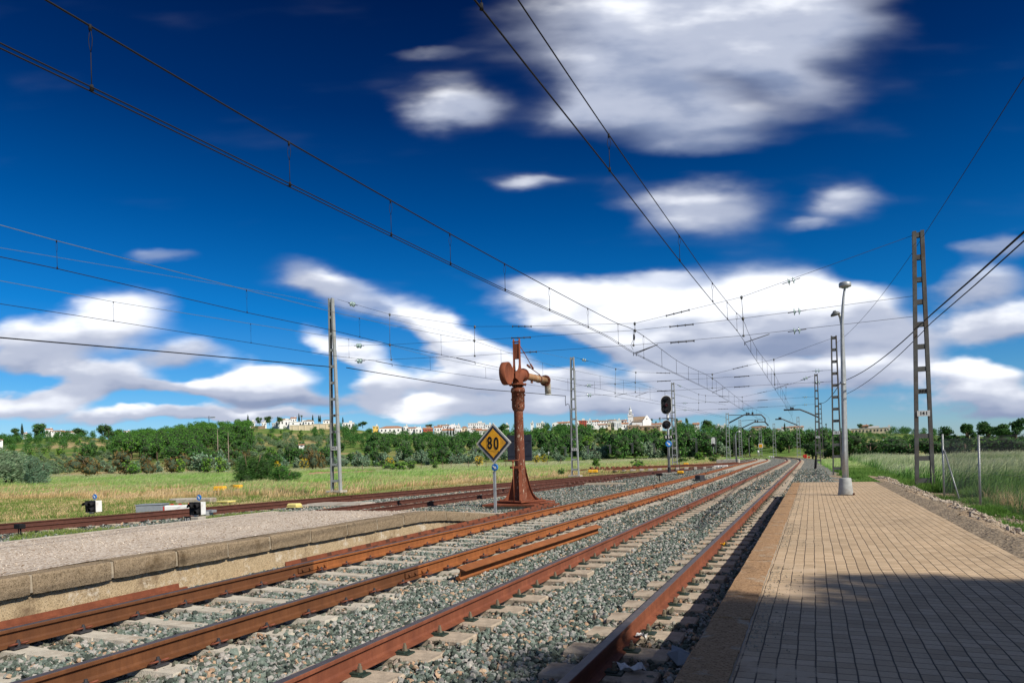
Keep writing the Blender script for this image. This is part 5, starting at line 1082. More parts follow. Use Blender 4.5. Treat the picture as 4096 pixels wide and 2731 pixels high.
# ------------------------------------------------------------------ litter
def litter(u, v, z, s, mat, label, seed):
    rn = random.Random(seed); p = atz(u, v, z); b = MB(); n = 6
    vs = [((i / (n - 1) - .5) * s[0], (j / 2 - .5) * s[1], rn.uniform(.0, s[2]) + .02 * sin(i * 1.3)) for j in range(3) for i in range(n)]
    vs += [(a, c, d + .004) for a, c, d in vs]; m = 3 * n
    fs = [(j * n + i, j * n + i + 1, (j + 1) * n + i + 1, (j + 1) * n + i) for j in range(2) for i in range(n - 1)]; fs = [f[::-1] for f in fs] + [tuple(k + m for k in f) for f in fs]
    b.add(vs, fs); o = b.build('litter', M[mat]); o.location = p; o.rotation_euler = (0, 0, rn.uniform(0, 3)); return tag(o, label, 'litter')
litter(1300 + 2060 * .595, 2100 + 975 * .595, -.15, (.20, .09, .05), 'plate_w', 'bent white scrap lying on the stones in the shade by the nearest rail', 1)
litter(1300 + 2130 * .595, 2100 + 755 * .595, -.15, (.10, .07, .04), 'white', 'small crumpled white plastic piece beside a shaded rail clip', 2)
litter(2600 + 190 * .636, 2000 + 1015 * .636, -.16, (.22, .16, .10), 'greybox', 'crumpled bluish plastic bag on the shaded ballast below the platform edge', 3)
litter(2600 + 462 * .636, 2000 + 284 * .636, -.15, (.09, .06, .05), 'yellow', 'orange plastic scrap beside the nearest rail', 4)
litter(3100, 1993, -.16, (.14, .08, .05), 'greybox', 'small pale plastic scrap on the sleepers ends near the platform end', 5)
M['soil'] = mat_earth('reddish_soil', (.30, .16, .08), (.45, .27, .16), (.56, .38, .26), 1.2)
SHADE = [(x + 6.75, y - 2.25, R, z + 6) for x, y, R, z in [(7.9, 1.6, 2.6, 6.0), (9.0, 3.2, 1.9, 6.0), (8.9, -.9, 2.3, 6.2), (11.8, 2.6, 2.7, 6.6), (12.6, 4.9, 2.2, 6.4), (10.4, 3.2, 1.8, 6.1)]]  # unseen trees, set so their shadows fall on the near platform
DENOISE = True
SKYT = [(0.0, (.55, .72, .98, 1)), (.10, (.20, .53, .84, 1)), (.2, (.02, .39, .77, 1)), (.32, (0, .235, .54, 1)), (.44, (0, .11, .32, 1)), (.60, (0, .04, .16, 1))]
CLOUDS = [ # cx, cy, rx, ry, weight, brightness, tilt
 (1560, 40, 330, 130, 1.2, .50, 0), (1850, 60, 190, 85, .8, .5, 0), (1460, 190, 170, 70, .95, .54, 0), (1560, 270, 250, 60, .95, .5, 0), (1340, 250, 90, 30, .55, .5, 0), (1600, 335, 150, 24, .5, .42, 0), (1790, 170, 150, 50, .6, .48, -22),
 (1042, 254, 98, 42, 1.0, .58, 0), (1030, 185, 70, 18, .24, .4, 0), (1000, 122, 80, 8, .2, .4, 0), (1215, 420, 58, 16, .58, .5, 0), (1600, 482, 130, 56, 1.1, .66, 0), (1925, 462, 76, 36, .8, .56, 0), (1865, 515, 55, 14, .5, .5, 0), (1530, 640, 50, 9, .3, .4, 0),
 (380, 585, 66, 20, .62, .48, 0), (780, 668, 150, 40, .82, .42, -22), (730, 645, 90, 16, .5, .48, 0),
 (140, 775, 210, 42, 1.1, .62, 0), (275, 715, 100, 36, 1.1, .85, 0), (410, 815, 110, 22, .75, .25, 0), (60, 830, 120, 30, .8, .32, 0), (230, 862, 140, 32, 1.15, .62, 0), (150, 905, 190, 20, .85, .3, 0), (60, 935, 160, 20, .9, .45, 0), (340, 885, 70, 14, .6, .4, 0), (240, 960, 200, 16, .8, .40, 0),
 (600, 872, 125, 40, 1.3, .80, 0), (480, 892, 100, 22, .9, .45, 0), (640, 912, 130, 18, .9, .2, 0), (460, 948, 120, 20, 1.0, .6, 0), (660, 950, 130, 16, .9, .55, 0),
 (815, 805, 110, 32, .95, .8, -22), (860, 885, 90, 28, 1.0, .62, 0), (1010, 765, 90, 44, 1.3, 1.05, -22), (1110, 820, 140, 46, 1.1, .68, -22), (1120, 878, 150, 36, 1.0, .34, 0), (965, 945, 72, 26, 1.25, .98, 0), (840, 925, 120, 22, .75, .45, 0), (1140, 935, 150, 24, .95, .42, 0), (1290, 880, 100, 36, 1.0, .5, 0), (1400, 930, 150, 30, 1.1, .5, 0),
 (1310, 685, 150, 40, 1.3, 1.0, 0), (1480, 705, 180, 52, 1.35, .96, 0), (1370, 765, 170, 30, 1.0, .55, -22), (1580, 795, 200, 36, 1.15, .22, 0), (1760, 690, 140, 64, 1.45, 1.05, 0), (1900, 690, 130, 46, 1.3, .82, 0), (1990, 745, 90, 50, 1.0, .55, 0), (1830, 765, 190, 36, 1.2, .15, 0), (1620, 865, 200, 44, 1.2, .62, 0), (1800, 850, 200, 30, 1.05, .42, 0), (1640, 935, 240, 30, 1.0, .42, 0), (1990, 850, 130, 60, 1.0, .38, 0), (2110, 780, 70, 50, .6, .35, 0),
 (2300, 572, 90, 26, .75, .42, 0), (2240, 655, 130, 40, .95, .48, 0), (2310, 745, 130, 46, 1.15, .5, 0), (2250, 865, 120, 44, 1.2, .62, 0), (2300, 935, 160, 34, 1.1, .3, 0)]
# ------------------------------------------------------------------ hill terrain
RID = [(-2600, 1790), (-600, 1775), (0, 1752), (200, 1737), (330, 1732), (450, 1748), (520, 1750), (600, 1744), (700, 1731), (800, 1718), (940, 1712), (1000, 1703), (1062, 1702), (1160, 1704), (1250, 1706), (1350, 1704), (1440, 1708), (1520, 1722), (1620, 1728), (1700, 1728), (1790, 1736), (1900, 1734), (2000, 1722), (2150, 1712), (2300, 1706), (2500, 1708), (2640, 1712), (2750, 1712), (2860, 1722), (3000, 1726), (3150, 1726), (3300, 1722), (3450, 1720), (3600, 1722), (3750, 1730), (4100, 1738), (6600, 1760)]
def ridge(u):
    for (a, va), (c, vc) in zip(RID[:-1], RID[1:]):
        if a <= u <= c: t = (u - a) / (c - a); return va + (vc - va) * t
    return 1760
W0, W1 = 200., 480.
def hill_z(u, w):
    """ground height in the direction of image column u at depth w"""
    vh = 1797.4 - tan(TH) * (u - 3249.5); H = (vh - ridge(u)) / FPX * W1
    if w <= W0: return -.34
    s = (w - W0) / (W1 - W0)
    if s >= 1: return -.34 + H + (w - W1) * .004
    sh = s ** 1.25 if u < 1500 or u > 3100 else s ** 1.05
    bumps = 1.2 * sin(u * .011 + w * .03) * sin(w * .045 + u * .004) * min(1, s * 5) * (1 - s)
    return -.34 + H * sh + bumps
def gxy(u, w):
    a = (u - PX) / FPX; vh = 1797.4 - tan(TH) * (u - 3249.5); d = ray(u, vh); return d[0] * w, d[1] * w
us = list(np.linspace(-2500, 6500, 300)); wsr = list(np.linspace(196, 490, 42)) + [520, 600, 750, 1000, 1500, 2500, 4000]
V = []; 
for w in wsr:
    for u in us: x, y = gxy(u, w); V.append((x, y, hill_z(u, w) - (.25 if w < 199 else 0)))
nu = len(us); F = np.array([(i * nu + j, i * nu + j + 1, (i + 1) * nu + j + 1, (i + 1) * nu + j) for i in range(len(wsr) - 1) for j in range(nu - 1)])
tag(npmesh('hill', np.array(V), F, M['hill'], smooth=True), kind='structure')
# ------------------------------------------------------------------ tree prototypes
def leafcloud(lobes, n, s, rng, flatten=0.0, shell=.55, tilt=None, long=1.0):
    """lobes: (cx,cy,cz,rx,ry,rz). returns V,F quads"""
    w = np.array([(l[3] * l[4] * l[5]) ** .667 for l in lobes]); w /= w.sum(); idx = rng.choice(len(lobes), n, p=w); L = np.array(lobes)[idx]
    d = rng.normal(size=(n, 3)); d /= np.linalg.norm(d, axis=1, keepdims=True); r = shell + (1.08 - shell) * rng.uniform(size=n) ** .6
    c = L[:, :3] + d * L[:, 3:] * r[:, None]
    a = rng.normal(size=(n, 3)) * .8 + d * .5
    if tilt is not None: a = a * .5 + np.array(tilt) * 1.2
    a /= np.linalg.norm(a, axis=1, keepdims=True); b_ = np.cross(a, rng.normal(size=(n, 3))); b_ /= np.linalg.norm(b_, axis=1, keepdims=True)
    sz = s * rng.uniform(.6, 1.35, n)[:, None]; a = a * sz * long; b_ = b_ * sz * (.55 / long ** .5)
    V = np.stack([c - a * .5, c + b_ * .5, c + a * .5, c - b_ * .5], 1).reshape(-1, 3); F = np.arange(n * 4).reshape(n, 4); return V, F
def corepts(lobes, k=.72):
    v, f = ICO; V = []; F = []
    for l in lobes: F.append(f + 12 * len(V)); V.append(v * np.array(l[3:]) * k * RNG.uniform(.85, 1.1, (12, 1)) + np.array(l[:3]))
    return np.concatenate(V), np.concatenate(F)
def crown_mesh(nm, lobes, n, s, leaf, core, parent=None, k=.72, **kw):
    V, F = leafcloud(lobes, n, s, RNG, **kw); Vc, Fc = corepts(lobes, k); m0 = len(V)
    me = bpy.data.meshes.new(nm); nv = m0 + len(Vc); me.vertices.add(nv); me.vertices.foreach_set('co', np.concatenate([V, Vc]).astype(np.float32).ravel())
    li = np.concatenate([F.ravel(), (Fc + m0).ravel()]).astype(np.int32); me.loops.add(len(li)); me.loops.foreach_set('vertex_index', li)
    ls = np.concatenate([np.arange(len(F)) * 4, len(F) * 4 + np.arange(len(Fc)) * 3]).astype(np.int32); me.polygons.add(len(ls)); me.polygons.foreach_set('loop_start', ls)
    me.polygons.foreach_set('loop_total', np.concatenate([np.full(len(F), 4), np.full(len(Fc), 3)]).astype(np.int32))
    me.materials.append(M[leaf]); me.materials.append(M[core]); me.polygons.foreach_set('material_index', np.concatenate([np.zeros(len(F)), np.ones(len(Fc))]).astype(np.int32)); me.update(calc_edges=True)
    o = bpy.data.objects.new(nm, me); COL.objects.link(o)
    if parent: o.parent = parent
    return o
def lobes_round(R, H, n, z0=.25):
    out = []
    for i in range(n):
        a = RNG.uniform(0, 2 * pi); r = R * RNG.uniform(.1, .6); z = H * (z0 + (1 - z0) * RNG.uniform(.15, .78)); q = RNG.uniform(.24, .6); e = max(.3, 1 - abs(z / H - .55) * 1.1)
        out.append((r * cos(a) * e * 1.15, r * sin(a) * e * 1.15, z, R * q, R * q * RNG.uniform(.75, 1.1), R * q * RNG.uniform(.65, 1.0)))
    return out
def proto(kind, i):
    if kind == 'pine': R, H = 3.1, 9.5; lb = [(x * R * .5, y * R * .5, H * z, R * .55, R * .55, R * .36) for x, y, z in [(0, 0, .86), (.8, .1, .76), (-.7, .4, .78), (.1, -.8, .74), (-.2, .8, .8), (.5, .6, .66), (-.5, -.5, .62), (0, 0, .55)]]; p = ('pine', 'core', 520, .62, .06, 4.2)
    elif kind == 'broad': R, H = 3.3, 7.0; lb = lobes_round(R, H, 9, .12); p = ('broad', 'core', 520, .62, .12, 2)
    elif kind == 'bright': R, H = 2.6, 5.0; lb = lobes_round(R, H, 8, .1); p = ('broad_l', 'core', 420, .5, .1, 1.5)
    elif kind == 'olive': R, H = 2.3, 3.6; lb = lobes_round(R, H, 7, .2); p = ('olive', 'core_p', 420, .45, .14, 1.2)
    elif kind == 'willow': R, H = 3.2, 5.2; lb = lobes_round(R, H, 9, .05); p = ('willow', 'core_p', 620, .5, .12, 1.6)
    elif kind == 'brown': R, H = 2.9, 5.4; lb = lobes_round(R, H, 9, .08); p = ('brownl', 'core_p', 560, .45, .1, 1.6)
    elif kind == 'dark': R, H = 3.2, 5.0; lb = lobes_round(R, H, 9, .05); p = ('darkbush', 'core', 640, .5, .12, 1.5)
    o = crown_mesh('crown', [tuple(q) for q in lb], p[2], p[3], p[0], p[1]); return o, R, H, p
KIN = {'pine': ('pine_tree', 'pine tree'), 'broad': ('broadleaf_tree', 'tree'), 'bright': ('shrub', 'shrub'), 'olive': ('olive_tree', 'olive tree'), 'willow': ('willow', 'tree'), 'brown': ('tamarisk', 'shrub'), 'dark': ('dark_shrub', 'shrub')}
PR = {}
for kd in KIN:
    PR[kd] = []
    for i in range(3):
        o, R, H, p = proto(kd, i); b = MB(); b.tube([(0, 0, -1), (.05, 0, H * .35), (-.08, .05, H * .7)], [.2, .15, .08], 6)
        for a in (0, 2.1, 4.2): b.tube([(0, 0, H * .3), (R * .4 * cos(a), R * .4 * sin(a), H * .62)], [.1, .04], 5)
        t = b.build('trunk', M['bark']); PR[kd].append((o.data, t.data, R, H)); bpy.data.objects.remove(o); bpy.data.objects.remove(t)
def plant(kd, x, y, z, s, label, group, rz=None, sz=None, i=None):
    cm, tm, R, H = PR[kd][random.randrange(3) if i is None else i]; nm, cat = KIN[kd]
    r = empty(nm, (x, y, z), label, cat, group, rz=random.uniform(0, 6.28) if rz is None else rz); r.scale = (s, s, s * (sz or 1))
    for nn, me in (('crown', cm), ('trunk', tm)): c = bpy.data.objects.new(nn, me); COL.objects.link(c); c.parent = r
    return r
# hillside planting: (u range, w range, kinds, count, scale, height factor)
ZN = [
    (470, 1010, 290, 478, [('pine', 1)], 430, (.62, .95), 1.0), (455, 520, 270, 400, [('pine', 1)], 14, (.5, .7), 1), (480, 800, 252, 300, [('pine', .8), ('broad', .2)], 34, (.8, 1.1), 1),
    (700, 1000, 228, 300, [('broad', .5), ('brown', .5)], 36, (.6, .95), 1),
    (-150, 470, 410, 478, [('broad', .8), ('olive', .2)], 105, (.5, .9), 1), (-150, 460, 462, 482, [('broad', 1)], 34, (.45, .85), 1), (-150, 480, 290, 420, [('olive', .45), ('broad', .4), ('bright', .15)], 105, (.55, .95), 1),
    (1000, 1360, 250, 400, [('olive', .85), ('bright', .15)], 150, (.65, 1.0), 1), (1000, 1330, 380, 462, [('broad', .5), ('bright', .2), ('olive', .3)], 26, (.5, .8), 1),
    (1330, 1500, 280, 468, [('broad', .75), ('olive', .25)], 66, (.55, .95), 1), (1500, 1850, 260, 410, [('broad', .55), ('olive', .3), ('bright', .15)], 135, (.5, 1.0), 1), (1850, 2050, 260, 405, [('broad', .65), ('olive', .35)], 66, (.65, 1.0), 1), (1500, 1840, 410, 440, [('bright', .5), ('broad', .5)], 24, (.35, .55), 1),
    (2050, 2400, 240, 405, [('broad', .62), ('olive', .18), ('bright', .12), ('brown', .08)], 120, (.5, 1.15), 1), (2400, 2560, 230, 300, [('broad', .5), ('brown', .2), ('olive', .3)], 30, (.5, 1.0), 1), (2150, 2330, 405, 460, [('broad', 1)], 26, (.6, .9), 1), (2330, 2560, 405, 440, [('bright', .5), ('broad', .5)], 16, (.4, .6), 1),
    (2380, 2700, 300, 460, [('bright', .5), ('brown', .25), ('olive', .25)], 60, (.4, .7), 1), (2440, 2700, 225, 290, [('broad', .4), ('willow', .6)], 26, (.8, 1.1), 1),
    (2690, 3130, 240, 415, [('broad', .6), ('olive', .18), ('bright', .14), ('brown', .08)], 140, (.5, 1.1), 1), (2690, 2860, 440, 476, [('broad', 1)], 16, (.6, 1.0), 1), (2930, 3260, 420, 474, [('broad', 1)], 22, (.5, .8), 1),
    (3050, 3400, 225, 420, [('broad', .6), ('willow', .2), ('bright', .2)], 115, (.7, 1.05), 1),
    (3330, 4200, 230, 430, [('broad', .3), ('olive', .7)], 230, (.4, .62), 1), (3560, 3760, 440, 478, [('broad', .8), ('olive', .2)], 24, (.5, .9), 1),
    (1040, 2460, 203, 240, [('willow', .7), ('broad', .3)], 120, (.55, .95), .95), (2460, 3000, 203, 240, [('willow', .45), ('broad', .55)], 70, (.8, 1.2), 1.05), (-150, 1000, 203, 250, [('olive', .6), ('brown', .2), ('willow', .2)], 70, (.5, .9), 1),
]
LBL = {'pine': 'umbrella pine in the dense wood on the left hill', 'broad': 'dark green broadleaf tree in the growth covering the hillside', 'bright': 'small bright green shrub growing on the hillside', 'olive': 'grey-green olive tree on the slope below the town', 'willow': 'silvery grey-green tree in the belt at the foot of the hill', 'brown': 'brownish shrub among the green on the hillside'}
pts = []
for (u0, u1, w0, w1, kinds, n, sc, hf) in ZN:
    for _ in range(n):
        u = random.uniform(u0, u1); w = math.sqrt(random.uniform(w0 * w0, w1 * w1)); kd = random.choices([k[0] for k in kinds], [k[1] for k in kinds])[0]; s = random.uniform(*sc)
        pts.append((w, u, kd, s, hf))
# olive grove in rows at the left
for i in range(9):
    for j in range(9):
        u = 170 + i * 40 + (j - 4) * -9 + random.uniform(-3, 3); pts.append((222 + j * 11, u, 'olive', random.uniform(.55, .72), .9))
pts.sort(); cnt = {}; rest = {}
for (w, u, kd, s, hf) in pts:
    x, y = gxy(u, w); z = hill_z(u, w) - .2; cnt[kd] = cnt.get(kd, 0) + 1
    if cnt[kd] <= 285: plant(kd, x, y, z, s, LBL[kd], 'hillside: ' + KIN[kd][0].replace('_', ' ') + 's', sz=hf)
    else: rest.setdefault(kd, []).append((x, y, z, s, hf))
for kd, L in rest.items():
    Vs = []; Fs = []; MI = []; o0 = 0
    for (x, y, z, s, hf) in L:
        me = random.choice(PR[kd])[0]; nv = len(me.vertices); co = np.empty(nv * 3, np.float32); me.vertices.foreach_get('co', co); co = co.reshape(-1, 3)
        nf = len([1 for p in me.polygons if len(p.vertices) == 4]) if not hasattr(me, '_') else 0
        q4 = nf * 4; a = random.uniform(0, 6.28); R2 = np.array([[cos(a), -sin(a)], [sin(a), cos(a)]]); c = co[:].copy(); c[:, :2] = c[:, :2] @ R2.T; c = c * s + np.array([x, y, z]); Vs.append(c)
        fq = np.arange(q4).reshape(-1, 4); k = RNG.permutation(len(fq))[:int(len(fq) * .8)]; Fs.append(fq[k] + o0); o0 += nv
    o = npmesh('wood', np.concatenate(Vs), np.concatenate(Fs), M[{'pine': 'pine', 'broad': 'broad', 'bright': 'broad_l', 'olive': 'olive', 'willow': 'willow', 'brown': 'brownl'}[kd]]); tag(o, kind='stuff')
print('trees', cnt)
# ------------------------------------------------------------------ single trees and shrubs (pixel foot, depth, pixel height)
def spot(kd, u, vt, w, label, wid=None, i=None, vb=None, zb=-.34):
    x, y = gxy(u, w); zt_ = CH + w * ray(u, vt)[2]; R, H = PR[kd][0][2:]; h = zt_ - zb
    s = h / (H * .93); r = plant(kd, x, y, zb, s, label, None, i=i)
    if wid: k = (wid / FPX * w / 2) / (R * s * 1.0); r.scale = (s * k, s * k, s)
    return r
spot('brown', 345, 1802, 150, 'round brown-green shrub standing alone at the left edge of the field', 130)
spot('brown', 500, 1798, 152, 'brown-topped bush with green foot, second of the row beyond the field', 120); spot('bright', 520, 1828, 148, 'small bright green bush at the foot of the brown-topped bush', 80)
spot('brown', 590, 1806, 158, 'orange-brown bush right of the brown-topped bush', 90); spot('brown', 710, 1800, 158, 'wide brown bush in the middle of the row beyond the field', 130); spot('bright', 722, 1832, 150, 'small bright bush in front of the wide brown bush', 50)
spot('willow', 815, 1795, 158, 'silvery bush right of the wide brown bush', 140); spot('willow', 890, 1800, 165, 'silvery bush half hidden by the big dark windblown bush', 90); spot('bright', 830, 1828, 150, 'bright green bush at the foot of the silvery bush', 70); spot('bright', 880, 1826, 149, 'upright bright green bush beside the big dark bush', 60)
spot('brown', 1250, 1770, 170, 'tall reddish-brown tree left of the 14 D mast', 95); spot('brown', 1290, 1800, 166, 'smaller brown tree leaning on the tall reddish-brown one', 50)
spot('bright', 1540, 1836, 118, 'low green bush with yellow flowers beyond the bare soil', 110); spot('bright', 1600, 1846, 112, 'flat green bush right of the flowering one', 80); spot('bright', 1650, 1842, 125, 'small green bush left of the 80 sign', 60); spot('bright', 1745, 1846, 125, 'tiny green tuft left of the 80 sign', 40)
spot('bright', 2385, 1832, 95, 'green bush in the dry grass right of the 15 D mast', 60); spot('bright', 2545, 1830, 80, 'leafy green bush behind the stacked track panels', 70); spot('bright', 2245, 1866, 62, 'upright green tuft at the siding edge right of the water crane', 34)
spot('bright', 2800, 1806, 130, 'bright green bush right of the tall signal', 80); spot('bright', 2860, 1818, 115, 'green bush above the dry mound near the portal masts', 60); spot('bright', 2740, 1822, 120, 'low green bush behind the red signal mast', 70)
for (u, v, w, wd, lb) in ((1215, 1828, 165, 45, 'yellow-flowering broom left of the 14 D mast'), (1108, 1842, 150, 30, 'small yellow broom right of the dark windblown bush'), (1558, 1826, 130, 45, 'yellow broom above the low green bushes'), (1915, 1820, 140, 40, 'yellow-green broom just left of the 80 sign'), (2175, 1815, 150, 30, 'yellow broom near the tiny white signs'), (2145, 1818, 150, 30, 'small yellow broom left of the tiny white signs')):
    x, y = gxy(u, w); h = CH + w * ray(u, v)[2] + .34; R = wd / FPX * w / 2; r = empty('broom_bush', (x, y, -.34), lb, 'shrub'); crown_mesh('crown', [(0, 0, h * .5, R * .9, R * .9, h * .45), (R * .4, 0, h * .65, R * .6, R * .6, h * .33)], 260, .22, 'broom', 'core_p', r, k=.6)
    b = MB(); b.tube([(0, 0, -.1), (0, 0, h * .5)], .06, 5); b.build('trunk', M['bark'], r)
# windblown bushes near the field edge: fine leaves swept to the right
def blown(u0, u1, vt, w, leaf, label, n, s, zb=-.34, lean=.35, nl=9, name='windblown_bush', core='core'):
    x, y = gxy((u0 + u1) / 2, w); h = CH + w * ray((u0 + u1) / 2, vt)[2] - zb; R = (u1 - u0) / FPX * w / 2; r = empty(name, (x, y, zb), label, 'bush'); lb = []
    for i in range(nl):
        t = RNG.uniform(.0, 1); a = RNG.uniform(-1, 1); lb.append((a * R * (.75 - .35 * t) + (t - .4) * h * lean * .3, RNG.uniform(-.5, .5) * R, h * (.12 + .66 * t), R * RNG.uniform(.3, .5), R * .45, h * RNG.uniform(.2, .32)))
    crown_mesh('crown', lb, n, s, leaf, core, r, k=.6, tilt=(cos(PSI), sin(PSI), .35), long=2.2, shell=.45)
    b = MB()
    for a in range(4): b.tube([(0, 0, -.2), (cos(a * 1.6) * R * .3, sin(a * 1.6) * R * .3, h * .35), (cos(a * 1.6) * R * .5 + .2, sin(a * 1.6) * R * .5, h * .7)], [.09, .06, .02], 5)
    b.build('trunk', M['bark'], r); return r
blown(915, 1095, 1768, 66, 'darkbush', 'big dark green windblown bush in the field left of the 14 D mast', 9000, .13, lean=.1)
blown(1060, 1200, 1858, 60, 'broad', 'low green windblown bush trailing right of the big dark one', 4500, .11)
blown(-60, 130, 1800, 85, 'willow', 'grey-green windblown bush cut by the left edge of the picture', 7000, .17, core='core_p'); blown(90, 215, 1815, 80, 'willow', 'grey-green windblown bush leaning right, second from the left edge', 6000, .15, core='core_p')
# dead trees
for (u, vt, vb, w, lb) in ((873, 1715, 1800, 232, 'bare pale dead tree before the pine wood, left of the bush'), (915, 1728, 1800, 228, 'bare pale dead tree, right one before the pine wood')):
    x, y = gxy(u, w); z = hill_z(u, w); H = CH + w * ray(u, vt)[2] - z; r = empty('dead_tree', (x, y, z), lb, 'dead tree'); b = MB(); b.tube([(0, 0, 0), (.1, 0, H)], [.22, .04], 6); b.build('trunk', M['barkp'], r); b = MB()
    for i in range(16): a = random.uniform(0, 6.3); t = random.uniform(.3, .9); L = random.uniform(.6, 1.8) * (1.2 - t); b.tube([(0, 0, H * t), (cos(a) * L, sin(a) * L, H * t + L * .7)], [.06, .015], 4)
    b.build('branches', M['barkp'], r)
# dark hedge band and eucalyptus row at the right
for i, (u, vt, w, wd) in enumerate([(3330, 1760, 118, 120), (3395, 1738, 112, 150), (3480, 1752, 110, 150), (3560, 1757, 106, 150), (3640, 1755, 104, 160), (3720, 1757, 100, 150), (3790, 1757, 98, 150), (3860, 1754, 96, 160), (3940, 1750, 94, 170), (4030, 1748, 92, 170), (4120, 1745, 90, 170), (3430, 1756, 125, 160), (3600, 1752, 125, 180), (3760, 1750, 125, 180), (3250, 1772, 130, 110)]):
    spot('dark' if i not in (8, 9) else 'broad', u, vt, w, 'dark shrub in the hedge band beyond the right-hand meadow', wd)['group'] = 'dark shrubs in the hedge beyond the right meadow'
spot('bright', 4030, 1748, 99, 'lighter green shrub in the hedge at the right edge', 120); spot('bright', 3520, 1764, 112, 'lighter green shrub in the hedge right of the lamp post', 100)
def euca(u, vt, w, wd, label, dens=3200):
    x, y = gxy(u, w); zb = -.34; H = CH + w * ray(u, vt)[2] - zb; R = wd / FPX * w / 2; r = empty('eucalyptus', (x, y, zb), label, 'tree'); lb = []
    for i in range(16):
        t = RNG.uniform(0, 1); a = RNG.uniform(0, 6.28); rr_ = R * (.85 - .45 * t) * RNG.uniform(.2, 1); lb.append((rr_ * cos(a), rr_ * sin(a), H * (.16 + .74 * t), R * RNG.uniform(.25, .42), R * RNG.uniform(.25, .42), H * RNG.uniform(.06, .12)))
    crown_mesh('crown', lb, dens, .42, 'darkbush', 'core', r, k=.55, shell=.35)
    b = MB(); b.tube([(0, 0, -.3), (.1, 0, H * .4), (0, .1, H * .85)], [.3, .22, .06], 7)
    for l in lb: b.tube([(.05, 0, H * .38), (l[0], l[1], l[2])], [.12, .04], 5)
    b.build('trunk', M['bark'], r)
euca(3792, 1695, 150, 110, 'loose dark tree just right of the 14 I mast'); euca(3870, 1686, 148, 80, 'narrow dark tree, second right of the 14 I mast'); euca(3960, 1683, 150, 130, 'broad dark tree in the middle of the row at the right'); euca(4010, 1690, 140, 110, 'dark tree filling the row before the tall one at the right'); euca(4062, 1664, 146, 90, 'tallest dark tree with open crown near the right edge'); euca(4140, 1690, 140, 100, 'dark tree cut by the right edge of the picture')
# skyline trees
def cyp(u, vt, vb, w, label):
    x, y = gxy(u, w); z = CH + w * ray(u, vb)[2]; H = CH + w * ray(u, vt)[2] - z; r = empty('cypress', (x, y, z), label, 'cypress'); crown_mesh('crown', [(0, 0, H * .3, H * .12, H * .12, H * .3), (0, 0, H * .6, H * .085, H * .085, H * .3), (0, 0, H * .85, H * .035, H * .035, H * .16)], 500, .35, 'cypress', 'core', r, k=.9); b = MB(); b.tube([(0, 0, -1), (0, 0, H * .4)], .15, 5); b.build('trunk', M['bark'], r)
for i, (u, vt, vb, lb) in enumerate([(93, 1691, 1742, 'tall dark cypress alone on the skyline at the far left'), (997, 1657, 1690, 'cypress at the right end of the pine wood'), (1201, 1652, 1686, 'slim cypress beside a palm among the white villas'), (1256, 1658, 1684, 'slim cypress right of the white villas'), (1280, 1660, 1688, 'left one of the cypress pair near the 14 D mast'), (1286, 1659, 1688, 'right one of the cypress pair near the 14 D mast'), (1376, 1666, 1690, 'cypress just right of the top of the 14 D mast foot line'), (1795, 1715, 1740, 'cypress in front of the white houses, leftmost of three'), (1806, 1715, 1740, 'cypress in front of the white houses, middle of three'), (1818, 1715, 1741, 'cypress in front of the white houses, rightmost of three'), (3141, 1690, 1722, 'dark conifer on the skyline above the bend')]): cyp(u, vt, vb, 484 if vb < 1700 else 470, lb)
def palm(u, vt, vb, w, label):
    x, y = gxy(u, w); z = CH + w * ray(u, vb)[2]; H = CH + w * ray(u, vt)[2] - z; r = empty('palm_tree', (x, y, z), label, 'palm tree'); b = MB(); b.tube([(0, 0, -1), (.1, 0, H * .5), (0, 0, H * .82)], [.3, .22, .2], 7); b.build('trunk', M['bark'], r)
    b = MB()
    for i in range(34):
        a = random.uniform(0, 6.28); e = random.uniform(-.6, 1.2); L = H * .3; c, s_ = cos(a), sin(a); P0_ = np.array((0, 0, H * .82)); P1_ = P0_ + L * .55 * np.array((c * cos(e), s_ * cos(e), sin(e))); P2_ = P1_ + L * .5 * np.array((c * cos(e - .9), s_ * cos(e - .9), sin(e - .9)))
        n_ = np.array((-s_, c, 0)) * .16; b.add([tuple(P0_ - n_ * .3), tuple(P0_ + n_ * .3), tuple(P1_ + n_), tuple(P1_ - n_), tuple(P2_)], [(0, 1, 2, 3), (3, 2, 4)])
    b.build('crown', M['palm'], r)
for (u, vt, vb, w, lb) in ((1211, 1658, 1686, 482, 'palm between the white villas near the 14 D mast'), (2611, 1672, 1700, 500, 'palm directly right of the church'), (2643, 1668, 1700, 500, 'tallest palm, second right of the church'), (2627, 1684, 1704, 488, 'low palm right of the church'), (2194, 1690, 1712, 478, 'small palm on the skyline left of the 15 D mast'), (3307, 1693, 1712, 490, 'lone palm on the skyline left of the 15 I mast'), (145, 1708, 1738, 478, 'bushy palm before the far left villas'), (1900, 1702, 1722, 484, 'palm before the white block left of the 80 sign')): palm(u, vt, vb, w, lb)
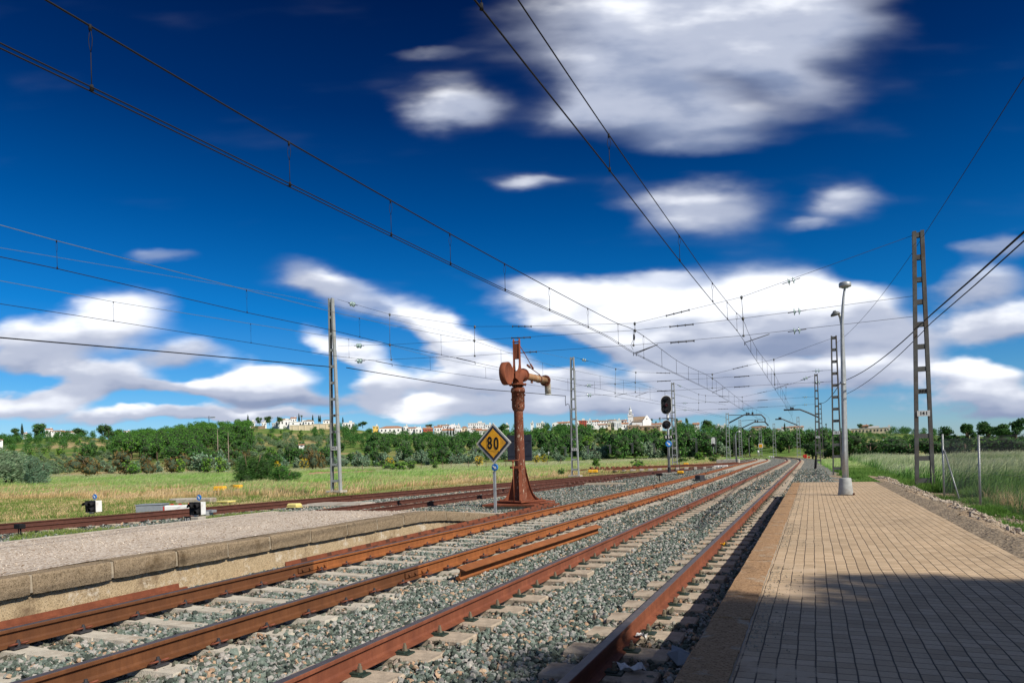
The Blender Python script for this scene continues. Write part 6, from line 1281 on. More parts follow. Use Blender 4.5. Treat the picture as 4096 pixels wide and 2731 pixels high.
for (kd, u, vt, vb, w, wd, lb) in (('broad', 150, 1694, 1740, 460, 70, 'big dark tree right of the lone cypress at the far left'), ('broad', 172, 1693, 1738, 465, 34, 'tree with a high round top at the far left'), ('broad', 62, 1712, 1745, 460, 45, 'dark round tree left of the lone cypress'), ('broad', 318, 1712, 1745, 450, 60, 'dark tree right of the villa with a chimney'), ('broad', 412, 1700, 1755, 440, 60, 'left half of the big dark double tree on the left skyline'), ('broad', 438, 1699, 1755, 440, 55, 'right half of the big dark double tree on the left skyline'), ('broad', 480, 1716, 1745, 455, 40, 'round tree left of the pine wood'), ('broad', 1042, 1667, 1695, 478, 36, 'green tree behind the white gate posts'), ('broad', 1082, 1664, 1695, 478, 44, 'green tree left of the orange-roofed villa'), ('broad', 1122, 1667, 1690, 480, 36, 'green tree directly before the orange-roofed villa'), ('broad', 1455, 1686, 1708, 478, 50, 'feathery tree above the cliff right of the 14 D mast'), ('broad', 1725, 1696, 1712, 500, 44, 'dark trees behind the white houses'), ('broad', 1868, 1722, 1765, 430, 70, 'big dark tree before the white houses, left of the 80 sign'), ('broad', 1905, 1728, 1768, 425, 60, 'second big dark tree left of the 80 sign'), ('broad', 2018, 1692, 1740, 470, 60, 'fresh green tree between the 80 sign and the crane column'), ('broad', 2240, 1696, 1735, 450, 60, 'dark tree left of the 15 D mast'), ('broad', 2708, 1672, 1700, 480, 16, 'tiny umbrella tree on the skyline above the signal'), ('broad', 2750, 1671, 1696, 482, 18, 'umbrella tree standing above the others near the signal'), ('broad', 2835, 1680, 1722, 455, 80, 'broad green tree right of the small white house'), ('broad', 3440, 1694, 1712, 490, 30, 'dark tree left of the brown-roofed house'), ('broad', 3485, 1696, 1712, 490, 26, 'tree right of the brown-roofed house')):
    x, y = gxy(u, w); z = CH + w * ray(u, vb)[2]; R, H = PR[kd][0][2:]; h = CH + w * ray(u, vt)[2] - z; s = h / (H * .93); r = plant(kd, x, y, z, s, lb, None); k = (wd / FPX * w / 2) / (R * s); r.scale = (s * k, s * k, s)
# ------------------------------------------------------------------ houses
def house(u0, u1, vt, vb, wall, roof, label, w=486, rt='gable', depth_=9, gable='side', nwin=3, rows=1, name='house', cat='house', rfrac=.32, ang=None, arch=False):
    uc = (u0 + u1) / 2; x, y = gxy(uc, w); W = (u1 - u0) / FPX * w; zb = CH + w * ray(uc, vb)[2]; zt_ = CH + w * ray(uc, vt)[2]; H = zt_ - zb
    rz = -math.atan((uc - PX) / FPX) + PSI if ang is None else ang
    r = empty(name, (x, y, zb), label, cat, rz=rz); hw = H * (1 - rfrac) if rt in ('gable', 'hip') else H; D = depth_
    b = MB(); b.box((0, D / 2, hw / 2 - 2), (W, D, hw + 4)); wl = b.build('wall', M[wall], r)
    if gable == 'front' and rt == 'gable': b = MB(); b.add([(-W / 2, 0, hw), (W / 2, 0, hw), (0, 0, H), (-W / 2, .3, hw), (W / 2, .3, hw), (0, .3, H)], [(0, 1, 2), (5, 4, 3), (0, 3, 4, 1), (1, 4, 5, 2), (2, 5, 3, 0)]); b.build('gable_wall', M[wall], r)
    b = MB(); o_ = .25
    if rt == 'gable' and gable == 'side': b.add([(-W/2-o_, -o_, hw), (W/2+o_, -o_, hw), (W/2+o_, D/2, H), (-W/2-o_, D/2, H), (W/2+o_, D+o_, hw), (-W/2-o_, D+o_, hw)], [(0, 1, 2, 3), (3, 2, 4, 5), (0, 3, 5), (1, 4, 2), (0, 5, 4, 1)])
    elif rt == 'gable': b.add([(-W/2-o_, .1, hw), (-W/2-o_, D+o_, hw), (0, D+o_, H+.1), (0, .1, H+.1), (W/2+o_, .1, hw), (W/2+o_, D+o_, hw)], [(0, 3, 2, 1), (3, 4, 5, 2), (0, 4, 3), (1, 2, 5), (0, 1, 5, 4)])
    elif rt == 'hip': k = min(D / 2, W / 2 * .7); b.add([(-W/2-o_, -o_, hw), (W/2+o_, -o_, hw), (W/2+o_, D+o_, hw), (-W/2-o_, D+o_, hw), (-W/2+k, D/2, H), (W/2-k, D/2, H)], [(0, 1, 5, 4), (1, 2, 5), (2, 3, 4, 5), (3, 0, 4), (0, 3, 2, 1)])
    else: b.box((0, D / 2, hw + .08), (W + .3, D + .3, .28)); b.box((W * .2, D * .6, hw + .8), (W * .25, 2.5, 1.5))
    rf = b.build('roof', M[roof], r)
    if rt == 'gable' and nwin > 1: b = MB(); b.box((W * .28, D * .62, H - .1), (.6, .6, 1.3)); b.build('chimney', M[wall], rf)
    for j in range(rows):
        for i in range(nwin):
            xx = W * (-.5 + (i + .5) / nwin) + random.uniform(-.2, .2); zz_ = hw * ((j + .5) / rows); ww = min(1.0, W / nwin * .4); hh = min(1.4, hw / rows * .42)
            if arch: ww = W / nwin * .6; hh = hw * .45
            door = (j == 0 and i == nwin // 2 and nwin > 1); b = MB(); b.box((xx, -.04, zz_ if not door else hh * .75), (ww, .12, hh * (1.4 if door else 1))); b.build('door' if door else 'window', M['window' if not (arch) else 'wallg'], r)
    return r
HS = [
 (99, 112, 1728, 1740, 'wallw', 'roof', 'low white house beside the lone cypress', dict(nwin=2)), (187, 213, 1711, 1730, 'wallw', 'roof', 'white villa with stepped red roof at the far left', dict(nwin=2)), (212, 257, 1719, 1733, 'wallw', 'roof', 'long red-roofed villa joined to the stepped one', dict(nwin=4)),
 (257, 304, 1721, 1743, 'wallw', 'roof', 'white villa with arcade and white chimney tower', dict(nwin=5)), (500, 524, 1720, 1729, 'wallw', 'roof', 'small pinkish-white house left of the pine wood', dict(nwin=2)), (-2, 13, 1755, 1768, 'wallw', 'roof', 'pale shed at the left picture edge', dict(nwin=1, w=380)),
 (1000, 1024, 1686, 1706, 'wallw', 'roofw', 'white wall house at the end of the pine wood', dict(rt='flat', nwin=2)), (1052, 1070, 1688, 1703, 'wallw', 'roofw', 'white pillared terrace house left of the flat-roofed villa', dict(rt='flat', nwin=3)), (1093, 1118, 1692, 1702, 'wallg', 'roofw', 'low dark-fronted garden house', dict(rt='flat', nwin=4)),
 (1116, 1168, 1680, 1700, 'wallw', 'roofw', 'left wing of the large white villa', dict(rt='flat', nwin=4)), (1164, 1250, 1687, 1700, 'wallw', 'roofw', 'long low white wing of the large villa', dict(rt='flat', nwin=3, w=480)), (1128, 1165, 1671, 1684, 'wallc', 'roof', 'orange-roofed upper storey behind the large white villa', dict(w=500, rt='hip')), (1168, 1190, 1666, 1686, 'wallw', 'roof', 'white house with small terraces behind the large villa', dict(w=502)),
 (1222, 1260, 1676, 1699, 'wallw', 'roof2', 'right wing of the large white villa, cream end wall', dict(rt='hip', nwin=3, w=478)), (1297, 1331, 1676, 1691, 'wallw', 'roof2', 'brown-roofed house left of the 14 D mast', dict(rt='hip')), (1374, 1421, 1690, 1706, 'wallw', 'roofw', 'sunlit white house right of the 14 D mast', dict(rt='flat', nwin=4)), (1198, 1219, 1775, 1788, 'wallw', 'roof', 'tiny white hut in the olive grove', dict(w=300, nwin=1, depth_=2)),
 (1495, 1518, 1704, 1714, 'wally', 'roofw', 'small yellow house at the left end of the town', dict(rt='flat', nwin=2)), (1522, 1622, 1702, 1730, 'wallw', 'roof', 'long white house with a wide brown hip roof', dict(rt='hip', nwin=6)), (1618, 1636, 1704, 1724, 'wallw', 'roofw', 'white cube right of the brown hip roof', dict(rt='flat', nwin=2)), (1636, 1672, 1706, 1724, 'wallw', 'roof', 'white house with thin red roof edge', dict(nwin=4)), (1664, 1691, 1706, 1728, 'wallw', 'roof2', 'gabled white house in the town front', dict(gable='front', nwin=2, w=480)),
 (1695, 1735, 1708, 1732, 'wallr', 'roof', 'dark red house with white balconies', dict(nwin=6, rows=2, w=482)), (1710, 1722, 1702, 1712, 'wallc', 'roof', 'small cream tower house behind the red one', dict(w=495, nwin=1)), (1740, 1772, 1702, 1724, 'wallw', 'roof', 'white terraced house right of the dark red one', dict(nwin=3)), (1755, 1800, 1696, 1713, 'wallw', 'roof2', 'large white block with brown roof on the skyline', dict(w=500, nwin=5)), (1798, 1828, 1695, 1718, 'wallw', 'roof2', 'white gabled block on the skyline', dict(gable='front', w=498, nwin=2)),
 (1773, 1822, 1713, 1738, 'wallg', 'roof', 'bluish-white house behind the three cypresses', dict(w=484, nwin=4)), (1822, 1851, 1712, 1734, 'wallw', 'roofw', 'plain white house below the skyline block', dict(rt='flat', w=485, nwin=3)), (1826, 1844, 1700, 1716, 'wallw', 'roofw', 'small flat white house on the skyline', dict(rt='flat', w=500, nwin=2)), (1850, 1874, 1703, 1722, 'wallc', 'roof', 'cream house with red pyramid roof', dict(rt='hip', nwin=2)), (1846, 1860, 1720, 1742, 'wallc', 'roof', 'narrow cream gabled house below the town', dict(gable='front', w=476, nwin=1)),
 (1876, 1944, 1692, 1714, 'wallw', 'roofw', 'big white stepped apartment block left of the 80 sign', dict(rt='flat', nwin=8, rows=2, w=500)), (1944, 1972, 1698, 1710, 'wallw', 'roofw', 'flat white block right of the stepped apartments', dict(rt='flat', nwin=3, w=500)), (1888, 1930, 1712, 1727, 'wallw', 'roof', 'low white house before the stepped apartments', dict(nwin=4, w=484)), (1908, 1958, 1715, 1736, 'wallw', 'roof', 'white house with red roof nearest the 80 sign', dict(nwin=4, w=480)),
 (2012, 2040, 1698, 1710, 'wallw', 'roofw', 'white block between the 80 sign and the crane column', dict(rt='flat', nwin=3, w=500)), (2149, 2184, 1692, 1702, 'wallw', 'roofw', 'long flat white building left of the 15 D mast', dict(rt='flat', nwin=4)), (2126, 2138, 1690, 1702, 'wallw', 'roofw', 'tiny white house with a tank on the skyline', dict(rt='flat', nwin=1)),
 (2212, 2238, 1688, 1704, 'wallw', 'roof2', 'white gabled house, first of the church quarter', dict(gable='front', nwin=2)), (2232, 2262, 1685, 1708, 'wallw', 'roof', 'tall white house left of the 15 D mast top leg', dict(nwin=3, rows=2)), (2260, 2284, 1684, 1704, 'wallw', 'roof', 'white house behind the 15 D mast', dict(nwin=2)), (2304, 2320, 1680, 1702, 'wallw', 'roof', 'white house left of the red building', dict(gable='front', nwin=1)),
 (2307, 2350, 1681, 1702, 'wallr', 'roofw', 'bright red building in the church quarter', dict(rt='flat', nwin=5, rows=2)), (2348, 2370, 1681, 1703, 'wallw', 'roofw', 'white house right of the red building', dict(rt='flat', nwin=2, rows=2)), (2372, 2398, 1678, 1700, 'wallw', 'roof', 'tall white house with many windows', dict(nwin=3, rows=2, w=492)), (2396, 2440, 1679, 1692, 'wallw', 'roof2', 'long brown-roofed white house behind', dict(nwin=4, w=500)), (2396, 2434, 1693, 1710, 'wallw', 'roof', 'white house with red tiles in the front row', dict(nwin=3, w=480)),
 (2432, 2461, 1691, 1710, 'wallc', 'roofw', 'tan house with empty window openings', dict(rt='flat', nwin=4, w=480)), (2438, 2470, 1676, 1692, 'wallw', 'roof2', 'white house with brown roof near the church', dict(nwin=3, w=500)), (2460, 2489, 1681, 1712, 'wallw', 'roofw', 'white building with tall arches', dict(rt='flat', nwin=3, arch=True, w=478)), (2486, 2516, 1688, 1710, 'wallw', 'roof', 'white house left of the church tower foot', dict(nwin=3, w=480)), (2488, 2512, 1677, 1692, 'wallw', 'roof', 'small white house tight against the church tower', dict(nwin=2, w=500)),
 (2514, 2560, 1698, 1716, 'wallb', 'roof2', 'brown stone barn below the church', dict(nwin=3, w=476)), (2558, 2642, 1700, 1716, 'wallb', 'roof2', 'long low brown building below the church', dict(nwin=5, w=476)), (2610, 2652, 1690, 1710, 'wallw', 'roof', 'white house right of the church', dict(nwin=3, w=484)), (2702, 2730, 1680, 1692, 'wallc', 'roof', 'cream house with low roof right of the tall signal', dict(nwin=2, w=500)),
 (2775, 2800, 1689, 1712, 'wallw', 'roof', 'small white two-storey house with brown roof among the trees', dict(nwin=3, rows=2, w=474)), (2856, 2886, 1703, 1723, 'wallg', 'roofw', 'modern white house left of the first portal mast, shade painted as grey', dict(rt='flat', nwin=2, w=470)), (2886, 2908, 1701, 1724, 'wallw', 'roofw', 'sunlit wing of the modern white house', dict(rt='flat', nwin=2, w=470)),  # grey wall colour stands in for shade on the modern white house
 (3012, 3066, 1704, 1717, 'wallc', 'roof', 'long red-roofed building above the portal masts', dict(nwin=4)), (3047, 3066, 1719, 1731, 'wallw', 'roofw', 'white cube house above the yellow square sign', dict(rt='flat', nwin=2, w=455)), (3101, 3128, 1712, 1729, 'wallw', 'roof2', 'white house with hip roof above the bend', dict(rt='hip', nwin=2, w=468)), (3130, 3162, 1706, 1718, 'wallw', 'roof', 'white house behind the dark conifer', dict(nwin=2)), (3163, 3186, 1703, 1715, 'wallc', 'roof', 'cream house right of the dark conifer', dict(nwin=2)), (3186, 3216, 1703, 1716, 'wallw', 'roof', 'white house beside the right cantilever mast', dict(nwin=3)), (3251, 3270, 1726, 1734, 'wallw', 'roof', 'tiny white house below the skyline by the slender mast', dict(nwin=1, w=420)),
 (3442, 3474, 1698, 1713, 'wallb', 'roof', 'brown-roofed house on the skyline at the right', dict(nwin=2, w=500)), (3386, 3540, 1713, 1731, 'wallc', 'roofw', 'long low modern building with a pale roof', dict(rt='flat', nwin=12, w=478, rfrac=0)), (3537, 3567, 1708, 1724, 'wallw', 'roofw', 'white cube at the right end of the long modern building', dict(rt='flat', nwin=1, w=476)), (3386, 3410, 1722, 1734, 'wally', 'roofw', 'yellow-walled shed before the long modern building', dict(rt='flat', nwin=1, w=470)), (3533, 3549, 1746, 1757, 'wallw', 'roof', 'tiny white hut on the olive slope at the right', dict(w=330, nwin=1, depth_=2)),
]
for (u0, u1, vt, vb, wa, ro, lb, kw) in HS: house(u0, u1, vt, vb, wa, ro, lb, **kw)
# walls
for (u0, u1, vt, vb, w, mt, lb) in ((1008, 1063, 1704, 1720, 472, 'wallb', 'brown retaining wall below the end of the pine wood'), (1163, 1248, 1700, 1725, 466, 'wallc', 'high pale retaining wall below the large white villa'), (1250, 1350, 1695, 1704, 472, 'wallc', 'long low pale wall left of the 14 D mast'), (1440, 1620, 1740, 1750, 440, 'wallc', 'eroded pale bank below the town')):
    if mt == 'x': continue
    x0, y0 = gxy(u0, w); x1, y1 = gxy(u1, w); zb = CH + w * ray((u0 + u1) / 2, vb)[2] - 2; zt_ = CH + w * ray((u0 + u1) / 2, vt)[2]; b = MB()
    if u0 == 1440: continue
    L = math.hypot(x1 - x0, y1 - y0); b.box((L / 2, .5, (zt_ - zb) / 2), (L, 1.0, zt_ - zb)); b.box((L / 2, .5, zt_ - zb + .1), (L + .4, 1.3, .2)); 
    for k in range(int(L / 4)): b.box((k * 4 + 2, -.1, (zt_ - zb) / 2), (.4, .3, zt_ - zb - .2))
    o = b.build('retaining_wall', M[mt]); o.location = (x0, y0, zb); o.rotation_euler = (0, 0, math.atan2(y1 - y0, x1 - x0)); tag(o, lb, 'wall')
# church
w = 492; uc = 2526; x, y = gxy(uc, w); zb = CH + w * ray(uc, 1700)[2]; Zc = lambda v: CH + w * ray(uc, v)[2] - zb; k = w / FPX
r = empty('church', (x, y, zb), 'white church with a belfry tower and brown-roofed nave, highest building of the town', 'church', rz=-math.atan((uc - PX) / FPX) + PSI)
def part(nm, c, d, m, **kw): b = MB(); b.box(c, d, **kw); return b.build(nm, M[m], r)
tw = part('tower', (0, 2, Zc(1664) / 2 - 1), (20 * k, 20 * k, Zc(1664) + 2), 'wallw')
b = MB(); b.box((0, 2, Zc(1663)), (23.5 * k, 23.5 * k, .5)); b.box((0, 2, (Zc(1662) + Zc(1645)) / 2), (13 * k, 13 * k, Zc(1645) - Zc(1662)))
for sx in (-1, 1):
    for sy in (-1, 1): b.lathe((sx * 9.5 * k, 2 + sy * 9.5 * k, Zc(1663)), (0, 0, 1), [(0, .3), (.8, .3), (1.0, .4), (1.4, .05)], 8)
b.box((0, 2, Zc(1645)), (15.5 * k, 15.5 * k, .35)); b.lathe((0, 2, Zc(1645)), (0, 0, 1), [(0, 5.4 * k), (Zc(1637) - Zc(1645), 5 * k)], 10); b.build('belfry', M['wallw'], r)
for sx in (-1, 1): part('window', (sx * 2.6 * k, 2 - 6.6 * k, (Zc(1659) + Zc(1650)) / 2), (2.4 * k, .2, 8 * k), 'window')
part('window', (0, 2 - 10.1 * k, Zc(1682)), (2 * k, .2, 3.5 * k), 'window')
b = MB(); b.lathe((0, 2, Zc(1637)), (0, 0, 1), [(0, 5.4 * k), (.9, 3.2 * k), (2.2, .12), (3.4, .06)], 10); b.build('spire', M['wallg'], r)
xn = (2566 - uc) * k; W = 42 * k * 1.9 / 1.0
b = MB()   # nave: ridge runs left-right, sunlit gable at the right end
x0, x1 = 12 * k, 62 * k; y0, y1 = 3, 15; he, hr = Zc(1678), Zc(1664)
b.hexa([(x0, y0, -2), (x1, y0, -2), (x1, y1, -2), (x0, y1, -2)], [(x0, y0, he), (x1, y0, he), (x1, y1, he), (x0, y1, he)]); b.build('nave', M['wallw'], r)
b = MB(); b.add([(x0 - .2, y0 - .5, he - .2), (x1, y0 - .5, he - .2), (x1, (y0 + y1) / 2, hr), (x0 - .2, (y0 + y1) / 2, hr), (x1, y1 + .5, he), (x0 - .2, y1 + .5, he)], [(0, 1, 2, 3), (3, 2, 4, 5), (0, 3, 5), (1, 4, 2), (0, 5, 4, 1)]); b.build('roof', M['roof2'], r)
b = MB(); gx0, gx1 = 48 * k, 81 * k; b.add([(gx0, 1.5, -2), (gx1, 4, -2), (gx1, 4, Zc(1684)), ((gx0 + gx1) / 2, 2.7, hr + .6), (gx0, 1.5, Zc(1684)), (gx0 + .3, 4, -2), (gx1 + .3, 6.5, -2), (gx1 + .3, 6.5, Zc(1684)), ((gx0 + gx1) / 2 + .3, 5.2, hr + .6), (gx0 + .3, 4, Zc(1684))], [(0, 1, 2, 3, 4), (9, 8, 7, 6, 5), (1, 6, 7, 2), (2, 7, 8, 3), (3, 8, 9, 4), (4, 9, 5, 0)]); b.build('front_gable', M['wallw'], r)
b = MB(); b.lathe(((gx0 + gx1) / 2, 2.65, Zc(1676)), (0, -1, 0), [(0, 2.2 * k), (.15, 2.2 * k)], 14); b.build('round_window', M['window'], r)
part('aisle', ((x0 + x1) / 2 - 2, 1, Zc(1690) / 2 - 1), (40 * k, 4, Zc(1690) + 2), 'wallw'); part('aisle_roof', ((x0 + x1) / 2 - 2, 1.2, Zc(1684) - .3), (42 * k, 5, .7), 'roof2', taper=.9)
# tower crane far behind the pines
w = 560; p = atw(836, 1690, w); r = empty('construction_crane', p, 'thin construction crane rising behind the pine wood', 'crane'); H = CH + w * ray(836, 1663)[2] - p[2]; b = MB()
for s in (-.5, .5): b.box((s, 0, H / 2), (.15, .15, H))
for i in range(8): b.box((0, 0, H * i / 8), (1, .1, .12))
b.build('tower', M['darkgrey'], r); b = MB(); b.box((-8, 0, H * .7), (17 + 0, .12, .12)); b.box((-8, 0, H * .7 + .7), (17, .12, .12)); b.box((4, 0, H * .7 + .3), (5, .8, .8)); 
for i in range(12): b.box((-16 + i * 1.4, 0, H * .7 + .35), (.12, .1, .7))
b.build('jib', M['galv'], r)
# ------------------------------------------------------------------ grass
def blades(name, P, hgt, wid, mat, lean=(0, 0), nb=6, spread=.12, hv=(.6, 1.2), curl=.35, seed=0):
    """P (n,3) clump centres; each blade a bent 3-vertex-pair strip"""
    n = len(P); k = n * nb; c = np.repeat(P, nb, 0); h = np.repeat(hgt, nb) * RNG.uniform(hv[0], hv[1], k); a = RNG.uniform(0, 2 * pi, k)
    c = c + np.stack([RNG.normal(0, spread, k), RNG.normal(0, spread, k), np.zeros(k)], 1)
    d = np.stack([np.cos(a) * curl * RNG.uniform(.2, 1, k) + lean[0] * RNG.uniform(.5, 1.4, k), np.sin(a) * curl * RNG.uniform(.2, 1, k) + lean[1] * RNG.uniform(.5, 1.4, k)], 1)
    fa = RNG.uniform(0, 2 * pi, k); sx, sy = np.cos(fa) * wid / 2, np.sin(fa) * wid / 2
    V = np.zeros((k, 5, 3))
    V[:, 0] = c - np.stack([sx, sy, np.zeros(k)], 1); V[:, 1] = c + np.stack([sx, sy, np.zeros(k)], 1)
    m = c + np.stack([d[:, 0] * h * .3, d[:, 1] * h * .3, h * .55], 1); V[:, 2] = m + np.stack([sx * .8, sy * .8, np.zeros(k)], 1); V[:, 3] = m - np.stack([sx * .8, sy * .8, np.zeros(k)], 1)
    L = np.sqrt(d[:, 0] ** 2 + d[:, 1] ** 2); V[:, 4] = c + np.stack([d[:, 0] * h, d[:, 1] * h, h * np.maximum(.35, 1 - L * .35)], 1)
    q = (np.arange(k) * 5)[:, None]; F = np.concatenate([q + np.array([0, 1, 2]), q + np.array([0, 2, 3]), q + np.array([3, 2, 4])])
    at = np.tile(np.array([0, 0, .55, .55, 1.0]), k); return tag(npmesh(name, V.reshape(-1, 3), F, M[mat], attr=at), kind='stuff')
def fieldpts(n, u0, u1, w0, w1, pw=1.0):
    u = RNG.uniform(u0, u1, n); t = RNG.uniform(size=n); w = (w0 ** pw + (w1 ** pw - w0 ** pw) * t) ** (1 / pw); P = np.zeros((n, 3))
    for i in range(n): P[i, 0], P[i, 1] = gxy(u[i], w[i])
    P[:, 2] = -.34; return P, u, w
def distC(P):   # metres left of the outer siding
    cx_ = np.where(P[:, 1] < 62, vaxC(np.minimum(P[:, 1], 62)), vaxD(np.minimum(P[:, 1], 125)) - 1.0 + np.minimum(0, -(P[:, 1] - 125)) * .12 * (P[:, 1] > 125))
    return cx_ - 1.3 - P[:, 0]
wind = (cos(PSI) * .55, sin(PSI) * .55)
# depth of the outer siding edge along each view direction, used only to lay the grass bands parallel to the verge as they lie
def wrail(u):
    d0 = gxy(u, 1.0); lo = None
    for y in np.arange(4, 125, .25):
        x = (axC(y) - 1.5) if y < 62 else axD(y) - 2.6
        if x / y >= d0[0] / max(d0[1], 1e-6) if d0[1] > 0 else False: return depth(x, y)
    return 120.
UG = np.arange(-200, 3300, 50.); WG = np.array([wrail(u_) for u_ in UG])
def bands(n, u0, u1, s0, s1, pw=1.0):
    u = RNG.uniform(u0, u1, n); s = s0 + (s1 - s0) * RNG.uniform(size=n) ** pw; w = np.interp(u, UG, WG) + s; P = np.array([(*gxy(a, c), -.34) for a, c in zip(u, w)]); return P, u, w, s
se = lambda u: np.interp(u, [0, 200, 600, 1000, 1400, 1800, 2400, 3000], [24, 21, 14, 9, 4.5, 8, 9, 10]); te_ = lambda u: np.interp(u, [0, 300, 700, 1000, 1400, 1800, 2300, 3000], [68, 62, 46, 36, 29, 42, 68, 100])
P, u, w, s_ = bands(17000, -150, 3000, .3, 30, 1.1); n1 = np.sin(P[:, 0] * .9 + 2) * np.sin(P[:, 1] * .7)
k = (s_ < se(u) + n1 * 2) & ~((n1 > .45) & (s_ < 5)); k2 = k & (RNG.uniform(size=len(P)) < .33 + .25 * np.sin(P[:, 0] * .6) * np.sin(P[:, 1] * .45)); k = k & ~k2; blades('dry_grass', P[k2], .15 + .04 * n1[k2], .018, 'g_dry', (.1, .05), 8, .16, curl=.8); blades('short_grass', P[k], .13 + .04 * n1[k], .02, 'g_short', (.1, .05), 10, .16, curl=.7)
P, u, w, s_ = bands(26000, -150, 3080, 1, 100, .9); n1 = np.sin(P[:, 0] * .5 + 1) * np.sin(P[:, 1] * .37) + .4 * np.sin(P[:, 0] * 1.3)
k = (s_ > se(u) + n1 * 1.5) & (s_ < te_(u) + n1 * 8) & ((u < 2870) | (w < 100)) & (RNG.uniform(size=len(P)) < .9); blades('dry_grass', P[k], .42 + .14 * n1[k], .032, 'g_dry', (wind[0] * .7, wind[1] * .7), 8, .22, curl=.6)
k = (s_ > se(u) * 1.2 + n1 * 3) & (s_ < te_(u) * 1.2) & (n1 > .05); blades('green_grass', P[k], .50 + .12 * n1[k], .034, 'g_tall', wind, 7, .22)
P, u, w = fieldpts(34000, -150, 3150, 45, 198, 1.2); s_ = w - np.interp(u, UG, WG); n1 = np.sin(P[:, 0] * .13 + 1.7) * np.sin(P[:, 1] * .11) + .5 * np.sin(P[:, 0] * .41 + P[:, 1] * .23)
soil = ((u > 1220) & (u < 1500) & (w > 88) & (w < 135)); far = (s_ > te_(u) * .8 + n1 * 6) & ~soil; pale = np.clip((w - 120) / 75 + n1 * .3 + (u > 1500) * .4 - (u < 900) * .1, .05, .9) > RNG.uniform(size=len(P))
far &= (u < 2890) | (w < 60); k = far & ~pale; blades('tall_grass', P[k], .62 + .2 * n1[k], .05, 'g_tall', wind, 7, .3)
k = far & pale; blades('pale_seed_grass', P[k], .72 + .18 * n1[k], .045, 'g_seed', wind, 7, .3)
# weeds on the ballast behind the gravel platform
n = 1300; P = np.zeros((n, 3)); P[:, 1] = RNG.uniform(7, 21, n); P[:, 0] = vaxC(P[:, 1]) + 1.6 + RNG.gamma(1.5, .8, n); P[:, 2] = -.31; k = (np.sin(P[:, 1] * 1.1 + .6) + .6 * np.sin(P[:, 0] * 1.7) > .25) & (P[:, 0] < -12.2); blades('short_grass', P[k], np.full(k.sum(), .14), .014, 'g_short', (.1, 0), 10, .1, curl=.8)
P, u, w = fieldpts(4500, -100, 1000, 13, 26, 1); dd = distC(P); k = (dd < .9) & (dd > -.0); blades('dry_grass', P[k], np.full(k.sum(), .18), .014, 'g_dry', (.1, 0), 7, .1, curl=.8)
# right meadow behind the fence
def rightpts(n, x0, x1, y0, y1):
    P = np.zeros((n, 3)); P[:, 1] = y0 + (y1 - y0) * RNG.uniform(size=n) ** 1.2; P[:, 0] = RNG.uniform(x0, x1, n) * (.35 + .65 * (P[:, 1] - y0) / (y1 - y0) * 1.0) + 0; P[:, 2] = -.32; k, _ = in_view(P + np.array((0, 0, .5)), 150); return P[k]
def rx(n, y0, y1, off, wid, pw=1.3):
    P = np.zeros((n, 3)); P[:, 1] = y0 + (y1 - y0) * RNG.uniform(size=n) ** pw; P[:, 0] = off + RNG.uniform(0, 1, n) * wid; P[:, 2] = -.34; k, _ = in_view(P + np.array((0, 0, .6)), 150); return P[k]
P = rx(26000, 27, 95, 4.0, 36, 1.4); P = P[P[:, 0] > 3.9 + .055 * (P[:, 1] - 27) * -1 + .6 * np.sin(P[:, 1] * .2)]; nn = np.sin(P[:, 0] * .35) * np.sin(P[:, 1] * .22 + 1)
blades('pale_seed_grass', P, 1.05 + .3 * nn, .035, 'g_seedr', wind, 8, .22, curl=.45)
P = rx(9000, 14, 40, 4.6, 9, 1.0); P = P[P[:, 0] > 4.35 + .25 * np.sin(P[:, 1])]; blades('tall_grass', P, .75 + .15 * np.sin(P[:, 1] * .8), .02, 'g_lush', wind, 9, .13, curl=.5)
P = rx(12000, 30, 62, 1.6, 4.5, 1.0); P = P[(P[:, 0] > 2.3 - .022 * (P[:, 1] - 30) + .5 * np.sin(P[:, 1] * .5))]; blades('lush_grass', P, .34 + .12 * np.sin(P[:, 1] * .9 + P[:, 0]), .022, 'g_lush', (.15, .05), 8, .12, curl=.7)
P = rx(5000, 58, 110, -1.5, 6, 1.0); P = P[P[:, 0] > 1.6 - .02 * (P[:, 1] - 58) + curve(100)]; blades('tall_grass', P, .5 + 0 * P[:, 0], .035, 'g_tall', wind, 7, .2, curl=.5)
P = rx(9000, 24.5, 33, 2.1, 4.5, 1.0); P = P[(P[:, 0] > 2.5 + .3 * np.sin(P[:, 1] * 2)) & ((P[:, 1] > 27.5) | (P[:, 0] > 4.3))]; blades('lush_grass', P, .42 + .1 * np.sin(P[:, 1] * 1.9 + P[:, 0]), .018, 'g_lush', (.15, .05), 9, .1, curl=.7)
P = rx(6000, 7, 25, 3.0, 2.6, 1.0); P[:, 2] = [zr(a, c) - .06 if c < 26 else -.34 for a, c in P[:, :2]]; P = P[(np.sin(P[:, 1] * 1.3 + 1) * .55 + .3 * np.sin(P[:, 0] * 4 + P[:, 1] * 3) + (P[:, 0] - 3.55) > .15)]; blades('lush_grass', P, .20 + .05 * np.sin(P[:, 1] * 2.3), .010, 'g_lush', (.1, .05), 9, .08, curl=.8)
n = 500; P = rx(900, 14, 24, 4.4, 2.0, 1.0); blades('dry_weeds', P, .55 + .1 * np.sin(P[:, 1] * 3), .007, 'g_dry', (.1, .1), 6, .1, curl=.5)
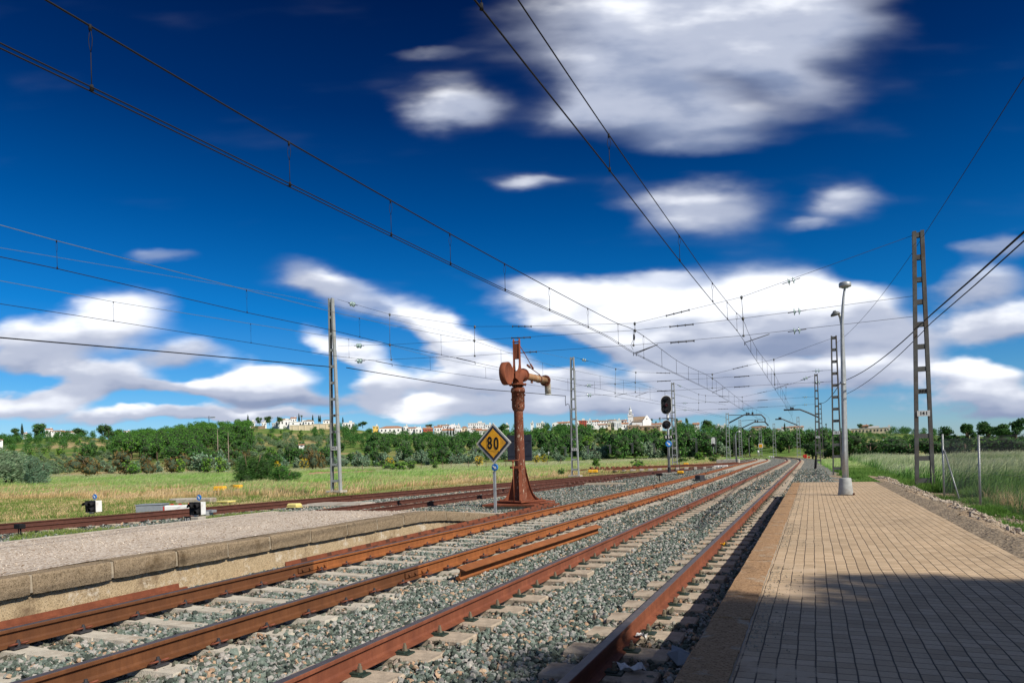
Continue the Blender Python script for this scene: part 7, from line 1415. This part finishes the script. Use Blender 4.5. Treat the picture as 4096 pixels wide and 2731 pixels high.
# bare reddish soil patch in the field
V = []; 
for w_ in np.linspace(86, 137, 14):
    for u_ in np.linspace(1215, 1505, 40): x, y = gxy(u_ + 12 * sin(w_ * .4), w_); V.append((x, y, -.31 + .12 * sin(x * 1.3) * sin(y * .9) + random.uniform(-.06, .08)))
F = np.array([(i * 40 + j, i * 40 + j + 1, (i + 1) * 40 + j + 1, (i + 1) * 40 + j) for i in range(13) for j in range(39)]); tag(npmesh('bare_soil', np.array(V), F, M['soil']), kind='structure')
# dirt verge between the ballast and the grass at the siding edge
V, F = strip(lambda y: axC(y) - 4.2 if y < 62 else axD(y) - 5.4, lambda y: axC(y) - 1.3 if y < 62 else axD(y) - 2.3, list(np.arange(4, 125, .8)), lambda x, y: -.322 + .025 * sin(x * 3 + y) * sin(y * 2.1), 10); tag(npmesh('verge', V, F, M['dirt']), kind='structure')
# meadow fence posts
for i, (u, v) in enumerate([(1771, 1843), (1804, 1843), (1873, 1842), (1907, 1842), (1944, 1842), (2022, 1846), (2188, 1846), (2242, 1842), (1684, 1843), (1448, 1840)]):
    w_ = 120; x, y = gxy(u, w_); b = MB(); b.tube([(0, 0, -.2), (random.uniform(-.05, .05), 0, 1.35)], [.07, .05], 6); o = b.build('fence_post', M['bark']); o.location = (x, y, -.34); tag(o, 'thin dark wooden post standing in the meadow', 'post', 'posts scattered along the far side of the meadow')
# unseen trees added right of the frame to cast the platform shade
def shade_tree(x, y, R, H, zc_, label, n=9000):
    r = empty('unseen_shade_tree', (x, y, -.2), label, 'tree', 'unseen trees added to shade the near end of the platform'); lb = []
    for i in range(12):
        a = i * 2.4; q_ = R * .55 * math.sqrt((i + .5) / 12) * 1.3; lb.append((q_ * cos(a), q_ * sin(a), zc_ + H * .25 * sin(i * 1.7), R * .42, R * .42, H * .33))
    crown_mesh('crown', lb, n, .2, 'broad', 'core', r, k=.86); b = MB(); b.tube([(0, 0, 0), (.1, 0, zc_ * .6), (0, 0, zc_)], [.28, .22, .12], 8); b.build('trunk', M['bark'], r)
for (x, y, R, zc_) in SHADE: shade_tree(x, y, R, 3.2, zc_, 'unseen leafy tree added to shade the platform')
# ------------------------------------------------------------------ camera, sun, sky
cam = bpy.data.cameras.new('camera'); cam.sensor_width = 36; cam.lens = 36 * FPX / 4096; cam.shift_y = (PY - 1365.5) / 4096; cam.clip_start = .05; cam.clip_end = 9000
co = bpy.data.objects.new('camera', cam); COL.objects.link(co)
from mathutils import Matrix
co.matrix_world = Matrix(((RR[0], UU[0], -FW[0], 0), (RR[1], UU[1], -FW[1], 0), (RR[2], UU[2], -FW[2], CH), (0, 0, 0, 1))); scene.camera = co
SE = radians(40); SH = np.array((.949, -.315)); SD = (SH[0] * cos(SE), SH[1] * cos(SE), sin(SE))
from mathutils import Vector
sl = bpy.data.lights.new('sun', 'SUN'); sl.energy = 4.4; sl.angle = radians(.55); sl.color = (1, .93, .82); so = bpy.data.objects.new('sun', sl); COL.objects.link(so)
so.rotation_euler = Vector(SD).to_track_quat('Z', 'Y').to_euler()
wd = bpy.data.worlds.new('World'); scene.world = wd; wd.use_nodes = True; T = wd.node_tree; N = T.nodes; Lk = T.links
bg = N['Background']; bg.inputs['Strength'].default_value = .1
sky = N.new('ShaderNodeTexSky'); sky.sky_type = 'NISHITA'; sky.sun_disc = False; sky.sun_elevation = SE; sky.sun_rotation = math.atan2(SH[0], SH[1]); sky.altitude = 200; sky.air_density = 1.0; sky.dust_density = .4; sky.ozone_density = 2.5
tc = N.new('ShaderNodeTexCoord')
def nd(ty, ins=(), **kw):
    x = N.new(ty)
    for k, v in kw.items(): setattr(x, k, v)
    for i, v in ins:
        s = x.inputs[i]
        if hasattr(v, 'links'): Lk.new(v, s)
        else: s.default_value = v
    return x
def m(op, a, b=0., c=0., clamp=False): x = nd('ShaderNodeMath', [(0, a), (1, b), (2, c)], operation=op); x.use_clamp = clamp; return x.outputs[0]
def vdot(v): return nd('ShaderNodeVectorMath', [(0, tc.outputs['Generated']), (1, v)], operation='DOT_PRODUCT').outputs['Value']
f_ = vdot(FW); den = m('MAXIMUM', f_, .08); R0 = (cos(PSI), sin(PSI), 0.)
p_ = m('DIVIDE', vdot(R0), den); q_ = m('DIVIDE', vdot((0, 0, 1)), den)
pq = nd('ShaderNodeCombineXYZ', [(0, p_), (1, q_)]).outputs[0]
# wind-drawn warp of the cloud outlines (a cloud layer stretched along the wind)
mp = nd('ShaderNodeMapping', [(0, pq), ('Scale', (2.2, 9, 1)), ('Rotation', (0, 0, radians(-6)))]); nz = nd('ShaderNodeTexNoise', [('Vector', mp.outputs[0]), ('Scale', 1.6), ('Detail', 3.5), ('Roughness', .5)])
mp2 = nd('ShaderNodeMapping', [(0, pq), ('Scale', (6, 14, 1)), ('Location', (3.3, 1.7, 0))]); nz2 = nd('ShaderNodeTexNoise', [('Vector', mp2.outputs[0]), ('Scale', 1.3), ('Detail', 4.), ('Roughness', .5)])
wrp = nd('ShaderNodeVectorMath', [(0, nd('ShaderNodeVectorMath', [(0, nz2.outputs['Color']), (1, (.5, .5, .5))], operation='SUBTRACT').outputs[0]), (1, (.10, .05, 0))], operation='MULTIPLY').outputs[0]
pw_ = nd('ShaderNodeVectorMath', [(0, pq), (1, wrp)], operation='ADD').outputs[0]
shy = nd('ShaderNodeSeparateXYZ', [(0, pw_)]); pw_t = nd('ShaderNodeCombineXYZ', [(0, shy.outputs[0]), (1, m('ADD', shy.outputs[1], m('MULTIPLY', shy.outputs[0], tan(radians(22)))))]).outputs[0]
def PQ(u, v):
    d = ray(u, v); f = sum(d[i] * FW[i] for i in range(3)); return (sum(d[i] * R0[i] for i in range(3)) / f, d[2] / f)
# clouds: picture position of the centre (2352-wide preview), half widths, weight, brightness
CL = CLOUDS
dsum = None; tsum = None
for (cx, cy, rx_, ry_, wt, br, tilt) in CL:
    c = PQ(cx * q, cy * q); sx = FPX / (rx_ * q); sy = FPX / (ry_ * q)
    sc_ = nd('ShaderNodeVectorMath', [(0, pw_), (1, (sx, sy, 0)), (2, (-c[0] * sx, -c[1] * sy, 0))], operation='MULTIPLY_ADD')
    if tilt: sc_ = nd('ShaderNodeVectorMath', [(0, pw_ if abs(tilt) < 12 else pw_t), (1, (sx, sy, 0)), (2, (-c[0] * sx, -(c[1] + (0 if abs(tilt) < 12 else tan(radians(22)) * c[0])) * sy, 0))], operation='MULTIPLY_ADD')
    l2 = nd('ShaderNodeVectorMath', [(0, sc_.outputs[0]), (1, sc_.outputs[0])], operation='DOT_PRODUCT').outputs['Value']
    g = m('POWER', .42, m('POWER', l2, 1.25)); sepy = nd('ShaderNodeSeparateXYZ', [(0, sc_.outputs[0])]).outputs[1]
    gw = m('MULTIPLY', g, wt); t_ = m('MULTIPLY', gw, m('ADD', m('MULTIPLY', sepy, .34), br))
    dsum = gw if dsum is None else m('ADD', dsum, gw); tsum = t_ if tsum is None else m('ADD', tsum, t_)
front = m('MULTIPLY', m('SUBTRACT', f_, .1), 8, clamp=True)
# unseen clouds over the rest of the sky, thickened to keep ambient light neutral
elev = vdot((0, 0, 1)); mp3 = nd('ShaderNodeMapping', [(0, tc.outputs['Generated']), ('Scale', (2.2, 2.2, 8))]); nz3 = nd('ShaderNodeTexNoise', [('Vector', mp3.outputs[0]), ('Scale', 1.4), ('Detail', 5.)])
bgc = m('MULTIPLY', m('MULTIPLY', m('SUBTRACT', nz3.outputs['Fac'], .38), 5, clamp=True), m('SUBTRACT', 1.0, front))
den_ = m('ADD', dsum, m('MULTIPLY', m('SUBTRACT', nz.outputs['Fac'], .5), .75)); den_ = m('MULTIPLY', den_, front)
low = m('MULTIPLY', m('SUBTRACT', .24, elev), 7., clamp=True); den_ = m('ADD', den_, m('MULTIPLY', m('MULTIPLY', m('SUBTRACT', nz2.outputs['Fac'], .53), 1.5), m('MULTIPLY', low, front)))
mr = nd('ShaderNodeMapRange', [(0, den_), (1, m('ADD', .04, m('MULTIPLY', low, .34))), (2, m('SUBTRACT', 1.15, m('MULTIPLY', low, .32))), (3, 0.), (4, 1.)], interpolation_type='SMOOTHSTEP'); alpha = m('MAXIMUM', mr.outputs[0], m('MULTIPLY', bgc, .8))
tone = m('ADD', m('DIVIDE', tsum, m('MAXIMUM', dsum, .02)), m('MULTIPLY', m('SUBTRACT', nz.outputs['Fac'], .5), 1.3)); tone = m('ADD', tone, m('ADD', m('MULTIPLY', low, .10), m('MULTIPLY', m('SUBTRACT', nz2.outputs['Fac'], .5), .9)))
cr = N.new('ShaderNodeValToRGB'); cr.color_ramp.interpolation = 'EASE'; e = cr.color_ramp.elements; e[0].position = .12; e[0].color = (.22, .27, .40, 1); e[1].position = .92; e[1].color = (.86, .88, .93, 1); mid = e.new(.5); mid.color = (.40, .44, .55, 1); Lk.new(tone, cr.inputs[0])
# clear-sky colour: physical sky, deepened with height the way a polarising filter does
tr = N.new('ShaderNodeValToRGB'); te = tr.color_ramp.elements; Lk.new(m('MULTIPLY', elev, 1.0), tr.inputs[0])
te[0].position = 0.0; te[0].color = SKYT[0][1]; te[1].position = SKYT[-1][0]; te[1].color = SKYT[-1][1]
for pos, c in SKYT[1:-1]: x = te.new(pos); x.color = c
tint = nd('ShaderNodeMix', [(0, 1.0), (6, sky.outputs[0]), (7, tr.outputs[0])], data_type='RGBA', blend_type='MULTIPLY')
cs = nd('ShaderNodeMix', [(0, 1.0), (6, cr.outputs[0]), (7, (10., 10., 10., 1))], data_type='RGBA', blend_type='MULTIPLY')
fin = nd('ShaderNodeMix', [(0, alpha), (6, tint.outputs[2]), (7, cs.outputs[2])], data_type='RGBA'); Lk.new(fin.outputs[2], bg.inputs[0])
wd.cycles.sampling_method = 'MANUAL'; wd.cycles.sample_map_resolution = 512
vs_ = scene.view_settings; vs_.view_transform = 'Standard'; vs_.look = 'None'; vs_.exposure = .35; vs_.gamma = 1
scene.cycles.max_bounces = 5; scene.cycles.diffuse_bounces = 2; scene.cycles.glossy_bounces = 2; scene.cycles.transmission_bounces = 4; scene.cycles.transparent_max_bounces = 4
scene.cycles.use_denoising = DENOISE
print('objects', len(bpy.data.objects))
